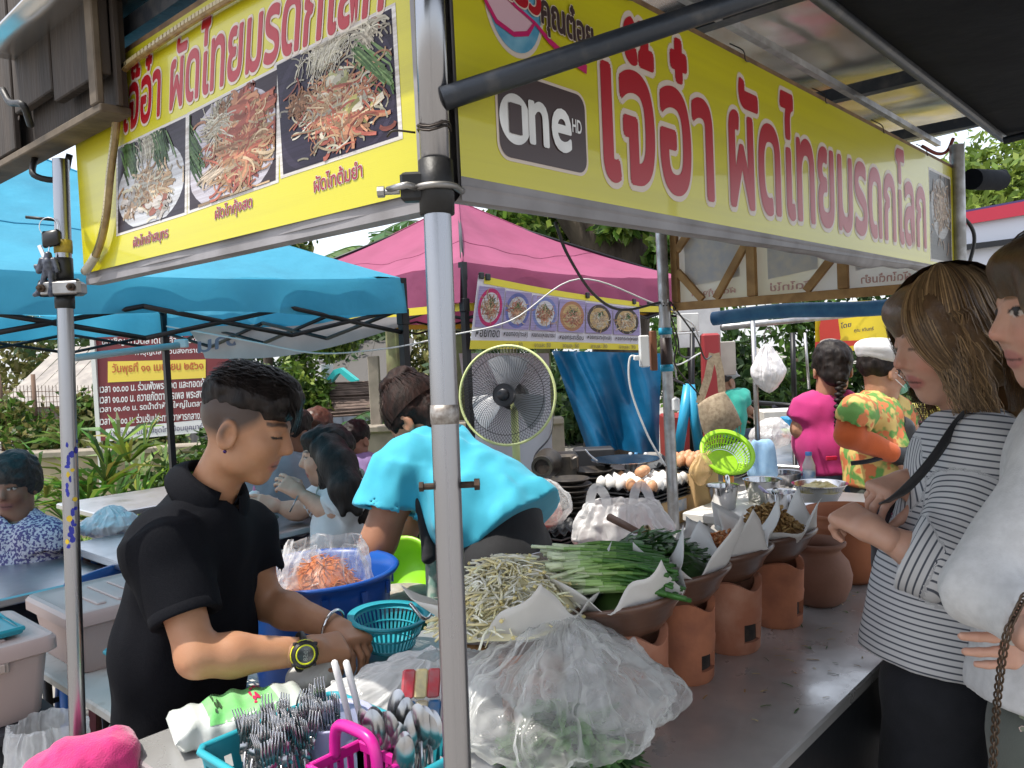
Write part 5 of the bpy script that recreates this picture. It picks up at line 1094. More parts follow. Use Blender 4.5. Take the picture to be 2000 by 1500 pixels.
mb = MB(); mb.lathe([(.045, 0), (.058, .075), (.061, .08), (.058, .082), (.054, .075)], V((.745, 1.075, CT + .03)), 30); mb.build('cup', mat('lilac_plastic', (.50, .52, .72), .3, translucent=.3), None, True, label='pale lilac plastic cup behind the forks in the basket', cat='cup')
# ---------------------------------------------------------------- cook's side: pans, tubs
def pan(name, label, c, r, h, m=STEEL, cat='pan', ax=UP, handle=None, rim=.006, r0=.7):
    t = thing(name, label, cat, c); mb = MB(); mb.lathe([(.0001, 0), (r * r0, 0), (r * (r0 + .13), .006), (r, h), (r + rim, h + .001), (r + rim, h + .0035), (r - .001, h + .002), (r * (r0 + .10), .010), (.0001, .004)], c, 48, ax); mb.build('vessel', m, t, True, auto=50)
    if handle: mb = MB(); mb.tube(smoothpath(handle, 14), .0045, 8); mb.build('handle', m, t, True)
    return t
POLI = mat('polished_pan', (.62, .62, .63), .14, 1.0, col2=(.5, .5, .51), nscale=9, rough2=.24)
pc = V((1.262, 1.250, CT + .055)); pan('peanut_pan', 'steel pan of ground peanuts with long handle at the counter back', pc, .105, .055, POLI, handle=[pc + V((-.07, .08, .053)), P(828, 1208, 1.74), P(800, 1178, 1.74)])
mb = MB(); mb.box(pc - UP * .029, (.12, .12, .05), bev=.004); mb.build('wooden_block', mat('pine_block', (.40, .22, .08), .6, col2=(.30, .15, .05), nscale=20, stretch=(1, 6, 1)), None, label='orange wooden block under the peanut pan', cat='block')
mb = mound(pc + UP * .035, UP, .098, .098, .035, None, '', '', .004); mb.c = [(.42, .25, .09)] * len(mb.v); rr = random.Random(8)
pile(mb, pc + UP * .035, UP, 600, .093, .093, .037, .006, .0030, [(.48, .30, .12), (.56, .38, .17), (.38, .22, .08)], 1, .9, sides=4); stuff(mb, 'ground_peanuts', DRYM, 'golden ground peanuts heaped in the steel pan', 'peanuts')
mb = MB(); tc_ = P(622, 1150, 2.16); ns = 56
TUB = mat('blue_plastic', (.010, .085, .40), .32, col2=(.010, .075, .34), nscale=5, translucent=.08)
bt = thing('blue_tub', 'big round blue plastic tub holding a bag of shredded carrot', 'tub', V((tc_.x, tc_.y, tc_.z - .29))); tb = V((tc_.x, tc_.y, tc_.z - .29))
mb.lathe([(.0001, 0), (.150, 0), (.158, .01), (.192, .30), (.196, .325), (.212, .334), (.216, .342), (.210, .348), (.198, .344), (.188, .312), (.152, .014), (.0001, .010)], tb, 64); mb.build('shell', TUB, bt, True)
for k in range(12):
    g = 6.2832 * k / 12; p = tb + V((.197 * math.cos(g), .197 * math.sin(g), .300)); mb = MB(); mb.box(p, (.006, .016, .03), V((math.cos(g), math.sin(g), 0)), None, UP); mb.build('rim_gusset', TUB, bt)
mb = MB(); mb.tube([tb - UP * .01, V((tb.x, tb.y, .02))], .012, 8)
st = thing('plastic_stool', 'round stool carrying the big blue tub', 'stool', V((tb.x, tb.y, 0))); mb = MB(); mb.lathe([(.0001, tb.z - .004), (.17, tb.z - .004), (.175, tb.z - .02), (.16, tb.z - .03), (.0001, tb.z - .03)], V((tb.x, tb.y, 0)), 32); mb.build('seat', mat('red_stool', (.42, .03, .03), .4), st, True, auto=40)
for k in range(4):
    g = R(45 + 90 * k); mb = MB(); mb.tube([V((tb.x + .12 * math.cos(g), tb.y + .12 * math.sin(g), tb.z - .03)), V((tb.x + .17 * math.cos(g), tb.y + .17 * math.sin(g), 0))], .016, 8); mb.build('leg', MATS['red_stool'], st, True)
cb = tb + V((0, 0, .25)) + RH * .02 - FH * .03; soft_bag('plastic_bag', 'open milky plastic bag of shredded carrot in the blue tub', cb - UP * .06, .125, .11, .22, cb + UP * .175 + RH * .01, BAG, 15, 12, xdir=RH, mouth=.75, fold_amp=.15, belly=.35)
rr = random.Random(12); mb = mound(cb, UP, .125, .115, .125, None, '', '', .004); mb.c = [(.66, .19, .035)] * len(mb.v); pile(mb, cb, UP, 760, .125, .115, .13, .055, .0016, [(.74, .24, .05), (.80, .32, .09), (.66, .18, .03)], 1.4, .6, sides=4); stuff(mb, 'shredded_carrot', COLM, 'orange shredded carrot filling the bag in the blue tub', 'carrot')
soft_bag('plastic_film', 'spare clear plastic sheet bunched at the rim of the blue tub', tb + UP * .25 - RH * .12 + FH * .03, .09, .08, .12, tb + UP * .385 - RH * .08, BAG, 16, 12, mouth=.7, fold_amp=.35)
# aqua colander
def colander(label, c, ax, r0, r1, h, m, rows=2, n=46, cat='colander', name='colander'):
    t = thing(name, label, cat, c); mb = MB(); x, y, z = frame(ax); P_ = lambda g, q, hh: c + x * (q * math.cos(g)) + y * (q * math.sin(g)) + V(ax) * hh
    for rw in range(rows):
        a, b = .08 + .84 * rw / rows, .08 + .84 * (rw + 1) / rows - .03
        for k in range(n):
            g0, g1 = 6.2832 * (k + .05) / n, 6.2832 * (k + .6) / n; q0, q1 = lerp(r0, r1, a ** .8), lerp(r0, r1, b ** .8); mb.quad(P_(g0, q0, h * a), P_(g1, q0, h * a), P_(g1, q1, h * b), P_(g0, q1, h * b))
    for hh in [0, .08] + [.08 + .84 * (k + 1) / rows for k in range(rows)]: 
        q = lerp(r0, r1, max(hh, .001) ** .8); mb.tube([P_(6.2832 * k / 40, q, h * hh) for k in range(40)], .0022, 6, closed=True)
    mb.disc(c + V(ax) * .003, r0, r0, x, y, 30); mb.build('ribs', m, t); mb = MB(); mb.lathe([(r1 - .006, h - .006), (r1 + .006, h), (r1 + .012, h + .003), (r1 + .012, h + .007), (r1 - .004, h + .005)], c, 48, ax); mb.build('rim', m, t, True)
    return t
colander('aqua plastic colander behind the crumpled bag', onZ(760, 1260, CT + .02) , tilt_axis(4, (0, -1, 0)), .055, .082, .065, AQUA)
# steel bowls by the sprouts
c = V((1.43, 1.10, CT + .10)); pan('steel_colander', 'wide steel colander tipped behind the scallions', c, .15, .075, POLI, 'colander', tilt_axis(6, (0, -1, 0)), r0=.5)
c = V((1.50, .99, CT + .16)); pan('condiment_bowl', 'small steel bowl of yellow sugar with spoon behind the chives', V((1.60, 1.0, CT + .12)), .07, .05, POLI, 'bowl')
rr = random.Random(3); mb = mound(V((1.60, 1.0, CT + .155)), UP, .064, .064, .022, None, '', '', .003); mb.c = [(.70, .50, .20)] * len(mb.v); pile(mb, V((1.60, 1.0, CT + .155)), UP, 220, .06, .06, .022, .01, .0035, [(.72, .54, .26), (.66, .46, .18)], 1, .5, sides=4); stuff(mb, 'palm_sugar', DRYM, 'yellow palm sugar in the small steel bowl', 'sugar')
mb = MB(); q = V((1.60, 1.0, CT + .17)); mb.tube(smoothpath([q, q + V((.0, .02, .05)), q + V((-.006, .03, .085))], 8), [.006, .007, .008, .0085, .009, .0095, .01, .011, .008][:9], 8); mb.build('spoon', mat('brass_spoon', (.25, .19, .10), .35, .9), None, True, label='tarnished spoon standing in the palm sugar bowl', cat='spoon')
rr = random.Random(17); mb = MB()
for k in range(46):
    x, y = (rr.uniform(1.3, 2.3), rr.uniform(.58, .76)); a = rr.uniform(0, 6.28); l = rr.uniform(.004, .013); mb.col = rr.choice([(.05, .13, .03), (.09, .20, .05), (.60, .50, .25), (.45, .28, .10)]); d = V((math.cos(a), math.sin(a), 0)); mb.ribbon([V((x, y, CT + .0012)), V((x, y, CT + .0022)) + d * l, V((x, y, CT + .0010)) + d * l * 2], rr.uniform(.0015, .004), UP)
stuff(mb, 'food_scraps', DRYM, 'tiny green and brown food scraps scattered on the steel counter', 'scraps', smooth=False)
# ================================================================ the other people
def floor_legs(J, f, spread=.08, bend=.03):
    pe = J['pelvis']; s = V(J['side']).normalized(); k = pe.z * .5
    J['kn'] = tuple(V((pe.x, pe.y, k)) + f * bend + s * (spread * q) for q in (1, -1)); J['an'] = tuple(V((a.x, a.y, .08)) - f * bend * 1.2 for a in J['kn']); J['foot'] = f
def sit_legs(J, f, spread=.09, seat=None):
    pe = J['pelvis']; s = V(J['side']).normalized(); J['kn'] = tuple(pe + f * .38 + s * (spread * q) - UP * .03 for q in (1, -1)); J['an'] = tuple(V((a.x, a.y, .08)) for a in J['kn']); J['foot'] = f
# ---- customer in the striped blouse
def make_striped():
    root = thing('person', 'woman in grey striped blouse and black shorts waiting at the counter edge', 'person', P(1850, 1300, 1.6) * 1.0)
    root.location.z = 0; ORG[root.name] = V(root.location)
    tf = cdir(-.80, .60); side = cdir(-.60, -.80); sk = (.62, .37, .27)
    J = dict(face=cdir(-.985, -.06, -.20), up=UP, head=P(1846, 668, 1.60), hs=1.0, neck=P(1898, 812, 1.60), side=side, bodyf=tf,
             chest=P(1893, 935, 1.60), waist=P(1868, 1120, 1.60), pelvis=P(1852, 1290, 1.60),
             sh=(P(1925, 885, 1.47), P(1862, 868, 1.74)), el=(P(1845, 1108, 1.40), P(1830, 1045, 1.80)), wr=(P(1712, 1040, 1.47), P(1778, 938, 1.60)), armr=(.042, .038, .034, .036, .023))
    floor_legs(J, tf)
    J['hand'] = {0: (P(1655, 1008, 1.53) - J['wr'][0], cdir(-.15, -.45, .88), FH, (.6, .95, .6), .5), 1: (P(1712, 962, 1.57) - J['wr'][1], cdir(-.4, -.4, .9), cdir(-.6, -.7), (.6, .7, .5), .5)}
    M = body_of(root, J, sk, .008, .0032, .0032, dict(lip=(.50, .20, .17), brow=(.16, .09, .05), blush=(.66, .26, .19), lash=(.12, .07, .05), nose=.9, fat=.95, neckr=.047), s=.95, build=.95)
    m = bpy.data.materials.new('striped_cotton'); m.use_nodes = True; N, L = m.node_tree.nodes, m.node_tree.links; b = N['Principled BSDF']; b.inputs['Roughness'].default_value = .85
    a = N.new('ShaderNodeAttribute'); a.attribute_name = 'st'; mu = N.new('ShaderNodeMath'); mu.operation = 'MULTIPLY'; mu.inputs[1].default_value = 1 / .0115; L.new(a.outputs['Fac'], mu.inputs[0])
    fr = N.new('ShaderNodeMath'); fr.operation = 'FRACT'; L.new(mu.outputs[0], fr.inputs[0]); rp = N.new('ShaderNodeValToRGB'); e = rp.color_ramp.elements; e[0].position = .0; e[0].color = (.075, .085, .11, 1); e[1].position = .27; e[1].color = (.60, .60, .61, 1)
    q = e.new(.19); q.color = (.075, .085, .11, 1); q = e.new(.93); q.color = (.60, .60, .61, 1); q = e.new(.99); q.color = (.075, .085, .11, 1); L.new(fr.outputs[0], rp.inputs[0]); L.new(rp.outputs[0], b.inputs['Base Color'])
    tcn = N.new('ShaderNodeTexCoord'); nz = N.new('ShaderNodeTexNoise'); nz.inputs['Scale'].default_value = 300; L.new(tcn.outputs['Object'], nz.inputs[0]); bp = N.new('ShaderNodeBump'); bp.inputs['Strength'].default_value = .25; bp.inputs['Distance'].default_value = .002; L.new(nz.outputs[0], bp.inputs['Height']); L.new(bp.outputs[0], b.inputs['Normal'])
    shirt(root, J, m, .0052, .03, sleeve=1.42, flare=.034, chestw=(.145, .098), hipw=(.165, .132), noise=.010, wrinkle=8, arm_r=.046, name='striped_blouse', hem=P(1852, 1262, 1.60), fattr=True, seed=12, nk=.62)
    trousers(root, J, cloth('black_cotton', (.008, .009, .013), (.012, .013, .018), 30, .85, sheen=.05), .0085, .46, 'shorts', 1.0, r0=.098, r1=.09)
    # hair: brown, sandy ends
    X, Y, Z = (V(M[i]) for i in range(3)); c = V(J['head']); hm = mat('brown_hair', (1, 1, 1), .40, attr='Col', col2=(.75, .75, .75), nscale=70, bump=.3, bscale=140, spec=.45)
    S = SDF(.0052); W = lambda x, y, z: c + X * x + Y * y + Z * z
    E = lambda o, r, k=.03: S.ell(W(*o), r, M, k)
    E((0, -.022, .048), (.088, .108, .092)); E((0, .040, .075), (.072, .058, .040)); E((-.062, .045, .035), (.022, .045, .05)); E((.07, -.04, -.01), (.03, .06, .09)); E((-.07, -.04, -.01), (.03, .06, .09)); E((0, -.09, -.02), (.07, .05, .10)); E((.06, -.085, -.10), (.05, .05, .08)); E((0, -.115, -.11), (.075, .05, .09)); E((.02, -.15, -.15), (.07, .05, .06))
    S.noise(.006, 30, 4, (1, 1, .4)); v, f = S.mesh(1); l = (v - np.array(c)) @ M.T; t = np.clip((.03 - l[:, 2]) / .16, 0, 1)[:, None]; col = (1 - t) * np.array((.15, .088, .045)) + t * np.array((.32, .20, .095))
    hb = mesh_obj('hair', v, f, hm, root, True, col); rr = random.Random(6); paths = []; cols = []
    for i in range(2600):
        phi = rr.uniform(-2.55, 2.55) if i > 480 else rr.uniform(-.75, .75) + math.pi; n = 12; p = []; wv = rr.uniform(.003, .010); ph = rr.uniform(0, 6.28); out = rr.uniform(.93, 1.10)
        fringe = i <= 480; L = rr.uniform(.72, 1.02) if fringe else rr.uniform(.85, 1.25)
        for j in range(n):
            t = j / (n - 1)
            if fringe:   # swept forward over the brow
                a_ = (phi - math.pi) / .75; sg = -1 if i % 4 else 1; x = sg * (.012 + .068 * math.sin(min(1, t * 1.25) * 1.57) ** 1.2); y = .012 + (.062 + .042 * abs(a_)) * math.sin(t * 2.5) * L * (1 if sg < 0 else .55); z = .146 - (.10 + .085 * L) * t ** 1.35; p.append(W(x * out, y, z))
            else:
                th = min(1.0, t * 1.9) * 1.62; r_ = math.sin(th); x = .092 * r_ * math.sin(phi) * out; y = -.024 - .112 * r_ * math.cos(phi) * out; z = .048 + .098 * math.cos(th) * out
                if t > .53:
                    d = (t - .53) / .47 * L; z -= .20 * d; y -= .07 * d * (1 if math.cos(phi) > -.3 else .35); x += .02 * math.sin(phi) * d; w = wv * math.sin(d * 9 + ph); x += w; y += w * .8
                    if math.cos(phi) < -.2: z += .02
                p.append(W(x, y, z))
        paths.append(p); b_ = rr.uniform(.6, 1.5); t = min(1, max(0, rr.gauss(.35, .28))); cols.append(tuple(q * b_ for q in (lerp(.14, .42, t), lerp(.082, .27, t), lerp(.042, .13, t))))
    strands('hair_strands', paths, .0024, hm, hb, c, cols)
    # strap and pouch
    blk = cloth('black_strap', (.010, .010, .012), rough=.7)
    bag = thing('shoulder_pouch', 'small black embroidered pouch on a strap held by woman in striped blouse', 'pouch', P(1726, 1080, 1.58))
    S = SDF(.005); pc = P(1738, 1040, 1.66); S.ecap(pc + UP * .05, pc - UP * .06, cdir(-.6, -.8), .05, .030, .06, .036, .01); S.noise(.004, 30, 2); v, f = S.mesh(1); mesh_obj('pouch', v, f, cloth('black_weave', (.010, .010, .012), (.03, .02, .03), 90), bag, True)
    mb = MB(); em = mat('embroidery', (.35, .05, .06), .7, col2=(.05, .12, .25), nscale=90); 
    for k in range(9): mb.box(pc + UP * (.05 - .006 * k) + cdir(-.6, -.8) * (.030 + .003 * k) + cdir(-.8, .6) * .026 * 0 - FH * .030, (.006, .003, .004), RH, None, UP)
    mb.build('embroidery', em, bag)
    mb = MB(); ps = smoothpath([P(1905, 800, 1.62), P(1890, 806, 1.55), P(1868, 830, 1.475), P(1820, 900, 1.455), P(1765, 960, 1.47), P(1725, 985, 1.55)], 26); mb.ribbon(ps, .017, -FH); o = mb.build('strap', blk, bag, True); so = o.modifiers.new('t', 'SOLIDIFY'); so.thickness = .003
    mb = MB()
    bc = lerp(J['wr'][1], J['el'][1], .08); bx = (J['wr'][1] - J['el'][1]).normalized(); a1, a2, _ = frame(bx)
    for k in range(16):
        g = 6.2832 * k / 16; mb.lathe([(.0001, -.005), (.0045, -.002), (.0045, .002), (.0001, .005)], bc + (a1 * math.cos(g) + a2 * math.sin(g)) * .029, 8, a1)
    o = mb.build('bead_bracelet', mat('red_beads', (.55, .05, .07), .3), None, True, label='red bead bracelet on the wrist of woman in striped blouse', cat='bracelet', kind='stuff')
make_striped()
# ---- customer at the frame edge with folded arms
def make_grey():
    sk = (.60, .36, .27); tf = cdir(-.86, .5); side = cdir(-.5, -.86); pe = P(2087, 1420, 1.28)
    root = thing('person', 'fair-haired woman in pale grey sweater with folded arms and chain bag', 'person', (pe.x, pe.y, 0))
    J = dict(face=cdir(-.985, .12, -.08), up=UP, head=P(2078, 612, 1.27), hs=1.02, neck=P(2107, 795, 1.29), side=side, bodyf=tf, chest=P(2112, 930, 1.30), waist=P(2097, 1180, 1.30), pelvis=pe,
             sh=(P(2077, 900, 1.16), P(2092, 880, 1.44)), el=(P(1900, 1150, 1.12), P(1972, 1160, 1.42)), wr=(P(2042, 1228, 1.02), P(1997, 1245, 1.20)), armr=(.045, .042, .038, .038, .024))
    floor_legs(J, tf); J['hand'] = {1: (P(1960, 1262, 1.12) - J['wr'][1], cdir(-.3, -.9, .2), UP + cdir(-.3, 0), (.35, .4, .3), .3), 0: (P(2107, 1200, 1.05) - J['wr'][0], cdir(0, -.9, .3), UP, (.4, .4, .3), .3)}
    M = body_of(root, J, sk, .009, .0034, .0034, dict(lip=(.50, .22, .19), brow=(.20, .12, .06), eyes='open', blush=(.66, .27, .2), nose=.88, fat=.95, neckr=.047), s=.95, build=.95)
    knit = cloth('pale_grey_knit', (.60, .595, .59), (.52, .515, .51), 60, .9, bump=.35, bscale=350, sheen=.2)
    shirt(root, J, knit, .007, .020, sleeve=1.80, flare=.014, chestw=(.15, .102), hipw=(.150, .115), noise=.007, wrinkle=10, arm_r=.038, name='sweater', hem=P(2072, 1345, 1.28), seed=31, nk=.7)
    fl = cloth('floral_trousers', (.085, .095, .080), (.11, .12, .10), 8, .85); trousers(root, J, fl, .0095, 1.9, build=1.02, r0=.105, r1=.09)
    rr = random.Random(3); cols = [mat('petal_%d' % i, q, .8) for i, q in enumerate(((.55, .10, .10), (.62, .45, .40), (.05, .06, .05), (.20, .22, .16)))]
    for k in range(26):
        p = P(rr.uniform(1915, 2000), rr.uniform(1380, 1500), 1.12); mb = MB(); 
        d = (pe - p); d.z = 0; q = V((pe.x, pe.y, p.z)) - d.normalized() * (.147); a = rr.uniform(0, 6.28); t1 = d.normalized().cross(UP)
        mb.disc(q, rr.uniform(.005, .011), rr.uniform(.004, .007), t1 * math.cos(a) + UP * math.sin(a), -t1 * math.sin(a) + UP * math.cos(a), 7); 
        mb.v = [tuple(V(z_)) for z_ in mb.v]; mb.build('petal', cols[k % 4], root)
    X, Y, Z = (V(M[i]) for i in range(3)); c = V(J['head']); hm = MATS['brown_hair']; S = SDF(.006); W = lambda x, y, z: c + X * x + Y * y + Z * z; E = lambda o, r, k=.03: S.ell(W(*o), r, M, k)
    E((0, -.02, .05), (.088, .108, .09)); E((.072, .01, -.02), (.025, .052, .11)); E((-.072, .0, -.02), (.025, .05, .11)); E((0, -.09, -.04), (.075, .05, .13)); E((-.07, .02, -.13), (.028, .05, .08)); E((-.080, .045, .0), (.018, .04, .10)); E((-.070, .06, .05), (.02, .03, .05)); E((0, .055, .085), (.065, .04, .03))
    S.noise(.005, 28, 14, (1, 1, .4)); v, f = S.mesh(1); l = (v - np.array(c)) @ M.T; t = np.clip((.06 - l[:, 2]) / .2, 0, 1)[:, None]; hb = mesh_obj('hair', v, f, hm, root, True, (1 - t) * np.array((.09, .055, .028)) + t * np.array((.26, .16, .075)))
    paths = []; cs = []
    for i in range(600):
        phi = rr.uniform(-2.6, 2.6); p = []; out = rr.uniform(.95, 1.1); wv = rr.uniform(.002, .007); ph = rr.uniform(0, 6)
        for j in range(11):
            t = j / 10; th = min(1, t * 2) * 1.6; r_ = math.sin(th); x = .094 * r_ * math.sin(phi) * out; y = -.02 - .112 * r_ * math.cos(phi) * out; z = .05 + .096 * math.cos(th) * out
            if t > .5: d = (t - .5) * 2; z -= .2 * d; x += wv * math.sin(d * 8 + ph); y += wv * math.cos(d * 7 + ph)
            if y > .06: y = .06 + (y - .06) * .3
            p.append(W(x, y, z))
        paths.append(p); b_ = rr.uniform(.6, 1.5); cs.append((.17 * b_, .105 * b_, .05 * b_))
    strands('hair_strands', paths, .0036, hm, hb, c, cs)
    ch = thing('chain_bag', 'bronze chain bag strap hanging from the folded arms of woman in grey sweater', 'bag strap', P(1937, 1500, 1.05)); br = mat('bronze_chain', (.10, .07, .05), .35, .9); pth = smoothpath([P(2000, 1165, 1.0), P(1967, 1240, 1.0), P(1952, 1330, 1.02), P(1944, 1420, 1.05), P(1937, 1540, 1.06)], 44)
    for i in range(0, len(pth) - 1):
        a, b_ = pth[i], pth[i + 1]; t = (b_ - a).normalized(); x, y, _ = frame(t); x = x if i % 2 else y; mb = MB(); mm = (a + b_) / 2
        mb.tube([mm + t * (.0072 * math.cos(g)) + x * (.0042 * math.sin(g)) for g in [k * 6.2832 / 10 for k in range(10)]], .0014, 5, closed=True); mb.build('chain_link', br, ch, True)
make_grey()
# ---- cook in turquoise, bent over
def make_cook():
    sk = (.36, .175, .10); pe = P(985, 1075, 2.42); tf = cdir(-.93, .15, -.3); side = cdir(-.18, -.98)
    root = thing('person', 'cook in turquoise T-shirt and black trousers bending over behind the counter', 'person', (pe.x, pe.y, 0))
    J = dict(face=cdir(-.65, .35, -.67), up=cdir(-.6, .3, .7), head=P(815, 822, 2.62), hs=1.02, neck=P(850, 868, 2.58), side=side, bodyf=cdir(-.5, 0, -.85), chest=P(868, 925, 2.54), waist=P(935, 985, 2.47), pelvis=pe,
             sh=(P(788, 915, 2.42), P(868, 880, 2.72)), el=(P(748, 1035, 2.38), P(800, 1010, 2.82)), wr=(P(716, 1120, 2.36), P(745, 1110, 2.74)), armr=(.06, .056, .047, .048, .03))
    s = side; J['kn'] = (V((pe.x, pe.y, .46)) + s * .09, V((pe.x, pe.y, .46)) - s * .09); J['an'] = tuple(V((a.x, a.y, .08)) for a in J['kn']); J['foot'] = cdir(-1, .1)
    J['hand'] = {0: (V((0, 0, -1)) + cdir(-.3, 0), cdir(-.2, -.9), cdir(-1, 0), (.4, .4, .3), .3), 1: (V((0, 0, -1)), cdir(-.2, -.9), cdir(-1, 0), (.4, .4, .3), .3)}
    M = body_of(root, J, sk, .010, .005, .0045, {}, s=1.1, build=1.2)
    tq = cloth('turquoise_jersey', (.045, .42, .58), (.04, .38, .53), 20, .8, bump=.2, sheen=.1)
    shirt(root, J, tq, .0062, .02, sleeve=.72, flare=.034, chestw=(.185, .125), hipw=(.175, .14), noise=.016, wrinkle=12, arm_r=.062, name='turquoise_shirt', hem=P(1000, 1025, 2.42), seed=41, s=1.05, nk=.8)
    bk = cloth('black_trousers', (.008, .008, .010), (.014, .014, .016), 12, .85, sheen=.05); trousers(root, J, bk, .010, 1.95, build=1.22, r0=.108, r1=.09, waist=P(990, 1020, 2.42))
    X, Y, Z = (V(M[i]) for i in range(3)); c = V(J['head']); hm = mat('dark_brown_hair', (.010, .006, .005), .6, spec=.15, col2=(.032, .015, .012), nscale=60, bump=.6, bscale=140, stretch=(1, 1, .3))
    hb = hairmass(root, c, M, 1.0, [((0, -.02, .04), (.09, .112, .095), .02), ((0, -.07, -.03), (.07, .055, .07), .02), ((0, -.02, .14), (.055, .06, .04), .03), ((.02, -.06, .13), (.045, .045, .04), .02)], hm, .006, .007, 40, 6)
    rr = random.Random(5); paths = []
    for i in range(260):
        phi = rr.uniform(-2.4, 2.4); paths.append([c + X * (.094 * math.sin(phi) * math.sin(1.7 - t * 1.5)) + Y * (-.02 - .116 * math.cos(phi) * math.sin(1.7 - t * 1.5)) + Z * (.04 + .1 * math.cos(1.7 - t * 1.5) + .03 * t * rr.random()) for t in [k / 7 for k in range(8)]])
    strands('hair_strands', paths, .004, hm, hb, c)
    S = SDF(.009); S.ecap(P(838, 960, 2.47), P(858, 1075, 2.46), side, .12, .03, .15, .03, .02); S.cap(P(812, 900, 2.40), P(838, 985, 2.40), .018, .03, .02); S.noise(.008, 10, 3); v, f = S.mesh(1); mesh_obj('apron', v, f, cloth('black_apron', (.010, .011, .015)), root, True)
    S = SDF(.009); S.ecap(P(862, 1080, 2.46), P(872, 1210, 2.46), side, .13, .035, .16, .04, .02); S.noise(.01, 12, 5, (1, 1, .3)); v, f = S.mesh(1); mesh_obj('patterned_apron', v, f, cloth('green_pattern', (.20, .36, .30), (.45, .52, .46), 45, .8, lo=.42, hi=.58), root, True)
make_cook()
# ---- background people share one builder
def bystander(label, head, face, chest, pelvis, z, skin, hair, shirt_m, sh, el, wr, legs='stand', f=None, trous=None, hs=1.0, build=1.0, hair_pr=None, head_kw={}, sleeve=.6, hands=True, zs=(0, 0), nm='shirt', s=None, flare=.022, hc=None):
    f = f or cdir(-.9, .2); side = f.cross(UP).normalized(); s = s or hs; pe = P(*pelvis, z); side = side if side.dot(P(*sh[0], z + zs[0]) - P(*sh[1], z + zs[1])) > 0 else -side
    root = thing('person', label, 'person', (pe.x, pe.y, 0)); hd = P(*head, z); ch = P(*chest, z)
    J = dict(face=face, up=UP, head=hd, hs=hs, neck=lerp(hd, ch, .5), side=side, bodyf=f, chest=ch, waist=lerp(ch, pe, .5), pelvis=pe, sh=tuple(P(*sh[i], z + zs[i]) for i in (0, 1)), el=tuple(P(*el[i], z + zs[i]) for i in (0, 1)), wr=tuple(P(*wr[i], z + zs[i] * .8) for i in (0, 1)))
    (sit_legs if legs == 'sit' else floor_legs)(J, f)
    if hands: J['hand'] = {i: (J['wr'][i] - J['el'][i], UP + cdir(0, -.5), f.cross(UP), (.4, .5, .4), .4) for i in (0, 1)}
    M = body_of(root, J, skin, .012, .0055, .0048, head_kw, s=s, build=build)
    shirt(root, J, shirt_m, .010, .02, sleeve=sleeve, flare=flare, noise=.013, wrinkle=13, name=nm, build=build, s=s, seed=len(label), chestw=(.155, .108), hipw=(.16, .125))
    trousers(root, J, trous or cloth('dark_jeans', (.03, .04, .07)), .012, 1.95, build=build)
    hairmass(root, hd, M, hs, hair_pr or [((0, -.02, .045), (.083, .104, .092), .02), ((0, .045, .085), (.06, .045, .03), .02)], hair, .0065, .006, 45, 3)
    return root, J, M
BLK = MATS['black_hair']
wm = cloth('white_cotton', (.66, .66, .67), (.60, .60, .62), 20); sage = cloth('sage_vest', (.26, .32, .27), (.22, .28, .24), 20)
LH = [((0, -.02, .045), (.085, .106, .092), .02), ((0, .05, .085), (.06, .04, .03), .02), ((.055, -.03, -.06), (.04, .06, .11), .03), ((-.06, -.03, -.06), (.045, .065, .11), .03), ((-.085, -.055, -.17), (.055, .07, .12), .04), ((-.05, -.10, -.20), (.09, .06, .15), .04), ((-.125, -.04, -.29), (.035, .055, .11), .03)]
r_, J_, M_ = bystander('long-haired woman in white sleeves and sage vest eating at the rear table', (636, 893), cdir(-.97, -.15, -.06), (668, 985), (675, 1085), 3.35, (.60, .38, .28), BLK, wm, ((692, 963), (640, 965)), ((650, 1005), (585, 1000)), ((588, 965), (545, 990)), 'sit', cdir(-.95, .1), None, 1.0, .84, LH, dict(lip=(.5, .12, .12), eyes='open'), .75, zs=(-.12, .15))
S = SDF(.010); S.ecap(J_['chest'] + UP * .03, J_['pelvis'], J_['side'], .105, .102, .115, .115, .04)
S.cap(P(700, 925, 3.36), P(690, 985, 3.30), .03, .03, .03); S.noise(.005, 10, 2); v, f = S.mesh(1); mesh_obj('vest', v, f, sage, r_, True)
S = SDF(.007); S.chain([P(640, 875, 3.30), P(662, 905, 3.22), P(682, 950, 3.14), P(702, 1000, 3.10)], [.07, .065, .05, .02], .03); S.chain([P(650, 900, 3.24), P(664, 960, 3.15), P(668, 1005, 3.10)], [.06, .04, .012], .03); S.noise(.006, 30, 8, (1, 1, .25)); v, f = S.mesh(1); mesh_obj('long_hair', v, f, BLK, r_, True)
mb = MB(); mb.tube([P(582, 968, 3.22), P(566, 1000, 3.22)], .003, 6); mb.build('spoon', STEEL, None, True, label='metal spoon held by the long-haired woman eating', cat='spoon')
bystander('man in grey T-shirt sitting with his back turned at the rear table', (572, 850), cdir(.35, .85, -.25), (548, 925), (545, 1030), 3.9, (.22, .10, .06), BLK, cloth('grey_jersey', (.21, .22, .25), (.18, .19, .22), 15), ((590, 915), (508, 930)), ((600, 965), (495, 985)), ((612, 940), (520, 1000)), 'sit', cdir(.3, .9), None, 1.05, 1.15, None, {}, .7, zs=(.05, 0))
bystander('man with short brown hair in black T-shirt across the rear table', (618, 845), cdir(-.3, -.9, -.2), (612, 915), (610, 1010), 4.4, (.30, .15, .09), mat('reddish_hair', (.05, .02, .012), .5, col2=(.09, .035, .02), nscale=40), cloth('black_jersey', (.012, .012, .014)), ((650, 910), (575, 910)), ((655, 965), (570, 965)), ((625, 955), (590, 960)), 'sit', cdir(-.2, -.95), None, 1.0, 1.05, None, {}, .6)
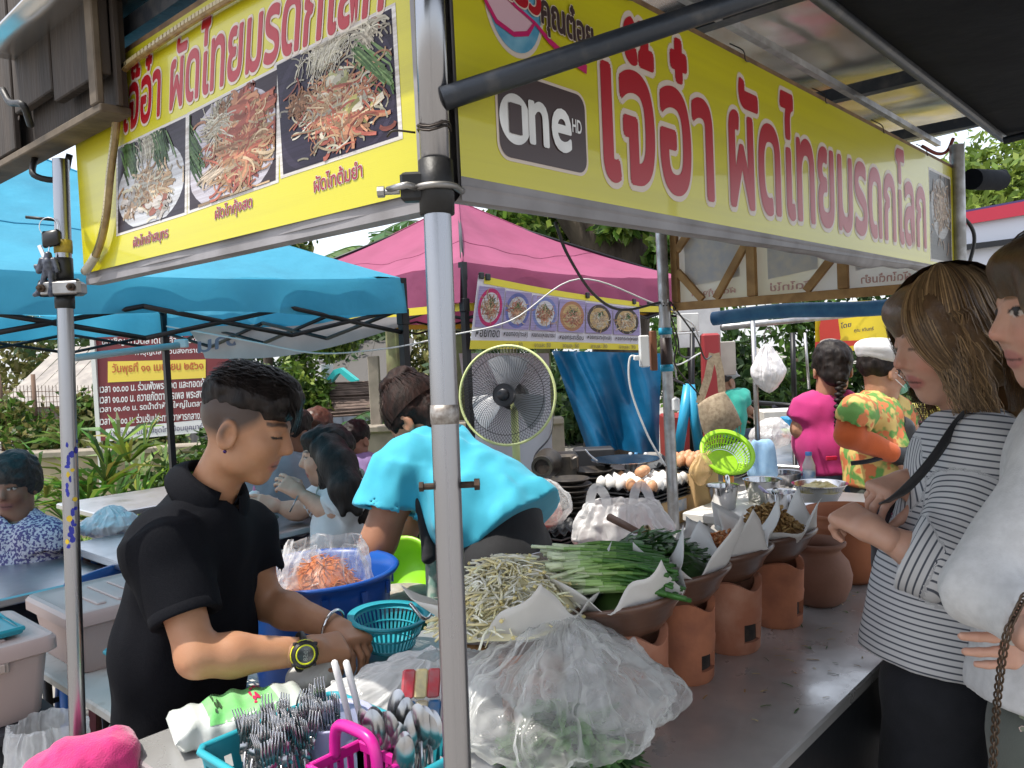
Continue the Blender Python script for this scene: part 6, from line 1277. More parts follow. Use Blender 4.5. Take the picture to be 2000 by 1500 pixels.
bystander('child in lilac shirt eating near the low concrete wall', (694, 862), cdir(-.5, -.8, -.35), (694, 915), (694, 985), 4.6, (.36, .19, .12), BLK, cloth('lilac_shirt', (.32, .22, .45)), ((722, 905), (668, 905)), ((722, 945), (668, 945)), ((700, 925), (685, 940)), 'sit', cdir(-.4, -.9), None, .9, .75, None, {}, .6, s=.75)
fm = mat('tiny_floral', (.60, .55, .62), .85, col2=(.10, .08, .22), nscale=95, ndetail=1, lo=.46, hi=.54, bump=.2, bscale=200)
bystander('older woman in tiny-flowered blouse seated at the sunlit steel table', (26, 950), cdir(.12, -.97, -.12), (44, 1062), (50, 1165), 3.35, (.26, .13, .085), mat('short_black_hair', (.010, .008, .007), .6, col2=(.03, .026, .024), nscale=90, bump=.8, bscale=90), fm, ((92, 1048), (-18, 1045)), ((95, 1080), (-40, 1080)), ((30, 1062), (0, 1075)), 'sit', cdir(-.2, -.95), None, 1.0, 1.05, [((0, -.02, .05), (.096, .112, .10), .02), ((.06, -.03, .01), (.04, .06, .06), .02), ((-.06, -.03, .01), (.04, .06, .06), .02)], dict(eyes='open', lip=(.24, .10, .09)), .75, zs=(-.05, -.05), flare=.035)
pkm = cloth('hot_pink_jersey', (.47, .022, .17), (.41, .02, .15), 14); jeans = cloth('blue_denim', (.13, .21, .34), (.20, .29, .42), 40)
r_, J_, M_ = bystander('woman with black braid in hot pink T-shirt and jeans, seen from behind', (1625, 722), cdir(.2, .95, -.15), (1615, 818), (1625, 915), 3.75, (.40, .22, .14), BLK, pkm, ((1654, 795), (1578, 795)), ((1676, 838), (1560, 838)), ((1655, 862), (1592, 862)), 'stand', cdir(.15, .98), jeans, 1.0, .80, [((0, -.02, .04), (.09, .112, .10), .02), ((0, -.08, -.03), (.06, .05, .06), .02)], {}, .6)
c = V(J_['head']); mb = MB(); bk = -FH; pth = smoothpath([c + bk * .11 - UP * .03, c + bk * .125 - UP * .12 - RH * .02, c + bk * .13 - UP * .21 - RH * .03, c + bk * .12 - UP * .27 - RH * .03], 22)
for i, p in enumerate(pth): mb.lathe([(.0001, .014), (.021 - .0006 * i, .006), (.023 - .0006 * i, 0), (.018 - .0006 * i, -.008), (.0001, -.012)], p + RH * (.006 if i % 2 else -.006), 10, UP)
mb.build('braid', BLK, r_, True)
mb = MB(); mb.box(P(1624, 895, 3.60), (.05, .012, .02), RH, None, UP, .003); mb.build('phone', mat('red_case', (.42, .01, .05), .3), None, label='red phone sticking out of the back pocket of the jeans', cat='phone')
flo = mat('tropical_floral', (.62, .44, .14), .8, col2=(.12, .28, .06), nscale=16, ndetail=2, lo=.47, hi=.55, bump=.2, bscale=200)
_n = flo.node_tree; _b = _n.nodes['Principled BSDF']; _src = _b.inputs['Base Color'].links[0].from_socket; _n2 = _n.nodes.new('ShaderNodeTexNoise'); _n2.inputs['Scale'].default_value = 20; _n2.noise_dimensions = '4D'; _n2.inputs['W'].default_value = 4; _tc = _n.nodes.new('ShaderNodeTexCoord'); _n.links.new(_tc.outputs['Object'], _n2.inputs[0]); _rp = _n.nodes.new('ShaderNodeValToRGB'); _rp.color_ramp.elements[0].position = .53; _rp.color_ramp.elements[1].position = .57; _n.links.new(_n2.outputs[0], _rp.inputs[0]); _mx = _n.nodes.new('ShaderNodeMix'); _mx.data_type = 'RGBA'; _n.links.new(_rp.outputs[0], _mx.inputs[0]); _n.links.new(_src, _mx.inputs[6]); _mx.inputs[7].default_value = (.58, .17, .06, 1); _n.links.new(_mx.outputs[2], _b.inputs['Base Color'])
r_, J_, M_ = bystander('vendor in orange floral shirt, white cap, green face mask and black gloves', (1728, 725), cdir(.93, .15, -.2), (1712, 826), (1712, 940), 3.5, (.42, .23, .15), BLK, flo, ((1668, 806), (1750, 802)), ((1660, 850), (1790, 855)), ((1752, 890), (1800, 890)), 'stand', cdir(.85, -.3), cloth('vendor_trousers', (.05, .06, .05)), 1.02, .92, [((0, -.02, .03), (.084, .105, .085), .02)], {}, .62, zs=(-.24, .12))
c = V(J_['head']); X, Y, Z = (V(M_[i]) for i in range(3)); S = SDF(.006); S.ell(c + Z * .085 - Y * .02, (.115, .125, .055), M_, .02); S.ell(c + Z * .055 - Y * .02, (.095, .112, .03), M_, .02); S.noise(.005, 25, 9); v, f = S.mesh(1); mesh_obj('cap', v, f, wm, r_, True)
S = SDF(.005); S.ell(c + Y * .075 - Z * .045, (.058, .040, .045), M_, .02); v, f = S.mesh(1); mesh_obj('face_mask', v, f, cloth('mint_mask', (.25, .58, .45)), r_, True)
mb = MB(); mb.tube([c + X * .065 + Y * .06 - Z * .03, c + X * .082 - Y * .005 - Z * .005], .002, 5); mb.tube([c + X * .065 + Y * .06 - Z * .06, c + X * .082 - Y * .005 - Z * .03], .002, 5); mb.build('mask_loop', WHITE, r_)
om = cloth('orange_sleeve', (.50, .09, .015)); S = SDF(.008); S.cap(lerp(J_['sh'][0], J_['el'][0], .55), J_['el'][0], .060, .056, .02); S.cap(J_['el'][0], lerp(J_['el'][0], J_['wr'][0], .85), .055, .040, .02); S.noise(.004, 18, 4); v, f = S.mesh(1); mesh_obj('arm_sleeve', v, f, om, r_, True)
S = SDF(.006); w_ = J_['wr'][0]; d_ = (w_ - J_['el'][0]).normalized(); S.cap(w_ - d_ * .03, w_ + d_ * .05, .036, .042, .02)
for k in range(4): S.cap(w_ + d_ * .06 + UP * (.025 - .018 * k), w_ + d_ * .11 + UP * (.02 - .018 * k) - FH * .01, .012, .011, .006)
S.cap(w_ + d_ * .03 + UP * .03, w_ + d_ * .07 + UP * .055, .013, .011, .008); v, f = S.mesh(1); mesh_obj('glove', v, f, mat('black_glove', (.012, .012, .014), .5), r_, True)
S = SDF(.009); S.ecap(J_['chest'] + RH * .09 - UP * .02, J_['pelvis'] + RH * .10, FH, .12, .05, .15, .06, .03); v, f = S.mesh(1); mesh_obj('apron', v, f, MATS['black_apron'], r_, True)
mb = MB(); mb.tube(smoothpath([P(1662, 905, 3.3), P(1700, 900, 3.27), P(1750, 885, 3.3)], 10), .010, 6); mb.build('apron_tie', MATS['black_apron'], r_, True)
r_, J_, M_ = bystander('rider in teal shirt and grey cap on a parked motorbike', (1413, 745), cdir(.7, .6, -.1), (1428, 785), (1422, 850), 6.2, (.25, .13, .08), BLK, cloth('teal_shirt', (.02, .30, .24)), ((1445, 775), (1412, 775)), ((1455, 800), (1420, 805)), ((1470, 803), (1440, 806)), 'sit', cdir(.9, .3), None, 1.0, .75, None, {}, .7)
c = V(J_['head']); S = SDF(.008); S.ell(c + V(M_[2]) * .06, (.095, .115, .06), M_, .02); S.ell(c + V(M_[2]) * .05 + V(M_[1]) * .1, (.07, .07, .012), M_, .02); v, f = S.mesh(1); mesh_obj('cap', v, f, cloth('grey_cap', (.30, .30, .32)), r_, True)
# ================================================================ ground, tents, background
mb = MB(); mb.grid(lambda u, v: V((-60 + 180 * u, -60 + 180 * v, 0)), 8, 8)
mb.build('ground', mat('market_ground', (.20, .185, .165), .9, col2=(.30, .28, .25), nscale=1.2, bump=.3, bscale=18, ndetail=8), kind='structure')
LEAF = mat('leaves', (1, 1, 1), .5, attr='Col', translucent=.35, spec=.35)
BARK = mat('bark', (.10, .075, .055), .95, col2=(.045, .032, .025), nscale=6, stretch=(1, 1, .25), bump=1, bscale=16, bdist=.03)
def leafcloud(n, c, r, size, cols, seed=0, shell=.35, droop=.2, aspect=2.2, clumps=14):
    rg = np.random.default_rng(seed); c = np.array(c); r = np.array(r); d = rg.normal(size=(clumps, 3)); d /= np.linalg.norm(d, axis=1)[:, None]; cc = c + d * r * rg.uniform(.25, .85, (clumps, 1)); cr = rg.uniform(.28, .5, (clumps, 1)) * r.mean()
    k = rg.integers(0, clumps, n); e = rg.normal(size=(n, 3)); e /= np.linalg.norm(e, axis=1)[:, None]; p = cc[k] + e * cr[k] * rg.uniform(shell, 1, (n, 1)) ** .6
    a = rg.normal(size=(n, 3)); a[:, 2] -= droop * 2; a /= np.linalg.norm(a, axis=1)[:, None]; b = np.cross(a, rg.normal(size=(n, 3))); b /= np.linalg.norm(b, axis=1)[:, None]
    s = size * rg.uniform(.6, 1.3, (n, 1)); v = np.stack([p, p + a * s * .5 + b * s / aspect * .5, p + a * s, p + a * s * .5 - b * s / aspect * .5], 1).reshape(-1, 3)
    cols = np.array(cols); cl = cols[(rg.integers(0, len(cols), n) + k) % len(cols)] * rg.uniform(.7, 1.3, (n, 1)); return v, np.arange(4 * n).reshape(-1, 4), np.repeat(cl, 4, 0)
GR = [(.045, .10, .015), (.075, .15, .022), (.03, .07, .012), (.11, .20, .03)]; GY = [(.13, .20, .03), (.20, .27, .045), (.09, .15, .022)]; GD = [(.02, .05, .014), (.035, .075, .018), (.05, .09, .02)]; OL = [(.16, .17, .05), (.11, .13, .035), (.22, .20, .07)]
def tree(name, label, base, trunk, crowns, cols, leaf, cat='tree', group=None, seed=0, n=2200, bark=None):
    """trunk: list of (points, radii); crowns: list of (centre, radii)"""
    t = thing(name, label, cat, base, group); rr = random.Random(seed)
    if trunk:
        mb = MB()
        for (pts, rs) in trunk: q = smoothpath(pts, 14); m = len(q); mb.tube(q, [lerp(rs[0], rs[1], i / (m - 1)) for i in range(m)], 12)
        mb.build('trunk', bark or BARK, t, True)
    ps = [leafcloud(n, c, r, leaf, cols, seed * 7 + i) for i, (c, r) in enumerate(crowns)]; v, f, c = joinm(ps); mesh_obj('crown', v, f, LEAF, t, False, c); return t
# ---------------------------------------------------------------- pop-up tents
FRAME = mat('tent_frame', (.018, .018, .02), .4, .5)
def tent(name, label, x0, x1, y0, y1, zv0, zv1, zp, m, under=None, posts=((0, 0), (1, 0), (1, 1), (0, 1)), sagv=.05, stripe=None):
    t = thing(name, label, 'tent', ((x0 + x1) / 2, (y0 + y1) / 2, 0), 'pop-up canopies behind the stall'); cx, cy = (x0 + x1) / 2, (y0 + y1) / 2
    cor = [(x0, y0), (x1, y0), (x1, y1), (x0, y1)]
    for i in range(4):
        a, b = cor[i], cor[(i + 1) % 4]; mb = MB()
        def fn(u, v):
            e = V((lerp(a[0], b[0], u), lerp(a[1], b[1], u), zv1 - .03 * math.sin(math.pi * u))); p = e.lerp(V((cx, cy, zp)), v); p.z -= sagv * math.sin(math.pi * v) * (1.0 - .5 * abs(2 * u - 1)) + .008 * math.sin(u * 25 + i) * (1 - v); return p
        mb.grid(fn, 18, 14); mb.build('roof_panel', m, t, True); mb = MB(); mb.tube([fn(0, k / 14) + UP * .002 for k in range(15)], .0045, 6); mb.build('hip_seam', m, t, True); mb = MB(); mb.tube([fn(k / 18, .42) + UP * .001 for k in range(19)], .0028, 5); mb.build('cross_seam', m, t, True)
        mb = MB(); nx, ny = (b[1] - a[1]), -(b[0] - a[0]); L = math.hypot(nx, ny); nx, ny = nx / L, ny / L
        mb.grid(lambda u, v: V((lerp(a[0], b[0], u) + nx * (.012 + .014 * math.sin(u * 21 + i * 2) * v + .009 * math.sin(u * 47) * v), lerp(a[1], b[1], u) + ny * (.012 + .014 * math.sin(u * 21 + i * 2) * v + .009 * math.sin(u * 47) * v), lerp(zv1, zv0, v) - .03 * math.sin(math.pi * u) * (1 - v) + .006 * math.sin(u * 13) * v)), 60, 5); mb.build('valance', m, t, True)
        if stripe: mb = MB(); mb.grid(lambda u, v: V((lerp(a[0], b[0], u) + nx * .008, lerp(a[1], b[1], u) + ny * .008, zv0 - .035 * v)), 10, 1); mb.build('yellow_edge', stripe, t)
        A, B = V((a[0], a[1], zv0 + .02)), V((b[0], b[1], zv0 + .02)); n = 4   # scissor truss
        for k in range(n):
            p, q = lerp(A, B, k / n), lerp(A, B, (k + 1) / n); dz = UP * .09
            for (s, e) in ((p, q - dz), (p - dz, q)):
                mb = MB(); mb.tube([s, e], .008, 6); mb.build('truss_bar', FRAME, t, True)
        mb = MB(); mb.tube([V((a[0], a[1], zv1 - .02)), V((cx, cy, zp - .05))], .009, 6); mb.build('rafter', FRAME, t, True)
    for (i, j) in posts:
        x, y = (x0, x1)[i], (y0, y1)[j]; mb = MB(); mb.box(V((x, y, zv1 / 2)), (.028, .028, zv1)); mb.build('leg', FRAME, t)
        mb = MB(); mb.box(V((x, y, zv0 - .01)), (.036, .036, .06), bev=.003); mb.build('corner_bracket', FRAME, t)
    mb = MB(); mb.box(V((cx, cy, zp - .30)), (.03, .03, .5)); mb.build('centre_post', FRAME, t)
    return t
BLUE = mat('cyan_canvas', (.075, .41, .60), .8, col2=(.055, .27, .41), nscale=3, ndetail=9, lo=.45, hi=.8, bump=.3, bscale=14, bdist=.02, translucent=.45)
PINK = mat('pink_canvas', (.36, .085, .175), .85, col2=(.27, .06, .125), nscale=3, ndetail=9, lo=.45, hi=.8, bump=.25, bscale=10, bdist=.02, translucent=.30)
tent('canopy_tent', 'faded sky-blue canopy with black folding frame behind the vendor in black polo', .07, 1.98, 2.295, 4.2, 1.668, 1.800, 2.32, BLUE)
tent('canopy_tent', 'pink canopy with yellow edge and black frame behind the fan', 2.565, 4.55, 2.555, 4.55, 1.735, 1.915, 2.44, PINK, stripe=mat('yellow_trim', (.65, .52, .03), .6), sagv=.09)
# pale cloth slung beneath the blue canopy, its lettering seen from behind
mb = MB(); q = [P(365, 640, 4.0), P(792, 618, 3.1), P(720, 640, 3.6), P(392, 695, 4.1)]
mb.grid(lambda u, v: lerp(q[0], q[1], u).lerp(lerp(P(400, 700, 4.0), P(800, 632, 3.15), u), v) - UP * (.05 * math.sin(math.pi * u) * v) + FH * .03 * math.sin(v * 3), 24, 6)
sl = mb.build('slung_banner', mat('grey_banner_back', (.48, .46, .45), .7, col2=(.40, .38, .38), nscale=5, translucent=.3), None, True, label='pale slack banner slung beneath the blue canopy', cat='banner')
a, b, c = P(470, 672, 3.85), P(388, 690, 3.85), P(470, 650, 3.85); text_fit('banner_letters', 'งาน', a, b, c, mat('faded_grey_print', (.22, .20, .26), .7), sl, .006, .02)
# ---------------------------------------------------------------- banner of six dishes
YB = 2.505
fb = thing('dish_banner', 'white hanging banner with six dish photos clipped to the pink canopy', 'banner', onY(1085, 685, YB)); W_ = lambda x, y, d=0: onY(x, y, YB - d)
tl, tr, bl, br = (934, 537), (1248, 590), (917, 682), (1254, 684)
def bq(u, v, d=0): x = lerp(lerp(bl[0], br[0], u), lerp(tl[0], tr[0], u), v); y = lerp(lerp(bl[1], br[1], u), lerp(tl[1], tr[1], u), v) + 6 * math.sin(math.pi * u) * (v - .3); return onY(x, y, YB - d - .012 * math.sin(u * 9) * (.3 + v * .4))
mb = MB(); mb.grid(lambda u, v: bq(u, v), 40, 8); mb.build('cloth', mat('white_banner', (.66, .65, .70), .5, translucent=.25), fb, True)
yb_ = mat('banner_yellow', (.68, .56, .02), .5)
mb = MB(); mb.grid(lambda u, v: bq(lerp(.04, 1, u), lerp(.90, 1.0, v), .003), 40, 2); mb.build('yellow_top', yb_, fb, True)
mb = MB(); mb.grid(lambda u, v: bq(u, lerp(.0, .12, v), .003), 40, 2); mb.build('yellow_bottom', yb_, fb, True)
rr = random.Random(9); names = ['หอยทอด', 'หอยทอด(ทะเล)', 'หอยทอด(หอยนางรม)', 'หอยกระทะร้อน', 'หอยกระทะ(ทะเล)', 'หอยกระทะ(หอยฯ)']; plates = [(.52, .02, .14), (.14, .16, .42), (.18, .22, .48), (.42, .20, .10), (.06, .04, .04), (.05, .04, .035)]
for i in range(6):
    u0, u1 = .015 + i * .1645, .015 + i * .1645 + .155; A, B, C = bq(u0, .30, .006), bq(u1, .30, .006), bq(u0, .86, .006)
    food_photo('dish_photo', A, B, C, fb, (.36, .30, .52), [(.5, .5, .46, .47, plates[i]), (.5, .5, .36, .37, (.62, .60, .62) if i < 3 else (.55, .38, .16))], [(.5, .48, (.30, .26), 60, .18, .05, NOOD + (RDN if i < 4 else SPR), None, 1), (.52, .6, (.14, .14), 14, .12, .05, GRN, None, 1)], 20 + i, .0, frame_=False)
    text_fit('dish_name', names[i], bq(u0 + .01, .17, .006), bq(u1 - .005, .17, .006), bq(u0 + .01, .265, .006), INK, fb, .001, .02)
    if i: text_fit('dish_price', 'จานละ 50' if i < 4 else 'จานละ 70', bq(u0 + .03, .025, .007), bq(u1 - .03, .025, .007), bq(u0 + .03, .095, .007), mat('price_ink', (.25, .20, .06), .5), fb, .001, .012)
for u in (.02, .06, .68, .97): mb = MB(); mb.box(bq(u, 1.0, .006), (.03, .012, .03), X1, None, UP, .003); mb.build('clip', BLACKM, fb)
# blue curtain and white sheet
mb = MB(); tc0, tc1, tc2, tc3 = P(1078, 685, 3.9), P(1290, 690, 3.9), P(1290, 884, 3.9), P(1148, 880, 3.9)
mb.grid(lambda u, v: lerp(tc0, tc1, u).lerp(lerp(tc3, tc2, u), v) + FH * (.035 * math.sin(u * 11 + v * 3) * (.3 + v) + .02 * math.sin(u * 23 - v * 5) + .05 * math.exp(-((u - .25 - .2 * v) / .05) ** 2)), 60, 24); mb.build('blue_curtain', mat('blue_pvc', (.008, .13, .28), .30, col2=(.008, .10, .22), nscale=4, bump=.3, bscale=8, bdist=.03, translucent=.2), None, True, label='glossy blue plastic curtain hanging under the dish banner', cat='curtain')
mb = MB(); mb.grid(lambda u, v: lerp(P(896, 690, 4.1), P(1072, 690, 4.1), u).lerp(lerp(P(930, 925, 4.1), P(1080, 915, 4.1), u), v) + FH * .02 * math.sin(u * 9 + v * 4), 16, 10); mb.build('white_sheet', mat('white_pvc', (.60, .60, .63), .45, translucent=.2), None, True, label='white plastic sheet hanging behind the fan', cat='sheet')
# ---------------------------------------------------------------- pedestal fan
fc_ = P(990, 772, 3.35); fx = cdir(-.28, -.95, .10); fa, fb_, _ = frame(fx); fan = thing('pedestal_fan', 'big pedestal fan with black wire cage and pale lime rim and post', 'fan', V((fc_.x, fc_.y, 0)) - fx * .1)
LIME = mat('pale_lime', (.60, .66, .30), .4); WB = mat('black_wire', (.02, .02, .024), .35, .4); FR = .205
FP = lambda g, q, h: fc_ + fa * (q * math.cos(g)) + fb_ * (q * math.sin(g)) + fx * h
mb = MB()
for k in range(84):
    g0 = 6.2832 * k / 84
    mb.tube([FP(g0 + .45 * t, lerp(.045, FR, t), .055 * (1 - t ** 2.4)) for t in (0, .2, .4, .6, .8, 1)], .0010, 4, cap=False)
    mb.tube([FP(g0 - .45 * t, lerp(.05, FR, t), -.075 * (1 - t ** 2.4)) for t in (0, .25, .5, .75, 1)], .0009, 4, cap=False)
for q in (.8,): mb.tube([FP(6.2832 * k / 48, FR * q, .055 * (1 - q ** 2.4) + .001) for k in range(48)], .0013, 5, closed=True)
mb.build('wire_cage', WB, fan, True)['kind'] = 'stuff'
mb = MB(); mb.tube([FP(6.2832 * k / 64, FR, 0) for k in range(64)], .006, 8, closed=True); mb.build('rim_band', LIME, fan, True)
mb = MB(); mb.lathe([(.0001, .062), (.018, .062), (.024, .058), (.024, .05), (.046, .05), (.048, .045), (.046, .02), (.0001, .02)], fc_, 28, fx); mb.build('hub_badge', WB, fan, True, auto=40)
FB = mat('smoke_blade', (.36, .37, .40), .25)
for k in range(3):
    mb = MB(); g0 = 2.0944 * k + .5; mb.grid(lambda u, v: FP(g0 + (u - .5) * (1.25 - .25 * v), lerp(.03, .168, v), -.02 + .035 * (u - .5) * 2), 12, 8); mb.build('blade', FB, fan, True)
mb = MB(); mb.lathe([(.06, -.08), (.058, -.14), (.04, -.17), (.0001, -.175)], fc_, 24, fx); mb.build('motor', WB, fan, True)
pb = fc_ - fx * .10; mb = MB(); mb.tube([pb - UP * .02, V((pb.x, pb.y, .45))], [.016, .020], 14); mb.tube([V((pb.x, pb.y, .45)), V((pb.x, pb.y, .03))], .026, 14); mb.build('post', LIME, fan, True, auto=40)
mb = MB(); mb.lathe([(.0001, 0), (.20, 0), (.20, .02), (.05, .05), (.03, .08)], V((pb.x, pb.y, 0)), 32); mb.build('base', LIME, fan, True)
# ---------------------------------------------------------------- maroon notice board
MAR = mat('maroon_print', (.13, .010, .014), .4, col2=(.16, .014, .018), nscale=4); NZ = lambda x, y: P(x, y, 6.6)
nb_ = thing('notice_board', 'maroon event notice board with white Thai schedule and yellow date panel', 'notice board', P(300, 950, 6.6))
mb = MB(); mb.quad(NZ(187, 862), NZ(470, 838), NZ(470, 600), NZ(187, 610)); mb.quad(*[NZ(*q) + FH * .03 for q in ((187, 862), (470, 838), (470, 600), (187, 610))]); mb.build('panel', MAR, nb_)
mb = MB(); a, b = NZ(184, 640), NZ(196, 1000); mb.box((NZ(184, 600) + NZ(194, 960)) / 2, (.035, .03, (NZ(184, 600) - NZ(194, 960)).length), RH, None, UP); mb.build('post', mat('white_post', (.6, .6, .58), .6), nb_)
mb = MB(); mb.box((NZ(468, 600) + NZ(470, 960)) / 2, (.035, .03, (NZ(468, 600) - NZ(470, 960)).length), RH, None, UP); mb.build('post', MATS['white_post'], nb_)
mb = MB(); mb.quad(*[NZ(*q) - FH * .004 for q in ((207, 862), (440, 840), (440, 815), (207, 838))]); mb.build('white_strip', mat('white_print', (.62, .62, .62), .5), nb_)
mb = MB(); mb.quad(*[NZ(*q) - FH * .004 for q in ((211, 747), (402, 738), (402, 702), (211, 706))]); mb.build('yellow_panel', mat('date_yellow', (.66, .50, .06), .5), nb_)
def ntext(body, x0, x1, yb, h, sl=-.075, m='white_print', bold=.012): text_fit('lettering', body, NZ(x0, yb), NZ(x1, yb + sl * (x1 - x0)), NZ(x0, yb - h), MATS[m], nb_, .007, bold)
mat('date_red', (.42, .10, .02), .5); mat('strip_ink', (.10, .09, .16), .5)
ntext('วันพุธที่ ๑๑ เมษายน ๒๕๖๑', 220, 397, 733, 24, -.04, 'date_red', .02)
for k, s_ in enumerate(('เวลา ๑๐.๐๐ น. ร่วมฟังพระสวด และทอดผ้า', 'เวลา ๑๑.๐๐ น. ถวายภัตตาหารเพล พระสงฆ์', 'เวลา ๑๑.๔๐ น. รดน้ำดำหัวผู้ใหญ่ในตลาด', 'เวลา ๑๒.๐๐ น. ร่วมรับประทานอาหารกลางวัน')): ntext(s_, 196, 404, 767 + 21 * k, 17, -.06, 'white_print', .02)
ntext('ทุกท่านร่วมมือใส่ชุดไทยย้อนยุคมาร่วมงาน', 218, 430, 856, 15, -.085, 'strip_ink')
ntext('ขอเชิญ ชาวตลาดแม่ค้า ร่วมงาน', 200, 400, 676, 18, -.02); ntext('ทำบุญตลาดวันสงกรานต์', 265, 400, 697, 14, -.04)
# ---------------------------------------------------------------- far left: lawn, wall, fence, shack
mb = MB(); rg = np.random.default_rng(5); n = 9000; p = rg.uniform(0, 1, (n, 2)); gx, gy = np.array(FH), np.array(RH); pos = np.array([tuple(FH * (4.6 + 2.6 * a) + RH * (-5.2 + 5.0 * b)) for a, b in p]); h = rg.uniform(.03, .09, n); an = rg.uniform(0, 6.28, n)
d = np.stack([np.cos(an), np.sin(an), np.zeros(n)], 1) * .006; top = pos + np.stack([rg.normal(0, .015, n), rg.normal(0, .015, n), h], 1); v = np.stack([pos - d, pos + d, top], 1).reshape(-1, 3); cg = np.array([(.10, .19, .03), (.16, .26, .05), (.07, .14, .025)])[rg.integers(0, 3, n)]
props(mesh_obj('grass', v, np.arange(3 * n).reshape(-1, 3), LEAF, None, False, np.repeat(cg, 3, 0)), 'strip of bright lawn grass in front of the low wall', 'grass', kind='stuff')
mb = MB(); c_ = FH * 5.9 - RH * 2.7; mb.box(c_ + UP * .006, (5.6, 2.8, .008), RH, None, UP); mb.build('lawn', mat('lawn_soil', (.11, .18, .04), .95, col2=(.16, .22, .06), nscale=12), kind='structure')
CONC = mat('weathered_concrete', (.30, .26, .21), .9, col2=(.20, .175, .14), nscale=5, bump=.5, bscale=25)
def boxat(name, label, cat, c, size, m, x=RH, group=None):
    mb = MB(); mb.box(c, size, x, None, UP, min(size) * .06); return mb.build(name, m, None, label=label, cat=cat, group=group)
def wall(label, x0, x1, ytop, ybot, z, m):
    t = thing('low_wall', label, 'wall', P((x0 + x1) / 2, ybot, z)); a, b = P(x0, ytop, z), P(x1, ytop, z); mb = MB(); L = (b - a).length; zt = (a.z + b.z) / 2; mb.box(V(((a.x + b.x) / 2, (a.y + b.y) / 2, (zt - .06) / 2)), (L, .16, zt - .06), RH, None, UP); mb.build('body', m, t); mb = MB(); mb.box(V(((a.x + b.x) / 2, (a.y + b.y) / 2, zt - .03)), (L, .24, .06), RH, None, UP, .01); mb.build('coping', CONC, t)
wall('low stained concrete wall beyond the lawn', -250, 520, 878, 960, 7.3, mat('stained_wall', (.40, .31, .22), .9, col2=(.28, .22, .16), nscale=3))
wall('low grey concrete wall behind the child', 560, 1100, 826, 900, 7.6, CONC)
fz = 7.7; ft = thing('wire_fence', 'rusty wire mesh fence on posts above the low wall', 'fence', P(60, 870, fz)); WF = mat('rusty_wire', (.16, .10, .07), .8, .3)
mb = MB()
for k in range(60): a = P(-120 + k * 7, 880, fz); mb.tube([a, a + UP * .62], .003, 4, cap=False)
for k in range(12): mb.tube([P(-120, 880, fz) + UP * (.05 * k), P(300, 875, fz) + UP * (.05 * k)], .003, 4, cap=False)
mb.build('mesh', WF, ft)['kind'] = 'stuff'
for x in (-60, 8, 75, 150, 235):
    mb = MB(); a = P(x, 885, fz); mb.tube([a, a + UP * .75], .02, 8); mb.build('post', WF, ft, True)
def shack(label, x0, x1, y0, yr, z, wm_, rm, depth=2.5):
    t = thing('shack', label, 'shack', P((x0 + x1) / 2, y0, z)); a, b = P(x0, y0, z), P(x1, y0, z); zt = P((x0 + x1) / 2, yr, z).z; L = (b - a).length; n = max(6, int(L / .22)); zt0 = zt - .5
    for k in range(n):
        p = lerp(a, b, (k + .5) / n); mb = MB(); mb.box(V((p.x, p.y, zt0 / 2)) + FH * (.01 * (k % 2)), (L / n - .01, .03, zt0 + .04 * (k % 3)), RH, None, UP); mb.build('plank', wm_, t)
    mb = MB(); c = (a + b) / 2; mb.box(V((c.x, c.y, zt0 / 2)) + FH * depth / 2, (L - .1, depth - .2, zt0 - .05), RH, None, UP); mb.build('inner_wall', wm_, t)
    k_ = 12
    for i in range(k_):
        p0 = lerp(a, b, i / k_); p1 = lerp(a, b, (i + 1) / k_); mb = MB(); mb.quad(V((p0.x, p0.y, zt0 - .05)) - FH * .35, V((p1.x, p1.y, zt0 - .05)) - FH * .35, V((p1.x, p1.y, zt + .25)) + FH * depth * .5 + UP * .012 * (i % 2), V((p0.x, p0.y, zt + .25)) + FH * depth * .5 + UP * .012 * (i % 2)); mb.build('roof_sheet', rm, t)
    return t, a, b, zt0
GW = mat('grey_planks', (.24, .225, .21), .9, col2=(.15, .14, .13), nscale=9, stretch=(1, 1, .1)); RM_ = mat('old_roof', (.22, .20, .185), .85, col2=(.32, .29, .26), nscale=6)
shack('old grey plank house with tin roof beyond the fence', 20, 175, 800, 712, 11, GW, RM_)
shack('second weathered shed with sagging tin roof behind the notice board', 130, 330, 800, 718, 13, GW, RM_)
shack('blue-grey corrugated sheet shed behind the excavator', 560, 800, 800, 690, 16, mat('blue_tin', (.24, .28, .33), .6, col2=(.17, .20, .24), nscale=5), mat('dark_tin', (.07, .065, .06), .8))
# excavator arm parked far behind
et = thing('excavator', 'turquoise excavator with folded boom parked before the tin shed', 'excavator', P(650, 800, 13.5)); EX = mat('excavator_teal', (.02, .42, .40), .45); ez = 13.5
def slab(name, pts, w, m=EX):
    mb = MB(); A = [P(*q, ez) - FH * w / 2 for q in pts]; B = [p + FH * w for p in A]; n = len(pts); mb._add(A + B, [tuple(range(n)), tuple(reversed(range(n, 2 * n)))] + [(i, n + i, n + (i + 1) % n, (i + 1) % n) for i in range(n)]); mb.build(name, m, et)
slab('boom', [(636, 748), (655, 722), (668, 718), (690, 735), (699, 742), (695, 748), (683, 742), (667, 728), (660, 732), (645, 752)], .3); slab('stick', [(699, 742), (697, 752), (676, 766), (672, 760), (690, 750), (692, 744)], .25); slab('bucket', [(676, 766), (668, 764), (662, 754), (672, 757)], .5)
slab('cab', [(612, 748), (640, 748), (640, 712), (616, 712)], .9, mat('cab_white', (.5, .5, .5), .5)); slab('track', [(606, 772), (672, 772), (676, 764), (670, 757), (610, 757), (603, 764)], 1.2, BLACKM)
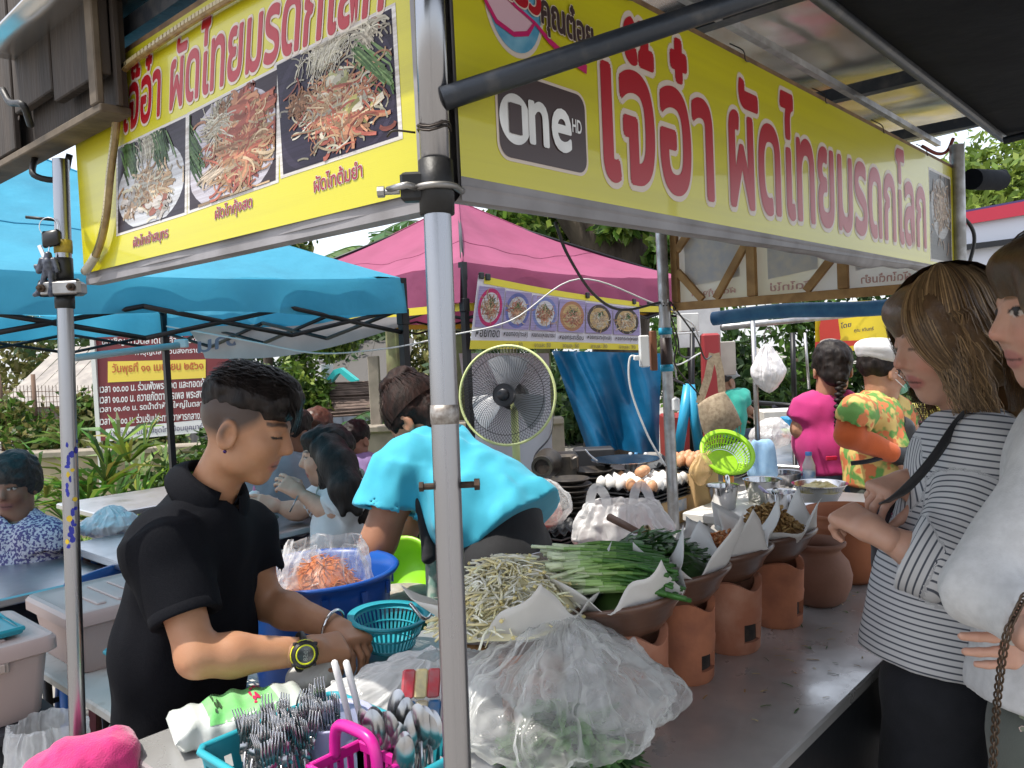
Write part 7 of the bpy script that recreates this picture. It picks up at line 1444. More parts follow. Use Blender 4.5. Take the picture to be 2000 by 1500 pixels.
mb = MB(); mb.lathe([(.0001, .05), (.28, .02), (.30, 0), (.0001, -.01)], P(618, 704, ez), 20); mb.build('sun_hood', WHITE, et, True)
# pile of reinforcing rods
rt_ = thing('rod_pile', 'pile of rusty steel rods lying behind the low grey wall', 'rods', P(720, 815, 8.6)); rr = random.Random(4); RB = mat('rusty_rod', (.17, .12, .10), .85, col2=(.09, .065, .055), nscale=8)
for k in range(70):
    y = 812 - k * .9 + rr.uniform(-2, 2); a, b = P(rr.uniform(600, 630), y + rr.uniform(-4, 4), 8.6 + k * .012), P(rr.uniform(830, 900), y - 14 + rr.uniform(-8, 6), 8.9 + k * .012); mb = MB(); mb.tube([a, lerp(a, b, .5) - UP * rr.uniform(0, .02), b], .012, 5); mb.build('rod', RB, rt_, True)
boxat('concrete_post', 'square grey concrete post rising from the low wall', 'post', P(733, 770, 7.7), (.10, .10, P(733, 695, 7.7).z - P(733, 845, 7.7).z), CONC)
# ---------------------------------------------------------------- vegetation
def palm_bush(label, base, n, h, seed, cols):
    t = thing('palm_shrub', label, 'shrub', base, 'leafy shrubs by the notice board'); rr = random.Random(seed); mb = MB()
    for k in range(n):
        a = rr.uniform(0, 6.28); el = rr.uniform(.35, 1.35); L = h * rr.uniform(.55, 1.0); d = V((math.cos(a) * math.cos(el), math.sin(a) * math.cos(el), math.sin(el))); tip = base + d * L
        for j in range(8):
            b = rr.uniform(-1.2, 1.2); sd = d.cross(UP).normalized(); up2 = sd.cross(d); e = (d * math.cos(b) + sd * math.sin(b) + UP * rr.uniform(-.15, .2)).normalized(); l = h * rr.uniform(.22, .40); mb.col = tuple(c * rr.uniform(.7, 1.4) for c in rr.choice(cols)); mb.ribbon([tip, tip + e * l * .5, tip + e * l - UP * l * .28], [.012, .028, .003], up2 + UP * .3)
    mb.build('fronds', LEAF, t, False, colors=True); mb = MB()
    for k in range(6): a = rr.uniform(0, 6.28); mb.tube([base + V((.05 * math.cos(a), .05 * math.sin(a), 0)), base + V((.14 * math.cos(a), .14 * math.sin(a), h * .6))], .012, 6)
    mb.build('stem', BARK, t, True)
b_ = P(225, 985, 5.6); b_.z = 0; palm_bush('fan-leaved palm shrub growing in front of the notice board', b_, 64, 1.05, 3, GY + GR)
for i, (x, z_, w, hh) in enumerate(((335, 5.9, .35, .45), (420, 6.1, .4, .5), (130, 5.2, .2, .25), (290, 4.6, .22, .3))):
    q = P(x, 960, z_); q.z = 0; tree('flowering_shrub', ('low leafy shrub with white flowers under the notice board', 'taller leafy shrub beneath the notice board edge', 'small weed tuft on the lawn by the pole', 'potted green bush beside the white bag')[i], q, None, [(q + UP * hh, (w, w, hh))], GR + GD, .075, 'shrub', seed=40 + i, n=1500)
tree('vine_tangle', 'tangle of green and dry vines over the wire fence', P(60, 880, fz) * 1, None, [(P(x, 805 + (i % 3) * 18, fz - .1), (.45, .25, .25)) for i, x in enumerate((-60, 20, 90, 160, 230, 300))], GR + OL, .09, 'vine', seed=61, n=700)
def trunkline(pts): return [P(*p) for p in pts]
tb_ = P(1190, 880, 9.0); tb_.z = 0
tree('big_tree', 'big old tree with thick dark leaning trunk beyond the pink canopy', tb_, [([tb_, P(1215, 600, 9.0), P(1185, 500, 9.0), P(1130, 420, 9.0), P(1080, 340, 9.0)], (.34, .20)), ([P(1215, 610, 9.0), P(1240, 500, 8.9), P(1275, 420, 8.9), P(1330, 330, 8.8)], (.26, .16)), ([P(1190, 500, 9), P(1205, 430, 9.1), P(1210, 330, 9.1)], (.2, .12))], [(P(1000, 460, 9.5), (.9, .7, .45)), (P(1080, 430, 9.9), (.6, .5, .4)), (P(1310, 520, 8.4), (.3, .4, .35)), (P(1210, 430, 8.5), (.3, .3, .12)), (P(1200, 360, 9.3), (1.6, 1.4, .5))], GR + GY, .16, seed=3, n=1300)
def banana(label, base, leaves, seed, h, L=1.5):
    t = thing('banana_plant', label, 'banana plant', base, 'banana plants behind the canopies'); rr = random.Random(seed); mb = MB(); top = base + UP * h; mb.tube([base, top], [.11, .06], 12); mb.build('stem', mat('banana_stem', (.16, .17, .07), .7, col2=(.10, .08, .04), nscale=8), t, True)
    for k in range(leaves):
        a = 6.2832 * k / leaves + rr.uniform(-.3, .3); el = rr.uniform(.5, 1.25); d = V((math.cos(a), math.sin(a), 0)); l = L * rr.uniform(.75, 1.1); mb = MB(); base_c = rr.choice([(.06, .13, .03), (.09, .17, .04), (.045, .10, .028)]); pts = [top + d * (l * s * math.cos(el) * (1 + .25 * s)) + UP * (l * (math.sin(el) * s - .75 * s * s)) for s in [q / 12 for q in range(13)]]
        for j in range(1, 12):
            for sd in (-1, 1):   # torn strips each side of the midrib
                w = .26 * L / 1.5 * math.sin(math.pi * (j + .5) / 13) ** .6 * rr.uniform(.8, 1.05); t_ = (pts[j + 1] - pts[j]).normalized(); s_ = t_.cross(UP).normalized() * sd; dn = UP * (-.28 * w * rr.uniform(.4, 1.6)); mb.col = tuple(c * rr.uniform(.8, 1.25) for c in base_c)
                mb.quad(pts[j], pts[j] + s_ * w + dn + t_ * .05, pts[j + 1] + s_ * w * .98 + dn + t_ * .045 - t_ * rr.uniform(.0, .02), pts[j + 1])
        mb.tube(pts, [.016 - .0011 * q for q in range(13)], 5); mb.build('leaf', LEAF, t, False, colors=True)
for i, (x, z_, h, L) in enumerate(((778, 8.0, 2.45, 1.05), (905, 8.4, 2.6, 1.4), (1000, 7.6, 2.2, 1.3), (870, 9.5, 2.6, 1.2), (770, 9.0, .75, 1.0), (1068, 8.2, 1.9, 1.3))):
    q = P(x, 850, z_); q.z = 0; banana(('tall banana plant with hanging leaves between the blue and pink canopies', 'banana plant rising behind the pink canopy peak', 'banana plant with broad arching leaves between the pink peak and big tree', 'tallest banana plant behind the pink canopy', 'young banana plant beside the concrete post', 'banana plant beside the big tree trunk')[i], q, 8, 5 + i, h, L)
q = P(520, 800, 9.0); q.z = 0; tree('thin_tree', 'thin branching tree with sparse leaves behind the blue canopy', q, [([q, P(520, 600, 9), P(505, 480, 9), P(470, 400, 9)], (.06, .02)), ([P(520, 590, 9), P(575, 500, 9), P(620, 440, 9)], (.04, .012))], [(P(510, 490, 9), (.42, .4, .28)), (P(560, 460, 9), (.35, .4, .25)), (P(470, 440, 9), (.5, .4, .35))], OL + GR, .12, seed=12, n=420)
tree('dense_hedge', 'tall leafy bush beside the excavator', P(590, 860, 9) * 1, None, [(P(600, 720, 9), (.35, .35, .6)), (P(575, 790, 8.6), (.35, .3, .4)), (P(640, 660, 10), (.6, .4, .3))], GY + GR, .10, 'bush', seed=15, n=1500)
for i, (x, y, z_, r, cols) in enumerate(((250, 660, 16, (2.6, 1.5, 1.2), GD), (60, 650, 17, (2.4, 1.5, 1.0), OL), (450, 670, 17, (2.2, 1.5, 1.0), GD), (720, 670, 18, (2.2, 1.5, 1.2), GD), (880, 640, 18, (2.0, 1.5, 1.6), OL), (1010, 720, 15, (1.8, 1.2, 1.4), GD), (1100, 820, 13, (1.2, 1, .9), GD), (1350, 640, 14, (1.5, 1, 1.8), GR), (1450, 760, 9, (.9, .6, .6), GD), (1560, 700, 9, (1.0, .6, .9), GR), (1700, 720, 9, (1.0, .7, 1.0), GD), (1820, 700, 10, (1.2, .8, 1.0), GR))):
    q = P(x, 860, z_); q.z = 0; c = P(x, y, z_); tree('background_tree', ('dark tree behind the notice board', 'dry olive tree above the plank house', 'dark tree between the notice board and canopy', 'dark tree over the tin shed', 'olive tree behind the corner pole', 'dark bush behind the fan', 'low dark bush behind the blue curtain', 'green tree behind the rear sign', 'dark hedge behind the hanging cloth bag', 'green tree behind the hanging shopping bag', 'dark tree behind the woman in pink', 'green tree behind the yellow banner')[i], q, [([q, c], (.12, .05))], [(c, r), (V((c.x, c.y, max(.6, c.z * .45))), (r[0], r[1], max(.6, c.z * .45)))], cols, .20 if z_ > 12 else .13, seed=70 + i, n=1700)
for i, (x, y, z_, r) in enumerate(((1935, 350, 15, (2.2, 1.5, 1.2)), (2080, 330, 15, (2.2, 1.5, 1.6)))):
    q = P(x, 800, z_); q.z = 0; c = P(x, y + 30, z_); tree('hill_tree', ('bright green tree beyond the red-edged shop roof', 'second bright tree beyond the shop roof')[i], q, [([q, c], (.2, .1))], [(c, r)], GY, .20, seed=90 + i, n=3200)
# ================================================================ mid-ground furniture and goods
TABTOP = mat('steel_tabletop', (.62, .62, .63), .30, 1.0, col2=(.5, .5, .51), nscale=7, rough2=.42)
def table(name, label, x0, x1, y0, y1, h, top_m, leg_m=FRAME, th=.03, rot=0, leg_r=.014, inset=.06, cat='table'):
    t = thing(name, label, cat, ((x0 + x1) / 2, (y0 + y1) / 2, 0)); mb = MB(); mb.box(V(((x0 + x1) / 2, (y0 + y1) / 2, h - th / 2)), (x1 - x0, y1 - y0, th), bev=.005); mb.build('tabletop', top_m, t)
    for x in (x0 + inset, x1 - inset):
        for y in (y0 + inset, y1 - inset): mb = MB(); mb.tube([V((x, y, 0)), V((x, y, h - th - .001))], leg_r, 8); mb.build('leg', leg_m, t, True)
    for y in (y0 + inset, y1 - inset): mb = MB(); mb.tube([V((x0 + inset, y, h * .45)), V((x1 - inset, y, h * .45))], leg_r * .7, 6); mb.build('stretcher', leg_m, t, True)
    return t
def stool(label, c, m, r=.15, h=.45, group=None):
    t = thing('plastic_stool', label, 'stool', V((c.x, c.y, 0)), group); mb = MB(); mb.lathe([(.0001, h), (r - .01, h), (r, h - .012), (r, h - .05), (r - .012, h - .05), (r - .02, h - .02), (.0001, h - .018)], V((c.x, c.y, 0)), 28); mb.build('seat', m, t, True, auto=40)
    for k in range(4): g = R(45 + 90 * k); a = V((c.x + (r - .02) * math.cos(g), c.y + (r - .02) * math.sin(g), h - .03)); b = V((c.x + (r + .03) * math.cos(g), c.y + (r + .03) * math.sin(g), 0)); mb = MB(); mb.box((a + b) / 2, (.03, .045, (a - b).length), V((math.cos(g), math.sin(g), 0)), None, (a - b).normalized()); mb.build('leg', m, t)
# white bench with bins behind the boy
wt_h = .645; WPT = mat('chipped_white_board', (.62, .60, .56), .55, col2=(.42, .38, .33), nscale=18, lo=.55, hi=.75, bump=.2, bscale=40)
table('low_table', 'low chipped white table carrying the large beige bin and aqua basket', .80, 1.42, 1.99, 2.82, wt_h, WPT, th=.028)
BEIGE = mat('beige_plastic', (.55, .41, .37), .5, col2=(.50, .37, .335), nscale=3); BEIGED = mat('beige_latch', (.46, .36, .31), .5)
def bin_(label, x0, x1, y0, y1, z0, z1, ridges=True, face='y0'):
    t = thing('storage_bin', label, 'storage bin', ((x0 + x1) / 2, (y0 + y1) / 2, z0), 'beige lidded storage bins'); mb = MB(); cx, cy = (x0 + x1) / 2, (y0 + y1) / 2
    def ring(s, z, r=.03):
        pts = []; w, d = (x1 - x0) / 2 * s, (y1 - y0) / 2 * s
        for (sx, sy, a0) in ((1, 1, 0), (-1, 1, 90), (-1, -1, 180), (1, -1, 270)):
            for k in range(5): a = R(a0 + 22.5 * k); pts.append(V((cx + sx * (w - r) + r * math.cos(a), cy + sy * (d - r) + r * math.sin(a), z)))
        return pts
    rs = [ring(.86, z0), ring(.88, z0 + .01), ring(.95, z1 - .045), ring(.99, z1 - .045)]; vs = [p for r in rs for p in r]; n = 20; fs = [(i * n + k, i * n + (k + 1) % n, (i + 1) * n + (k + 1) % n, (i + 1) * n + k) for i in range(3) for k in range(n)] + [tuple(reversed(range(n)))]; mb._add(vs, fs); mb.build('tub', BEIGE, t, True, auto=35)
    mb = MB(); rs = [ring(1.0, z1 - .044), ring(1.03, z1 - .040), ring(1.03, z1 - .012), ring(1.0, z1 - .002), ring(.95, z1), ring(.91, z1 - .006), ring(.80, z1 - .006)]; vs = [p for r in rs for p in r]; fs = [(i * n + k, i * n + (k + 1) % n, (i + 1) * n + (k + 1) % n, (i + 1) * n + k) for i in range(6) for k in range(n)] + [tuple(range(6 * n, 7 * n))]; mb._add(vs, fs); lid = mb.build('lid', BEIGE, t, True, auto=35)
    for k in range(6): x = lerp(x0 + .08, x1 - .08, (k + .5) / 6); mb = MB(); mb.box(V((x, cy, z1 - .004)), (.028, (y1 - y0) * .66, .008), bev=.003); mb.build('ridge', BEIGE, lid)
    for x in (lerp(x0, x1, .3), lerp(x0, x1, .72)): mb = MB(); mb.box(V((x, y0 + .002, z1 - .045)), (.07, .012, .045), bev=.003); mb.box(V((x, y0 - .006, z1 - .052)), (.05, .008, .022), bev=.002); mb.build('latch', BEIGED, t)
    mb = MB(); mb.box(V((x1 + .0, cy, z1 - .05)), (.012, .08, .05), bev=.003); mb.build('latch', BEIGED, t)
bin_('large beige lidded bin standing on the low white table', .83, 1.35, 2.44, 2.80, wt_h + .001, wt_h + .185)
bin_('second beige bin with an aqua tray on its lid', .22, .735, 2.27, 2.62, .64, .845)
table('low_table', 'dark crate stand under the second beige bin', .22, .74, 2.25, 2.64, .638, mat('dark_board', (.03, .03, .035), .7), th=.03)
tr = thing('plastic_tray', 'aqua plastic tray with printed papers on the beige bin lid', 'tray', (.55, 2.45, .847)); mb = MB(); mb.box(V((.55, 2.43, .853)), (.26, .2, .01), bev=.003); mb.build('tray_base', AQUA, tr); mb = MB(); mb.tube([V((.42, 2.33, .862)), V((.68, 2.33, .862)), V((.68, 2.53, .862)), V((.42, 2.53, .862))], .007, 6, closed=True); mb.build('tray_rim', AQUA, tr)
for k in range(4): mb = MB(); mb.box(V((.47 + .05 * k, 2.43 + .03 * (k % 2), .8595 + .0012 * k)), (.06, .10, .001)); mb.build('printed_card', mat('card_%d' % k, ((.6, .55, .4), (.3, .55, .6), (.55, .2, .15), (.6, .6, .55))[k], .5), tr)
slotted_basket('plastic_basket', 'aqua slotted basket on the low white table behind the vendor in black', .865, 1.10, 1.99, 2.26, wt_h + .001, wt_h + .115, AQUA, slots=8)
soft_bag('rubbish_bag', 'pale translucent rubbish bag hanging beside the low table', P(88, 1505, 1.95) - UP * .12, .085, .07, .26, P(92, 1408, 1.95), BAG2, 44, 10, xdir=RH, mouth=.85, fold_amp=.2, belly=.5)
mb = MB(); mb.box(P(8, 1440, 2.3), (.08, .05, .14), RH + UP * .2, None, UP, .01); mb.build('blue_pouch', mat('royal_blue', (.012, .03, .30), .5), None, label='small royal blue pouch on the ground by the rubbish bag', cat='pouch')
tp = onZ(60, 1125, .76); table('dining_table', 'steel-topped dining table by the older woman with sunlit patches', tp.x - .45, tp.x + .22, tp.y - .25, tp.y + .5, .76, TABTOP)
tp = onZ(300, 975, .80); table('dining_table', 'empty steel-topped table in front of the palm shrub', tp.x - .35, tp.x + .4, tp.y - .2, tp.y + .4, .80, TABTOP)
def chair(label, c, m, rot=0.0, group=None):
    t = thing('plastic_chair', label, 'chair', V((c.x, c.y, 0)), group); rz = Matrix.Rotation(rot, 3, 'Z'); W = lambda x, y, z: V((c.x, c.y, 0)) + rz @ V((x, y, z))
    ux, uy = rz @ V((1, 0, 0)), rz @ V((0, 1, 0)); mb = MB(); mb.box(W(0, 0, .43), (.40, .40, .03), ux, None, UP, .01); mb.build('seat', m, t)
    for sx in (-1, 1):
        for sy in (-1, 1): mb = MB(); mb.tube([W(.17 * sx, .17 * sy, .42), W(.2 * sx, .2 * sy, 0)], .02, 8); mb.build('leg', m, t, True)
    mb = MB(); mb.grid(lambda u, v: W((u - .5) * .38 * (1 - .12 * v), .19 + .05 * v + .04 * (2 * u - 1) ** 2 * -1, .46 + .34 * v - .03 * (2 * u - 1) ** 2 * v), 10, 8); o = mb.build('backrest', m, t, True); so = o.modifiers.new('t', 'SOLIDIFY'); so.thickness = .015
BLUC = mat('blue_chair', (.010, .07, .26), .35); MARC = mat('maroon_chair', (.20, .06, .07), .3)
q = P(150, 1100, 3.1); chair('blue plastic chair behind the older woman', q, BLUC, YAW + 2.6); q = P(255, 1100, 3.3); stool('maroon plastic stool beside the blue chair', q, MARC, .16, .72)
q = P(235, 1080, 3.6); chair('second blue plastic chair under the empty table', q, BLUC, YAW + 1.2)
soft_bag('plastic_bag', 'full white carrier bag slumped beside the empty table', P(212, 1060, 3.5), .11, .09, .18, P(215, 985, 3.5), mat('white_film', (.72, .72, .74), .35, alpha=.85, bump=.6, bscale=30, bdist=.008), 51, 10, xdir=RH, fold_amp=.25)
# rear dining table with sauce and plate
a = onZ(683, 1010, .815); table('dining_table', 'steel-topped table where the long-haired woman eats', a.x - .95, a.x, a.y, a.y + .62, .815, TABTOP, mat('rust_leg', (.12, .05, .04), .6))
def plate(label, c, r, m, food=None, group=None):
    t = thing('plate', label, 'plate', c, group); mb = MB(); mb.lathe([(.0001, .002), (r * .6, .002), (r * .7, .006), (r, .018), (r, .021), (r * .68, .010), (.0001, .007)], c, 36); mb.build('dish', m, t, True)
    if food: mb = mound(c + UP * .008, UP, r * .6, r * .5, .022, None, '', '', .004); mb.build('food', mat('noodle_food', (.30, .14, .05), .6, col2=(.12, .10, .03), nscale=60, bump=.8, bscale=90), t, True)
DG = mat('dark_green_plate', (.01, .055, .035), .3); plate('dark green plate of noodles before the long-haired woman', onZ(605, 1003, .816), .10, DG, True); plate('dark green plate under the sauce bottle', onZ(508, 1022, .816), .08, DG)
c = onZ(500, 1020, .826); t = thing('sauce_bottle', 'squeeze bottle of red sauce with white top and pink nozzle', 'sauce bottle', c); mb = MB(); mb.lathe([(.0001, 0), (.028, 0), (.030, .005), (.030, .065), (.0295, .07)], c, 24); mb.build('sauce', mat('chilli_sauce', (.50, .045, .015), .25), t, True); mb = MB(); mb.lathe([(.0302, .066), (.030, .10), (.024, .112), (.020, .118)], c, 24); mb.build('clear_neck', mat('clear_plastic', (.62, .60, .60), .15), t, True); mb = MB(); mb.lathe([(.021, .115), (.021, .13), (.008, .138), (.0001, .138)], c, 20); mb.build('cap', WHITE, t, True); mb = MB(); mb.lathe([(.007, .136), (.003, .158), (.0001, .160)], c, 12); mb.build('nozzle', mat('pink_nozzle', (.6, .2, .35), .4), t, True)
mb = MB(); c = onZ(540, 1000, .816); mb.lathe([(.0001, .001), (.025, .001), (.028, .07), (.026, .07), (.023, .004)], c, 20); mb.build('tumbler', STEEL, None, True, label='small steel tumbler beside the red sauce', cat='tumbler')
q = P(530, 1075, 3.3); stool('red plastic stool under the rear dining table', V((q.x, q.y, 0)), MATS['red_stool'], .14, .42); q = P(655, 1100, 3.55); stool('second red stool below the long-haired woman', V((q.x, q.y, 0)), MATS['red_stool'], .15, .5); q = P(820, 1075, 3.3); stool('red and grey stool behind the cook', V((q.x, q.y, 0)), MATS['red_stool'], .14, .45)
# wash-up corner: lime basin, teal tub, chopping block
LM = mat('lime_plastic', (.30, .66, .02), .35, translucent=.1); TEAL = mat('teal_plastic', (.02, .33, .27), .35)
mb = MB(); c = P(792, 1120, 2.62); mb.lathe([(.0001, -.05), (.09, -.05), (.105, .03), (.115, .032), (.115, .036), (.1, .03), (.086, -.044), (.0001, -.044)], c, 36, tilt_axis(62, cdir(-.3, -.8))); mb.build('lime_basin', LM, None, True, label='bright lime green basin tipped on its side behind the blue tub', cat='basin')
mb = MB(); c = P(780, 1210, 2.45) - UP * .12; mb.lathe([(.0001, 0), (.09, 0), (.115, .16), (.12, .162), (.12, .168), (.11, .165), (.086, .006), (.0001, .005)], c, 36); mb.build('teal_bucket', TEAL, None, True, label='teal plastic bucket under the round chopping board', cat='bucket'); mb = MB(); mb.lathe([(.0001, 0), (.11, 0), (.118, .008), (.118, .022), (.11, .028), (.0001, .029)], c + UP * .172, 36, wob=.01); mb.build('chopping_board', mat('scarred_wood', (.30, .24, .18), .85, col2=(.44, .40, .36), nscale=20, bump=.3, bscale=60), None, True, label='round scarred wooden chopping board on the teal bucket', cat='chopping board')
mb = MB(); mb.tube([V((c.x, c.y, 0)), V((c.x, c.y, c.z - .001))], .09, 20); mb.build('crate_stand', mat('brown_crate', (.14, .06, .04), .8), None, label='brown round stand beneath the teal bucket', cat='stand')
mb = MB(); c = P(790, 1085, 2.95); mb.lathe([(.0001, -.08), (.12, -.08), (.15, .02), (.155, .025), (.145, .022), (.115, -.07), (.0001, -.07)], c, 36); mb.build('teal_basin', TEAL, None, True, label='wide teal basin on the ground behind the lime basin', cat='basin')
# ---------------------------------------------------------------- cook's rear table with eggs
table('work_table', 'grey work table with egg trays, red plate and carrier bag', 2.10, 2.95, 1.58, 2.25, .80, mat('grey_laminate', (.42, .42, .44), .5), th=.03)
table('work_table', 'dark gas cooker table with pans below the blue curtain', 2.35, 3.3, 2.30, 2.75, .84, BLACKM, th=.03)
N0 = P(1278, 966, 3.05); ez_ = N0.z; CARD = mat('carton', (.52, .34, .16), .8, col2=(.46, .30, .14), nscale=6); cx_ = thing('carton', 'cardboard carton with red side and label under the egg trays', 'carton', (N0.x + .14, N0.y + .14, .80)); zb = .801
mb = MB(); mb.box(V((N0.x + .15, N0.y + .15, (zb + ez_ - .045) / 2)), (.28, .28, ez_ - .045 - zb), bev=.003); mb.build('box', CARD, cx_)
mb = MB(); mb.quad(*[V((N0.x + .0085, N0.y + y, z)) for (y, z) in ((.02, zb + .01), (.28, zb + .01), (.28, ez_ - .05), (.02, ez_ - .05))]); mb.build('red_side', mat('red_carton', (.42, .09, .04), .6, col2=(.34, .05, .05), nscale=8), cx_)
mb = MB(); mb.quad(*[V((N0.x + x, N0.y + .0085, z)) for (x, z) in ((.13, ez_ - .10), (.25, ez_ - .10), (.25, ez_ - .055), (.13, ez_ - .055))]); mb.build('label', mat('carton_label', (.28, .36, .50), .6, col2=(.5, .5, .5), nscale=40), cx_)
text_fit('carton_print', 'RS 750', V((N0.x + .15, N0.y + .008, ez_ - .125)), V((N0.x + .25, N0.y + .008, ez_ - .125)), V((N0.x + .15, N0.y + .008, ez_ - .108)), mat('carton_ink', (.2, .18, .16), .7), cx_, .001, .01)
EGGT = mat('black_egg_tray', (.015, .016, .019), .5)
def egg_tray(label, x0, y0, z, n=6, p=.047, m=EGGT, group='black egg trays'):
    mb = MB(); L = n * p
    def fn(u, v):
        a, b = u * n, v * n; h = .5 - .5 * math.cos(2 * math.pi * a) * 0; k = (math.cos(2 * math.pi * a) + math.cos(2 * math.pi * b)) * .5
        return V((x0 + u * L, y0 + v * L, z + .012 + .016 * max(-.6, k)))
    mb.grid(fn, n * 6, n * 6); mb.box(V((x0 + L / 2, y0 + L / 2, z + .004)), (L + .012, L + .012, .004)); return mb.build('egg_tray', m, None, True, auto=60, label=label, cat='egg tray', group=group)
for k in range(3): egg_tray(('bottom black egg tray of the stack on the carton', 'middle black egg tray of the stack on the carton', 'top black egg tray holding white and brown eggs')[k], N0.x, N0.y, ez_ - .042 + .014 * k)
EW = mat('white_egg', (.72, .70, .67), .45); EB = mat('brown_egg', (.58, .30, .16), .5, col2=(.52, .26, .13), nscale=30)
egm = {}
def egg(c, m, label, group, tilt=(0, 0)):
    if m.name not in egm:
        mb = MB(); mb.lathe([(.0001, -.026)] + [(.0215 * math.sin(t) * (1 + .10 * math.cos(t) * -1 * -.6), -.027 * math.cos(t) - .0) for t in [math.pi * k / 12 for k in range(1, 12)]] + [(.0001, .029)], V((0, 0, 0)), 18); me = bpy.data.meshes.new('egg'); me.from_pydata(mb.v, [], mb.f); me.materials.append(m); me.polygons.foreach_set('use_smooth', [True] * len(me.polygons)); egm[m.name] = me
    o = bpy.data.objects.new('egg', egm[m.name]); COL.objects.link(o); o.location = c; o.rotation_euler = (tilt[0], tilt[1], 0); props(o, label, 'egg', group)
rr = random.Random(6)
for i in range(6):
    for j in range(6):
        br_ = (i == 0 and j in (0, 1, 2)) or (i == 3 and j == 5); egg(V((N0.x + .047 * (i + .5), N0.y + .047 * (j + .5), ez_ + .022)), EB if br_ else EW, 'brown egg in the front of the top tray' if br_ else 'white egg sitting in the top egg tray', 'brown eggs in the top tray' if br_ else 'white eggs in the top tray', (rr.uniform(-.2, .2), rr.uniform(-.2, .2)))
for q in ((.10, .12), (.145, .135)): egg(V((N0.x + q[0], N0.y + q[1], ez_ + .062)), EB, 'brown egg lying on top of the white eggs', 'brown eggs on the white eggs', (1.2, .3))
T2 = P(1345, 905, 3.3); egg_tray('small raised egg tray of brown eggs behind the rear pole', T2.x - .05, T2.y - .05, T2.z - .03, 4, group=None)
mb = MB(); mb.box(V((T2.x + .045, T2.y + .045, (T2.z - .032 + .80) / 2)), (.2, .2, T2.z - .032 - .80), bev=.003); mb.build('carton', CARD, None, label='plain carton under the small egg tray', cat='carton')
for i in range(4):
    for j in range(3): egg(V((T2.x - .05 + .047 * (i + .5), T2.y - .05 + .047 * (j + .5), T2.z + .012)), EB, 'brown egg in the small raised tray', 'brown eggs in the small tray', (.1 * i, .1))
RP = MATS['red_stool']; c = onZ(1092, 1090, .802); plate('red plastic plate with fried garnish on the work table', c, .10, mat('red_plate', (.50, .015, .03), .3), True)
for k in range(5): egg_tray('empty black egg tray stacked by the red plate, number %s from its bottom' % ('one', 'two', 'three', 'four', 'five')[k], onZ(1095, 1062, .85).x, onZ(1095, 1062, .85).y, .802 + .014 * k, 5, group='empty egg trays by the red plate')
HP = mat('cast_iron_plate', (.05, .045, .042), .45, .6, col2=(.10, .085, .07), nscale=20)
c = P(1118, 1015, 3.1); c.z = .801
for k in range(11):
    mb = MB(); q = c + V((rr.uniform(-.006, .006), rr.uniform(-.006, .006), .020 * k)); mb.lathe([(.0001, 0), (.055, 0), (.072, .014), (.076, .016), (.074, .019), (.054, .005), (.0001, .005)], q, 28); mb.build('sizzle_plate', HP, None, True, label=('topmost' if k == 10 else 'lowest' if k == 0 else 'stacked') + ' small iron sizzle plate in the pile beside the clear bag', cat='iron plate', group='pile of iron sizzle plates')
c = P(1160, 1000, 3.35); c.z = .801
for k in range(9): mb = MB(); mb.lathe([(.0001, 0), (.065, 0), (.084, .016), (.088, .018), (.086, .021), (.062, .006), (.0001, .006)], c + UP * (.024 * k), 28); mb.build('sizzle_plate', HP, None, True, label='iron sizzle plate in the taller pile behind the carrier bag', cat='iron plate', group='taller pile of sizzle plates')
soft_bag('plastic_bag', 'knotted clear bag of pink and white food beside the iron plates', V((P(1070, 1035, 2.85).x, P(1070, 1035, 2.85).y, .875)), .078, .065, .17, P(1068, 935, 2.85), BAG, 61, 11, xdir=RH, mouth=.12, fold_amp=.22)
S = SDF(.008); q = P(1068, 1000, 2.85); S.ell(q, (.06, .05, .055), None, .02); S.noise(.008, 25, 3); v, f = S.mesh(1); props(mesh_obj('bagged_food', v, f, mat('pink_food', (.66, .34, .30), .5, col2=(.68, .60, .52), nscale=35), None, True), 'pink and white food inside the knotted clear bag', 'food')
cbg = V((P(1215, 1100, 2.62).x, P(1215, 1100, 2.62).y, .802)); CBAG = soft_bag('carrier_bag', 'white carrier bag with red print and twin handles on the work table', cbg, .15, .10, .22, cbg + V((0, 0, .215)), mat('carrier_film', (.74, .72, .72), .28, col2=(.70, .42, .44), nscale=7, lo=.55, hi=.8, alpha=.70, bump=.7, bscale=24, bdist=.01, translucent=.3), 71, 12, xdir=RH, mouth=.55, fold_amp=.25, belly=.5)
for sx in (-1, 1):
    mb = MB(); b0_ = cbg + UP * .20 + RH * (.07 * sx); mb.ribbon(smoothpath([b0_ - RH * .03 - UP * .03, b0_ - RH * .02 + UP * .04, b0_ + UP * .062, b0_ + RH * .025 + UP * .03, b0_ + RH * .03 - UP * .03], 16), .030, -FH); mb.build('handle', MATS['carrier_film'], CBAG, True)
mb = MB(); a, b = P(1190, 1010, 2.45), P(1252, 1042, 2.35); mb.tube([a, lerp(a, b, .5), b], [.012, .011, .009], 12); wb_ = thing('spatula', 'long wooden-handled wok spatula leaning on the carrier bag', 'spatula', b); mb.build('wooden_handle', mat('brown_handle', (.17, .09, .06), .55, col2=(.11, .06, .04), nscale=20), wb_, True); mb = MB(); e_ = P(1245, 1090, 2.30); mb.tube([b, e_], .004, 8); mb.box(e_ - UP * .03, (.06, .003, .07), RH, None, UP); mb.build('blade', STEEL, wb_)
mb = MB(); q = V((1.70, 1.13, CT)); mb.lathe([(.0001, .001), (.032, .001), (.034, .10), (.030, .135), (.014, .165), (.013, .18), (.018, .182), (.018, .20), (.0001, .203)], q, 24); mb.build('clear_bottle', mat('clear_pet', (.70, .70, .72), .12, alpha=.35), None, True, label='clear plastic bottle with white cap behind the palm sugar', cat='bottle')
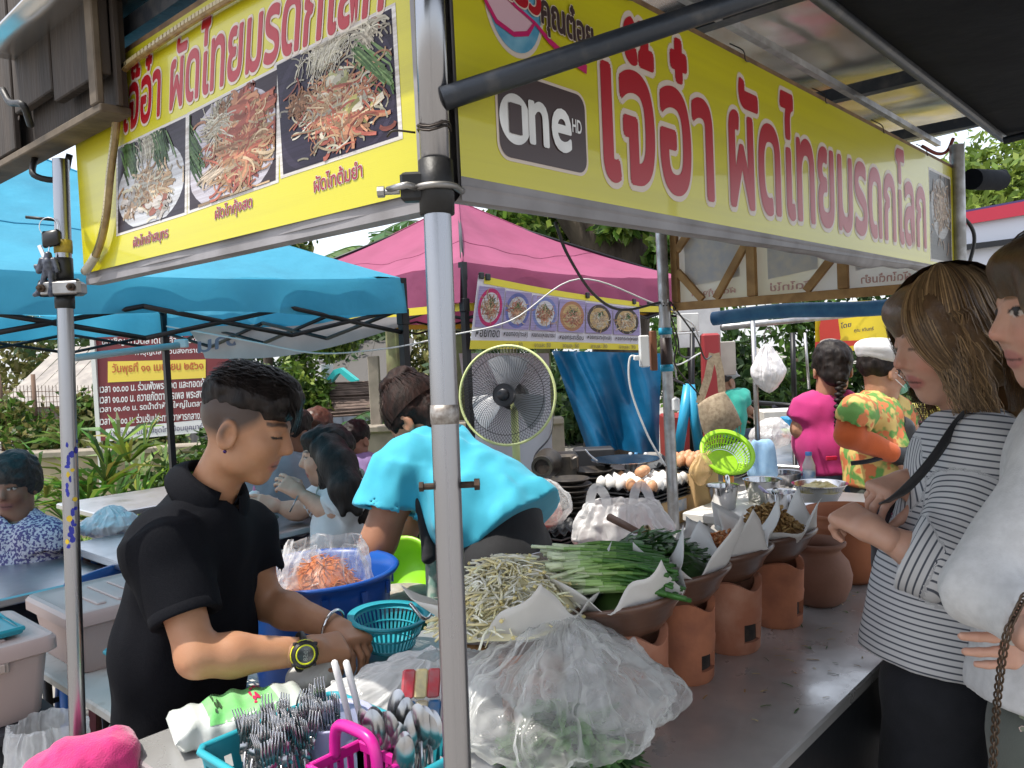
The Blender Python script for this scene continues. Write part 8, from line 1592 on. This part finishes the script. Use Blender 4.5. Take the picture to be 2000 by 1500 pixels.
# wok, burner and bottles under the curtain
c = P(1222, 900, 3.45); pan('wok', 'shallow steel wok with upright handle under the blue curtain', c - UP * .03, .14, .035, POLI, 'wok', handle=[c + RH * -.12 + UP * .005, c + RH * -.15 + UP * .03, c + RH * -.17 + UP * .055], r0=.4)
bt_ = thing('gas_burner', 'black cast blower burner with round open pipe on the cooker table', 'burner', P(1075, 940, 3.25)); c = P(1064, 908, 3.2); mb = MB(); d_ = cdir(-.25, -.95); mb.lathe([(.030, .05), (.030, .055), (.042, .056), (.042, .03), (.038, .0), (.055, -.03), (.058, -.07), (.04, -.09), (.0001, -.09)], c, 28, d_); mb.build('blower_pipe', HP, bt_, True, auto=40); mb = MB(); mb.lathe([(.0001, .049), (.030, .05)], c, 24, d_); mb.build('pipe_mouth', SOOT, bt_); mb = MB(); mb.box(P(1105, 910, 3.35), (.10, .12, .11), RH, None, UP, .01); mb.box(P(1120, 900, 3.3), (.03, .14, .05), RH + UP * .4, None, UP, .005); mb.build('burner_body', HP, bt_)
mb = MB(); mb.box(P(1160, 900, 3.7), (.18, .10, .12), RH, None, UP, .006); mb.build('cooker_box', mat('grey_metal_box', (.06, .06, .065), .5, .5), None, label='dark metal cooker box behind the gas burner', cat='cooker')
for k, x in enumerate((1232, 1243, 1262)): mb = MB(); q = P(x, 905, 3.6); mb.lathe([(.0001, -.04), (.014, -.04), (.014, .02), (.008, .035), (.008, .048), (.0001, .05)], q, 14); mb.build('small_bottle', mat('bottle_blue_%d' % k, ((.5, .55, .6), (.05, .2, .4), (.6, .6, .6))[k], .2), None, True, label=('white', 'blue', 'pale')[k] + ' little sauce bottle behind the wok', cat='bottle')
# ---------------------------------------------------------------- white table with steel pots
TW = .862; table('folding_table', 'white plastic folding table with steel pots beyond the clay jars', 2.74, 3.42, .66, 1.60, TW, mat('white_tabletop', (.70, .68, .64), .45), th=.035, leg_m=GALV)
def bucket(label, px, py, r, h, m=POLI, r0=.72, handle=True):
    c = onZ(px, py, TW + .001); t = thing('steel_pot', label, 'steel pot', c); mb = MB(); mb.lathe([(.0001, 0), (r * r0, 0), (r * (r0 + .04), .004), (r, h), (r + .005, h + .001), (r + .005, h + .004), (r - .002, h + .001), (r * r0, .008), (.0001, .007)], c, 40); mb.build('pot', m, t, True, auto=50)
    if handle: mb = MB(); mb.tube(smoothpath([c + FH * -r + UP * h * .9, c - FH * (r + .018) + UP * (h + .005), c - FH * (r + .012) + UP * (h + .045), c - FH * r * .9 + UP * (h + .04)], 12), .010, 8); mb.build('grip', m, t, True)
    return c
bucket('tall steel measuring pot with upright grip on the white table', 1413, 993, .060, .088); bucket('steel pot with a spoon leaning in it on the white table', 1525, 1003, .057, .080, r0=.8, handle=False); bucket('steel strainer pot behind the measuring pot', 1490, 978, .072, .085, handle=False); bucket('dull grey pan behind the strainer', 1528, 945, .082, .05, STEEL, .9, False); bucket('tiny steel bowl at the white table edge', 1585, 1010, .048, .038, r0=.6, handle=False)
c = bucket('wide steel mixing bowl heaped with pale yellow slices', 1602, 988, .098, .085, r0=.5, handle=False); rr = random.Random(2); mb = mound(c + UP * .06, UP, .085, .085, .03, None, '', '', .004); mb.c = [(.70, .60, .30)] * len(mb.v); pile(mb, c + UP * .062, UP, 180, .08, .08, .034, .022, .005, [(.74, .66, .38), (.70, .60, .28)], 1, .6, tubes=False); stuff(mb, 'yellow_slices', COLM, 'pale yellow slices heaped in the wide steel bowl', 'food')
c0_ = onZ(1522, 1000, TW); mb = MB(); mb.tube([c0_ + UP * .03, c0_ + UP * .105 - RH * .08 - FH * .02], .0055, 8); mb.build('spoon', mat('lilac_handle', (.42, .38, .58), .4), None, True, label='spoon with lilac handle leaning in a steel pot', cat='spoon')
c = P(1415, 893, 3.25); LMN = mat('neon_lime', (.40, .72, .03), .4, translucent=.25); colander('neon lime plastic sieve basket standing tilted on the white table', c + FH * .03 - UP * .025, tilt_axis(48, cdir(.1, -.95)), .06, .098, .07, LMN, 3, 44)
c = onZ(1424, 968, TW); t = thing('sauce_bottle', 'brown sauce bottle with red label in front of the lime sieve', 'sauce bottle', c); mb = MB(); mb.lathe([(.0001, 0), (.022, 0), (.022, .10), (.012, .135), (.011, .15)], c, 20); mb.build('glass', mat('brown_glass', (.05, .02, .008), .1), t, True); mb = MB(); mb.lathe([(.0225, .03), (.0225, .085)], c, 20); mb.build('label', mat('red_label', (.50, .04, .02), .4, col2=(.60, .42, .05), nscale=30), t, True); mb = MB(); mb.lathe([(.0125, .148), (.0125, .165), (.0001, .166)], c, 16); mb.build('cap', WHITE, t, True)
c = onZ(1581, 948, TW); t = thing('water_bottle', 'small water bottle with blue label and cap on the white table', 'water bottle', c); mb = MB(); mb.lathe([(.0001, 0), (.026, 0), (.027, .09), (.014, .125), (.013, .135)], c, 20); mb.build('bottle', mat('pet_water', (.62, .68, .72), .1, alpha=.45), t, True); mb = MB(); mb.lathe([(.0275, .03), (.0275, .07)], c, 20); mb.build('label', mat('blue_label', (.10, .25, .50), .4, col2=(.6, .65, .7), nscale=25), t, True); mb = MB(); mb.lathe([(.0145, .133), (.0145, .148), (.0001, .149)], c, 14); mb.build('cap', mat('blue_cap', (.05, .2, .55), .4), t, True)
soft_bag('plastic_bag', 'clear bag of brown crumbs propped against the lime sieve', P(1368, 950, 3.2), .045, .035, .12, P(1372, 885, 3.2), mat('crumb_bag', (.66, .44, .20), .3, alpha=.5, bump=.5, bscale=30), 81, 8, xdir=RH, mouth=.2)
# ---------------------------------------------------------------- neighbour stall on the right
nf = thing('neighbour_frame', 'thin metal frame of the neighbouring stall with cross bars', 'frame', P(1478, 960, 3.55)); 
for (a, b, r) in (((1470, 625, 3.55), (1482, 900, 3.55), .011), ((1410, 640, 3.6), (1760, 605, 4.1), .014), ((1548, 650, 4.3), (1552, 810, 4.3), .014), ((1352, 640, 3.9), (1352, 900, 3.9), .012), ((1572, 650, 4.4), (1580, 760, 4.4), .008)): mb = MB(); mb.tube([P(*a), P(*b)], r, 10); mb.build('bar', GALV if r < .0115 or r == .014 and a[0] == 1410 else FRAME, nf, True)
for x in (1470, 1552, 1352): q = P(x, 880, 3.9); mb = MB(); mb.tube([q, V((q.x, q.y, 0))], .011, 8); mb.build('leg', FRAME, nf, True)
tb2 = P(1590, 880, 4.3); table('stall_table', 'dark-skirted steel table of the neighbouring stall', tb2.x - .5, tb2.x + .9, tb2.y - .15, tb2.y + .55, P(1540, 890, 4.2).z, TABTOP); mb = MB(); zc = P(1540, 890, 4.2).z; mb.box(V((tb2.x + .2, tb2.y - .155, zc * .5)), (1.4, .008, zc - .06)); mb.build('table_skirt', mat('black_skirt', (.012, .012, .015), .8), None, label='black cloth skirt hanging from the neighbouring steel table', cat='table skirt')
NB = mat('neighbour_yellow', (.66, .50, .02), .5); yb2 = thing('yellow_banner', 'yellow banner with red figure shape and Thai print behind the vendor', 'banner', P(1680, 690, 4.6)); YZ = lambda x, y, d=0: P(x, y, 4.6 - d)
mb = MB(); mb.grid(lambda u, v: YZ(lerp(1592, 1860, u), lerp(685, 592 - 12 * u, v)) + FH * .02 * math.sin(u * 11), 20, 6); mb.build('cloth', NB, yb2, True)
mb = MB(); mb.poly([YZ(x, y, .02) for (x, y) in ((1602, 672), (1600, 640), (1606, 612), (1614, 598), (1626, 595), (1636, 606), (1638, 632), (1642, 660), (1636, 676))]); mb.build('red_figure', mat('banner_red', (.45, .03, .015), .5), yb2)
mb = MB(); mb.quad(YZ(1592, 685, .022), YZ(1690, 672, .022), YZ(1690, 664, .022), YZ(1592, 668, .022)); mb.build('red_border', MATS['banner_red'], yb2)
mb = MB(); mb.disc(YZ(1620, 668, .03), .055, .02, RH, UP, 24); mb.build('seal', HALO, yb2)
for (s_, x0, x1, y, h) in (('หลวงพ่อพระร่วง', 1648, 1720, 604, 13), ('โดย', 1642, 1662, 642, 11), ('คุณ ชวินทร์', 1668, 1706, 651, 9)): text_fit('lettering', s_, YZ(x0, y, .024), YZ(x1, y - 4, .024), YZ(x0, y - h, .024), mat('banner_navy', (.03, .02, .06), .5), yb2, .002, .02)
soft_bag('shopping_bag', 'white shopping bag hanging from the neighbour frame bar', P(1502, 768, 3.5), .065, .05, .20, P(1498, 672, 3.5), mat('white_bag_film', (.74, .72, .74), .3, alpha=.8, bump=.6, bscale=30, bdist=.008), 91, 10, xdir=RH, mouth=.1, fold_amp=.25, belly=.35)
mb = MB(); mb.tube(smoothpath([P(1497, 672, 3.5), P(1492, 655, 3.5), P(1500, 640, 3.55), P(1506, 652, 3.5)], 12), .003, 6); mb.build('bag_hook', WIRE, None, True, label='wire hook holding the white shopping bag', cat='hook')
S = SDF(.007); q = P(1484, 868, 3.5); S.ecap(q, q - UP * .12, RH, .035, .025, .055, .035, .02); S.cap(q + RH * .03 - UP * .02, q + RH * .055 - UP * .13, .025, .02, .02); S.noise(.014, 40, 5, (1, 1, .12)); v, f = S.mesh(1); props(mesh_obj('blue_cloth', v, f, cloth('pale_blue_cloth', (.24, .42, .66), (.30, .48, .70), 40), None, True), 'pale blue cloth hanging on the thin stall bar', 'cloth')
sb = thing('cloth_bag', 'woven brown shoulder bag with fringes hanging behind the rear pole', 'bag', P(1405, 850, 3.7)); WV = cloth('woven_brown', (.23, .17, .11), (.36, .29, .20), 60); mb = MB(); zq = 3.7; mb.grid(lambda u, v: lerp(P(1362, 790, zq), P(1412, 765, zq), u).lerp(lerp(P(1380, 862, zq), P(1446, 828, zq), u), v) - FH * .03 * math.sin(math.pi * u) * math.sin(math.pi * v), 12, 10); o = mb.build('bag_body', WV, sb, True); so = o.modifiers.new('t', 'SOLIDIFY'); so.thickness = .02
for (a, b) in (((1366, 788), (1392, 690)), ((1410, 766), (1398, 690))): mb = MB(); mb.ribbon([P(*a, zq), P((a[0] + b[0]) / 2 + 3, (a[1] + b[1]) / 2, zq), P(*b, zq)], .035, -FH); mb.build('bag_strap', WV, sb)
for k in range(14): a = lerp(P(1380, 862, zq), P(1446, 828, zq), k / 13); mb = MB(); mb.tube([a, a - UP * .04], .0025, 4); mb.build('fringe', WV, sb)
PV = mat('blue_pvc_pipe', (.03, .33, .56), .35)
for k, (a, b) in enumerate((((1345, 750), (1325, 882)), ((1347, 752), (1366, 880)))): mb = MB(); mb.tube([P(*a, 3.75), P(*b, 3.75)], .024, 18); mb.build('blue_pipe', PV, None, True, label=('blue plastic pipe leaning away from the woven bag', 'blue plastic pipe leaning beneath the woven bag')[k], cat='pipe')
mb = MB(); mb.box(P(1390, 760, 4.0), (.09, .06, .55), RH, None, UP, .01); mb.build('red_board', mat('red_board', (.30, .03, .035), .5), None, label='upright red board behind the woven bag', cat='board')
for (nm, lb, x, y, z_, sz, col) in (('meter_box', 'grey metal meter box behind the rear pole', 1415, 700, 4.1, (.10, .06, .17), (.40, .38, .34)), ('poster_board', 'white wall board with yellow poster above the cables', 1365, 640, 4.6, (.24, .03, .22), (.55, .55, .55)), ('fuse_box', 'white plastic fuse box high behind the rear pole', 1345, 630, 4.0, (.09, .05, .09), (.62, .62, .60)), ('red_crate', 'red crate of supplies below the blue pipes', 1325, 850, 4.2, (.16, .2, .22), (.30, .03, .03)), ('white_crate', 'white slatted basket behind the woman in pink', 1535, 815, 5.0, (.34, .2, .10), (.62, .60, .55)), ('blue_crate', 'blue slatted crate beside the woman in pink', 1552, 832, 4.5, (.12, .14, .10), (.03, .25, .50))): boxat(nm, lb, nm.split('_')[1], P(x, y, z_), sz, mat(nm + '_m', col, .5, col2=tuple(c * .8 for c in col), nscale=12))
mb = MB(); q = P(1551, 862, 4.1); mb.lathe([(.0001, 0), (.045, 0), (.06, .04), (.058, .04), (.0001, .006)], q, 24); mb.build('orange_bowl', mat('orange_plastic', (.60, .20, .05), .4), None, True, label='orange plastic bowl on the neighbouring steel table', cat='bowl'); mb = MB(); mb.lathe([(.0001, 0), (.05, 0), (.063, .02), (.06, .02), (.0001, .005)], q + UP * .042, 24); mb.build('lime_bowl', LM, None, True, label='lime plastic bowl nested on the orange bowl', cat='bowl')
soft_bag('plastic_bag', 'big clear bag of printed cups on the neighbouring steel table', P(1505, 880, 4.0), .10, .08, .18, P(1510, 815, 4.0), BAG2, 93, 9, xdir=RH, mouth=.3)
mb = MB(); q = P(1815, 815, 3.9)
for k in range(7): mb = MB(); mb.lathe([(.05, 0), (.14, .006 + .0), (.145, .010), (.14, .012), (.05, .004)], q + UP * (.008 * k), 28); mb.build('yellow_tray', mat('yellow_plastic', (.60, .52, .12), .45), None, True, label='pale yellow round tray in the nested stack beside the vendor', cat='tray', group='stack of yellow trays')
bucket_c = P(1820, 850, 3.9); pan('steel_basin', 'steel basin below the yellow trays beside the vendor', bucket_c - UP * .04, .13, .06, POLI, 'basin'); mb = MB(); mb.lathe([(.0001, 0), (.06, 0), (.08, .03), (.0001, .03)], P(1775, 825, 3.9), 20); mb.build('pink_bowl', mat('pink_bowl', (.60, .22, .30), .4), None, True, label='pink bowl beside the yellow tray stack', cat='bowl')
tb3 = P(1815, 880, 3.95); table('stall_table', 'small steel table carrying basins beside the vendor', tb3.x - .25, tb3.x + .4, tb3.y - .25, tb3.y + .3, bucket_c.z - .041, TABTOP)
# parked motorbike under the rider
mk = thing('motorbike', 'dark motorbike parked under the rider in teal', 'motorbike', P(1435, 900, 6.2)); q = P(1430, 850, 6.2)
for dx in (-.45, .55): mb = MB(); cc = V((q.x, q.y, .28)) + cdir(.9, .3) * dx; a1, a2 = cdir(.9, .3), UP; mb.tube([cc + (a1 * math.cos(g) + a2 * math.sin(g)) * .25 for g in [k * 6.2832 / 24 for k in range(24)]], .04, 8, closed=True); mb.build('wheel', BLACKM, mk, True)
S = SDF(.02); c = V((q.x, q.y, .55)); f_ = cdir(.9, .3); S.cap(c - f_ * .5 + UP * .1, c + UP * .05, .10, .12, .05); S.cap(c, c + f_ * .45 + UP * .1, .09, .08, .05); S.cap(c + f_ * .45 + UP * .1, c + f_ * .42 + UP * .42, .06, .05, .04); v, f = S.mesh(1); mesh_obj('frame_body', v, f, mat('bike_paint', (.02, .02, .03), .25), mk, True); mb = MB(); hb_ = c + f_ * .40 + UP * .45; s_ = f_.cross(UP); mb.tube([hb_ - s_ * .3, hb_, hb_ + s_ * .3], .018, 8); mb.build('handlebar', FRAME, mk, True)
# shop fascia far right
sf = thing('shop_fascia', 'white shop fascia with red stripe along its roof edge', 'building', P(1950, 600, 6.5)); FZ = 6.5
def fq(y0a, y0b, y1a, y1b, d, m, nm): mb = MB(); A = [P(1840, y0a, FZ - d), P(2260, y0b, FZ - d), P(2260, y1b, FZ - d), P(1840, y1a, FZ - d)]; B = [p + FH * .3 for p in A]; mb._add(A + B, [(0, 1, 2, 3), (7, 6, 5, 4), (0, 4, 5, 1), (1, 5, 6, 2), (2, 6, 7, 3), (3, 7, 4, 0)]); mb.build(nm, m, sf)
fq(530, 478, 444, 375, 0, mat('shop_white', (.58, .60, .66), .5), 'fascia'); fq(446, 377, 423, 345, .05, mat('shop_red', (.42, .015, .04), .4), 'red_stripe'); fq(424, 346, 419, 341, .03, mat('shop_navy', (.04, .03, .12), .4), 'roof_edge'); fq(494, 440, 483, 430, .10, FRAME, 'steel_beam')
mb = MB(); a, b = P(1840, 700, FZ + .15), P(2260, 700, FZ + .15); mb.box(V(((a.x + b.x) / 2, (a.y + b.y) / 2, .75)), ((a - b).length, .2, 1.5), RH, None, UP); mb.build('shopfront', mat('shop_blue', (.04, .15, .30), .5, col2=(.10, .12, .16), nscale=3), sf)
mb = MB(); mb.grid(lambda u, v: P(lerp(1885, 2100, u), lerp(520, 575, v) - 8 * u, 4.6) + FH * .03 * math.sin(u * 12), 14, 4); mb.build('blue_awning', mat('blue_awning_m', (.015, .14, .34), .6, col2=(.05, .18, .36), nscale=5), None, True, label='faded blue awning strip below the shop fascia', cat='awning')
# ---------------------------------------------------------------- cables, boxes on the rear pole
def cable(label, pts, r, m, n=30): mb = MB(); mb.tube(smoothpath(pts, n), r, 6); mb.build('cable', m, None, True, label=label, cat='cable')
WC = mat('white_cable', (.62, .62, .62), .4); BC_ = mat('black_cable', (.015, .015, .016), .45)
cable('white cable strung from the blue canopy past the corner pole', [P(325, 637, 2.9), P(480, 665, 2.9), P(620, 690, 2.9), P(760, 680, 2.95), P(880, 655, 3.0), P(1000, 625, 3.0), P(1130, 545, 3.0), P(1290, 597, 3.0)], .0032, WC, 60)
cable('black cable looping from the long sign down to the rear pole', [P(1085, 435, 2.2), P(1110, 500, 2.35), P(1160, 575, 2.6), P(1215, 605, 2.8), P(1292, 590, 3.0)], .005, BC_)
cable('grey cable hanging from the socket box to the eggs', [P(1248, 697, 2.95), P(1230, 700, 2.95), P(1232, 760, 2.95), P(1265, 850, 2.95), P(1300, 910, 2.96)], .0042, WC)
cable('thin black cable beside the fan', [P(1080, 790, 3.7), P(1075, 850, 3.6), P(1045, 890, 3.4), P(1045, 930, 3.3)], .004, BC_)
cable('bundle of twisted black wires at the far end of the long sign', [P(1868, 375, 2.42), P(1872, 430, 2.42), P(1866, 480, 2.42), P(1872, 520, 2.42)], .006, BC_); cable('loose black wire looping off the far sign end', [P(1870, 415, 2.42), P(1895, 440, 2.42), P(1903, 470, 2.42), P(1892, 520, 2.42)], .0055, BC_)
cable('red wire tangle above the far end of the long sign', [P(1800, 285, 2.4), P(1830, 300, 2.4), P(1850, 295, 2.4), P(1862, 270, 2.4)], .005, mat('red_wire', (.25, .05, .04), .5))
rr = random.Random(14)
for k in range(9):
    a = P(1300 + rr.uniform(-6, 10), 590 + rr.uniform(-8, 12), 2.98); b = P(1330 + rr.uniform(-10, 60), 640 + rr.uniform(-10, 140), 3.5); m_ = lerp(a, b, .5) - UP * rr.uniform(.0, .18) + RH * rr.uniform(-.06, .06)
    cable(('black cable in the tangle by the rear pole', 'white cable in the tangle by the rear pole')[k % 2], [a, lerp(a, m_, .6) + RH * rr.uniform(-.04, .04), m_, b], .0035, (BC_, WC)[k % 2])
    bpy.context.view_layer.objects  # group below
for o in [o for o in COL.objects if o.name.startswith('cable') and 'tangle by the rear pole' in o.get('label', '')]: o['group'] = o['label'].split()[0] + ' cables tangled at the rear pole'
sk_ = thing('socket_box', 'white socket box with brown back board strapped to the rear pole', 'socket box', P(1262, 720, 2.95)); mb = MB(); mb.box(P(1258, 686, 2.93), (.035, .03, .115), RH, None, UP, .004); mb.build('box', WHITE, sk_); mb = MB(); mb.box(P(1276, 685, 2.96), (.022, .04, .145), RH, None, UP, .003); mb.build('back_board', mat('brown_board', (.20, .075, .035), .6), sk_); mb = MB(); mb.box(P(1243, 699, 2.91), (.02, .02, .018), RH, None, UP, .003); mb.build('plug', WHITE, sk_)
mb = MB(); mb.box(P(1320, 790, 2.95), (.028, .02, .05), RH, None, UP, .006); mb.build('adapter', WHITE, None, label='white power adapter dangling by the rear pole', cat='adapter')
mb = MB(); ax_ = [P(420, 643, 3.3), P(130, 690, 2.7)]; tl_ = thing('tube_light', 'unlit grey tube light fitting slung below the blue canopy', 'tube light', P(355, 670, 3.2)); mb.tube([P(352, 674, 3.25), P(146, 699, 2.85)], .013, 12); mb.build('tube', mat('tube_grey', (.42, .46, .47), .35), tl_, True); mb = MB(); mb.box(P(354, 671, 3.25), (.05, .03, .035), RH, None, UP, .004); mb.build('holder', WHITE, tl_)
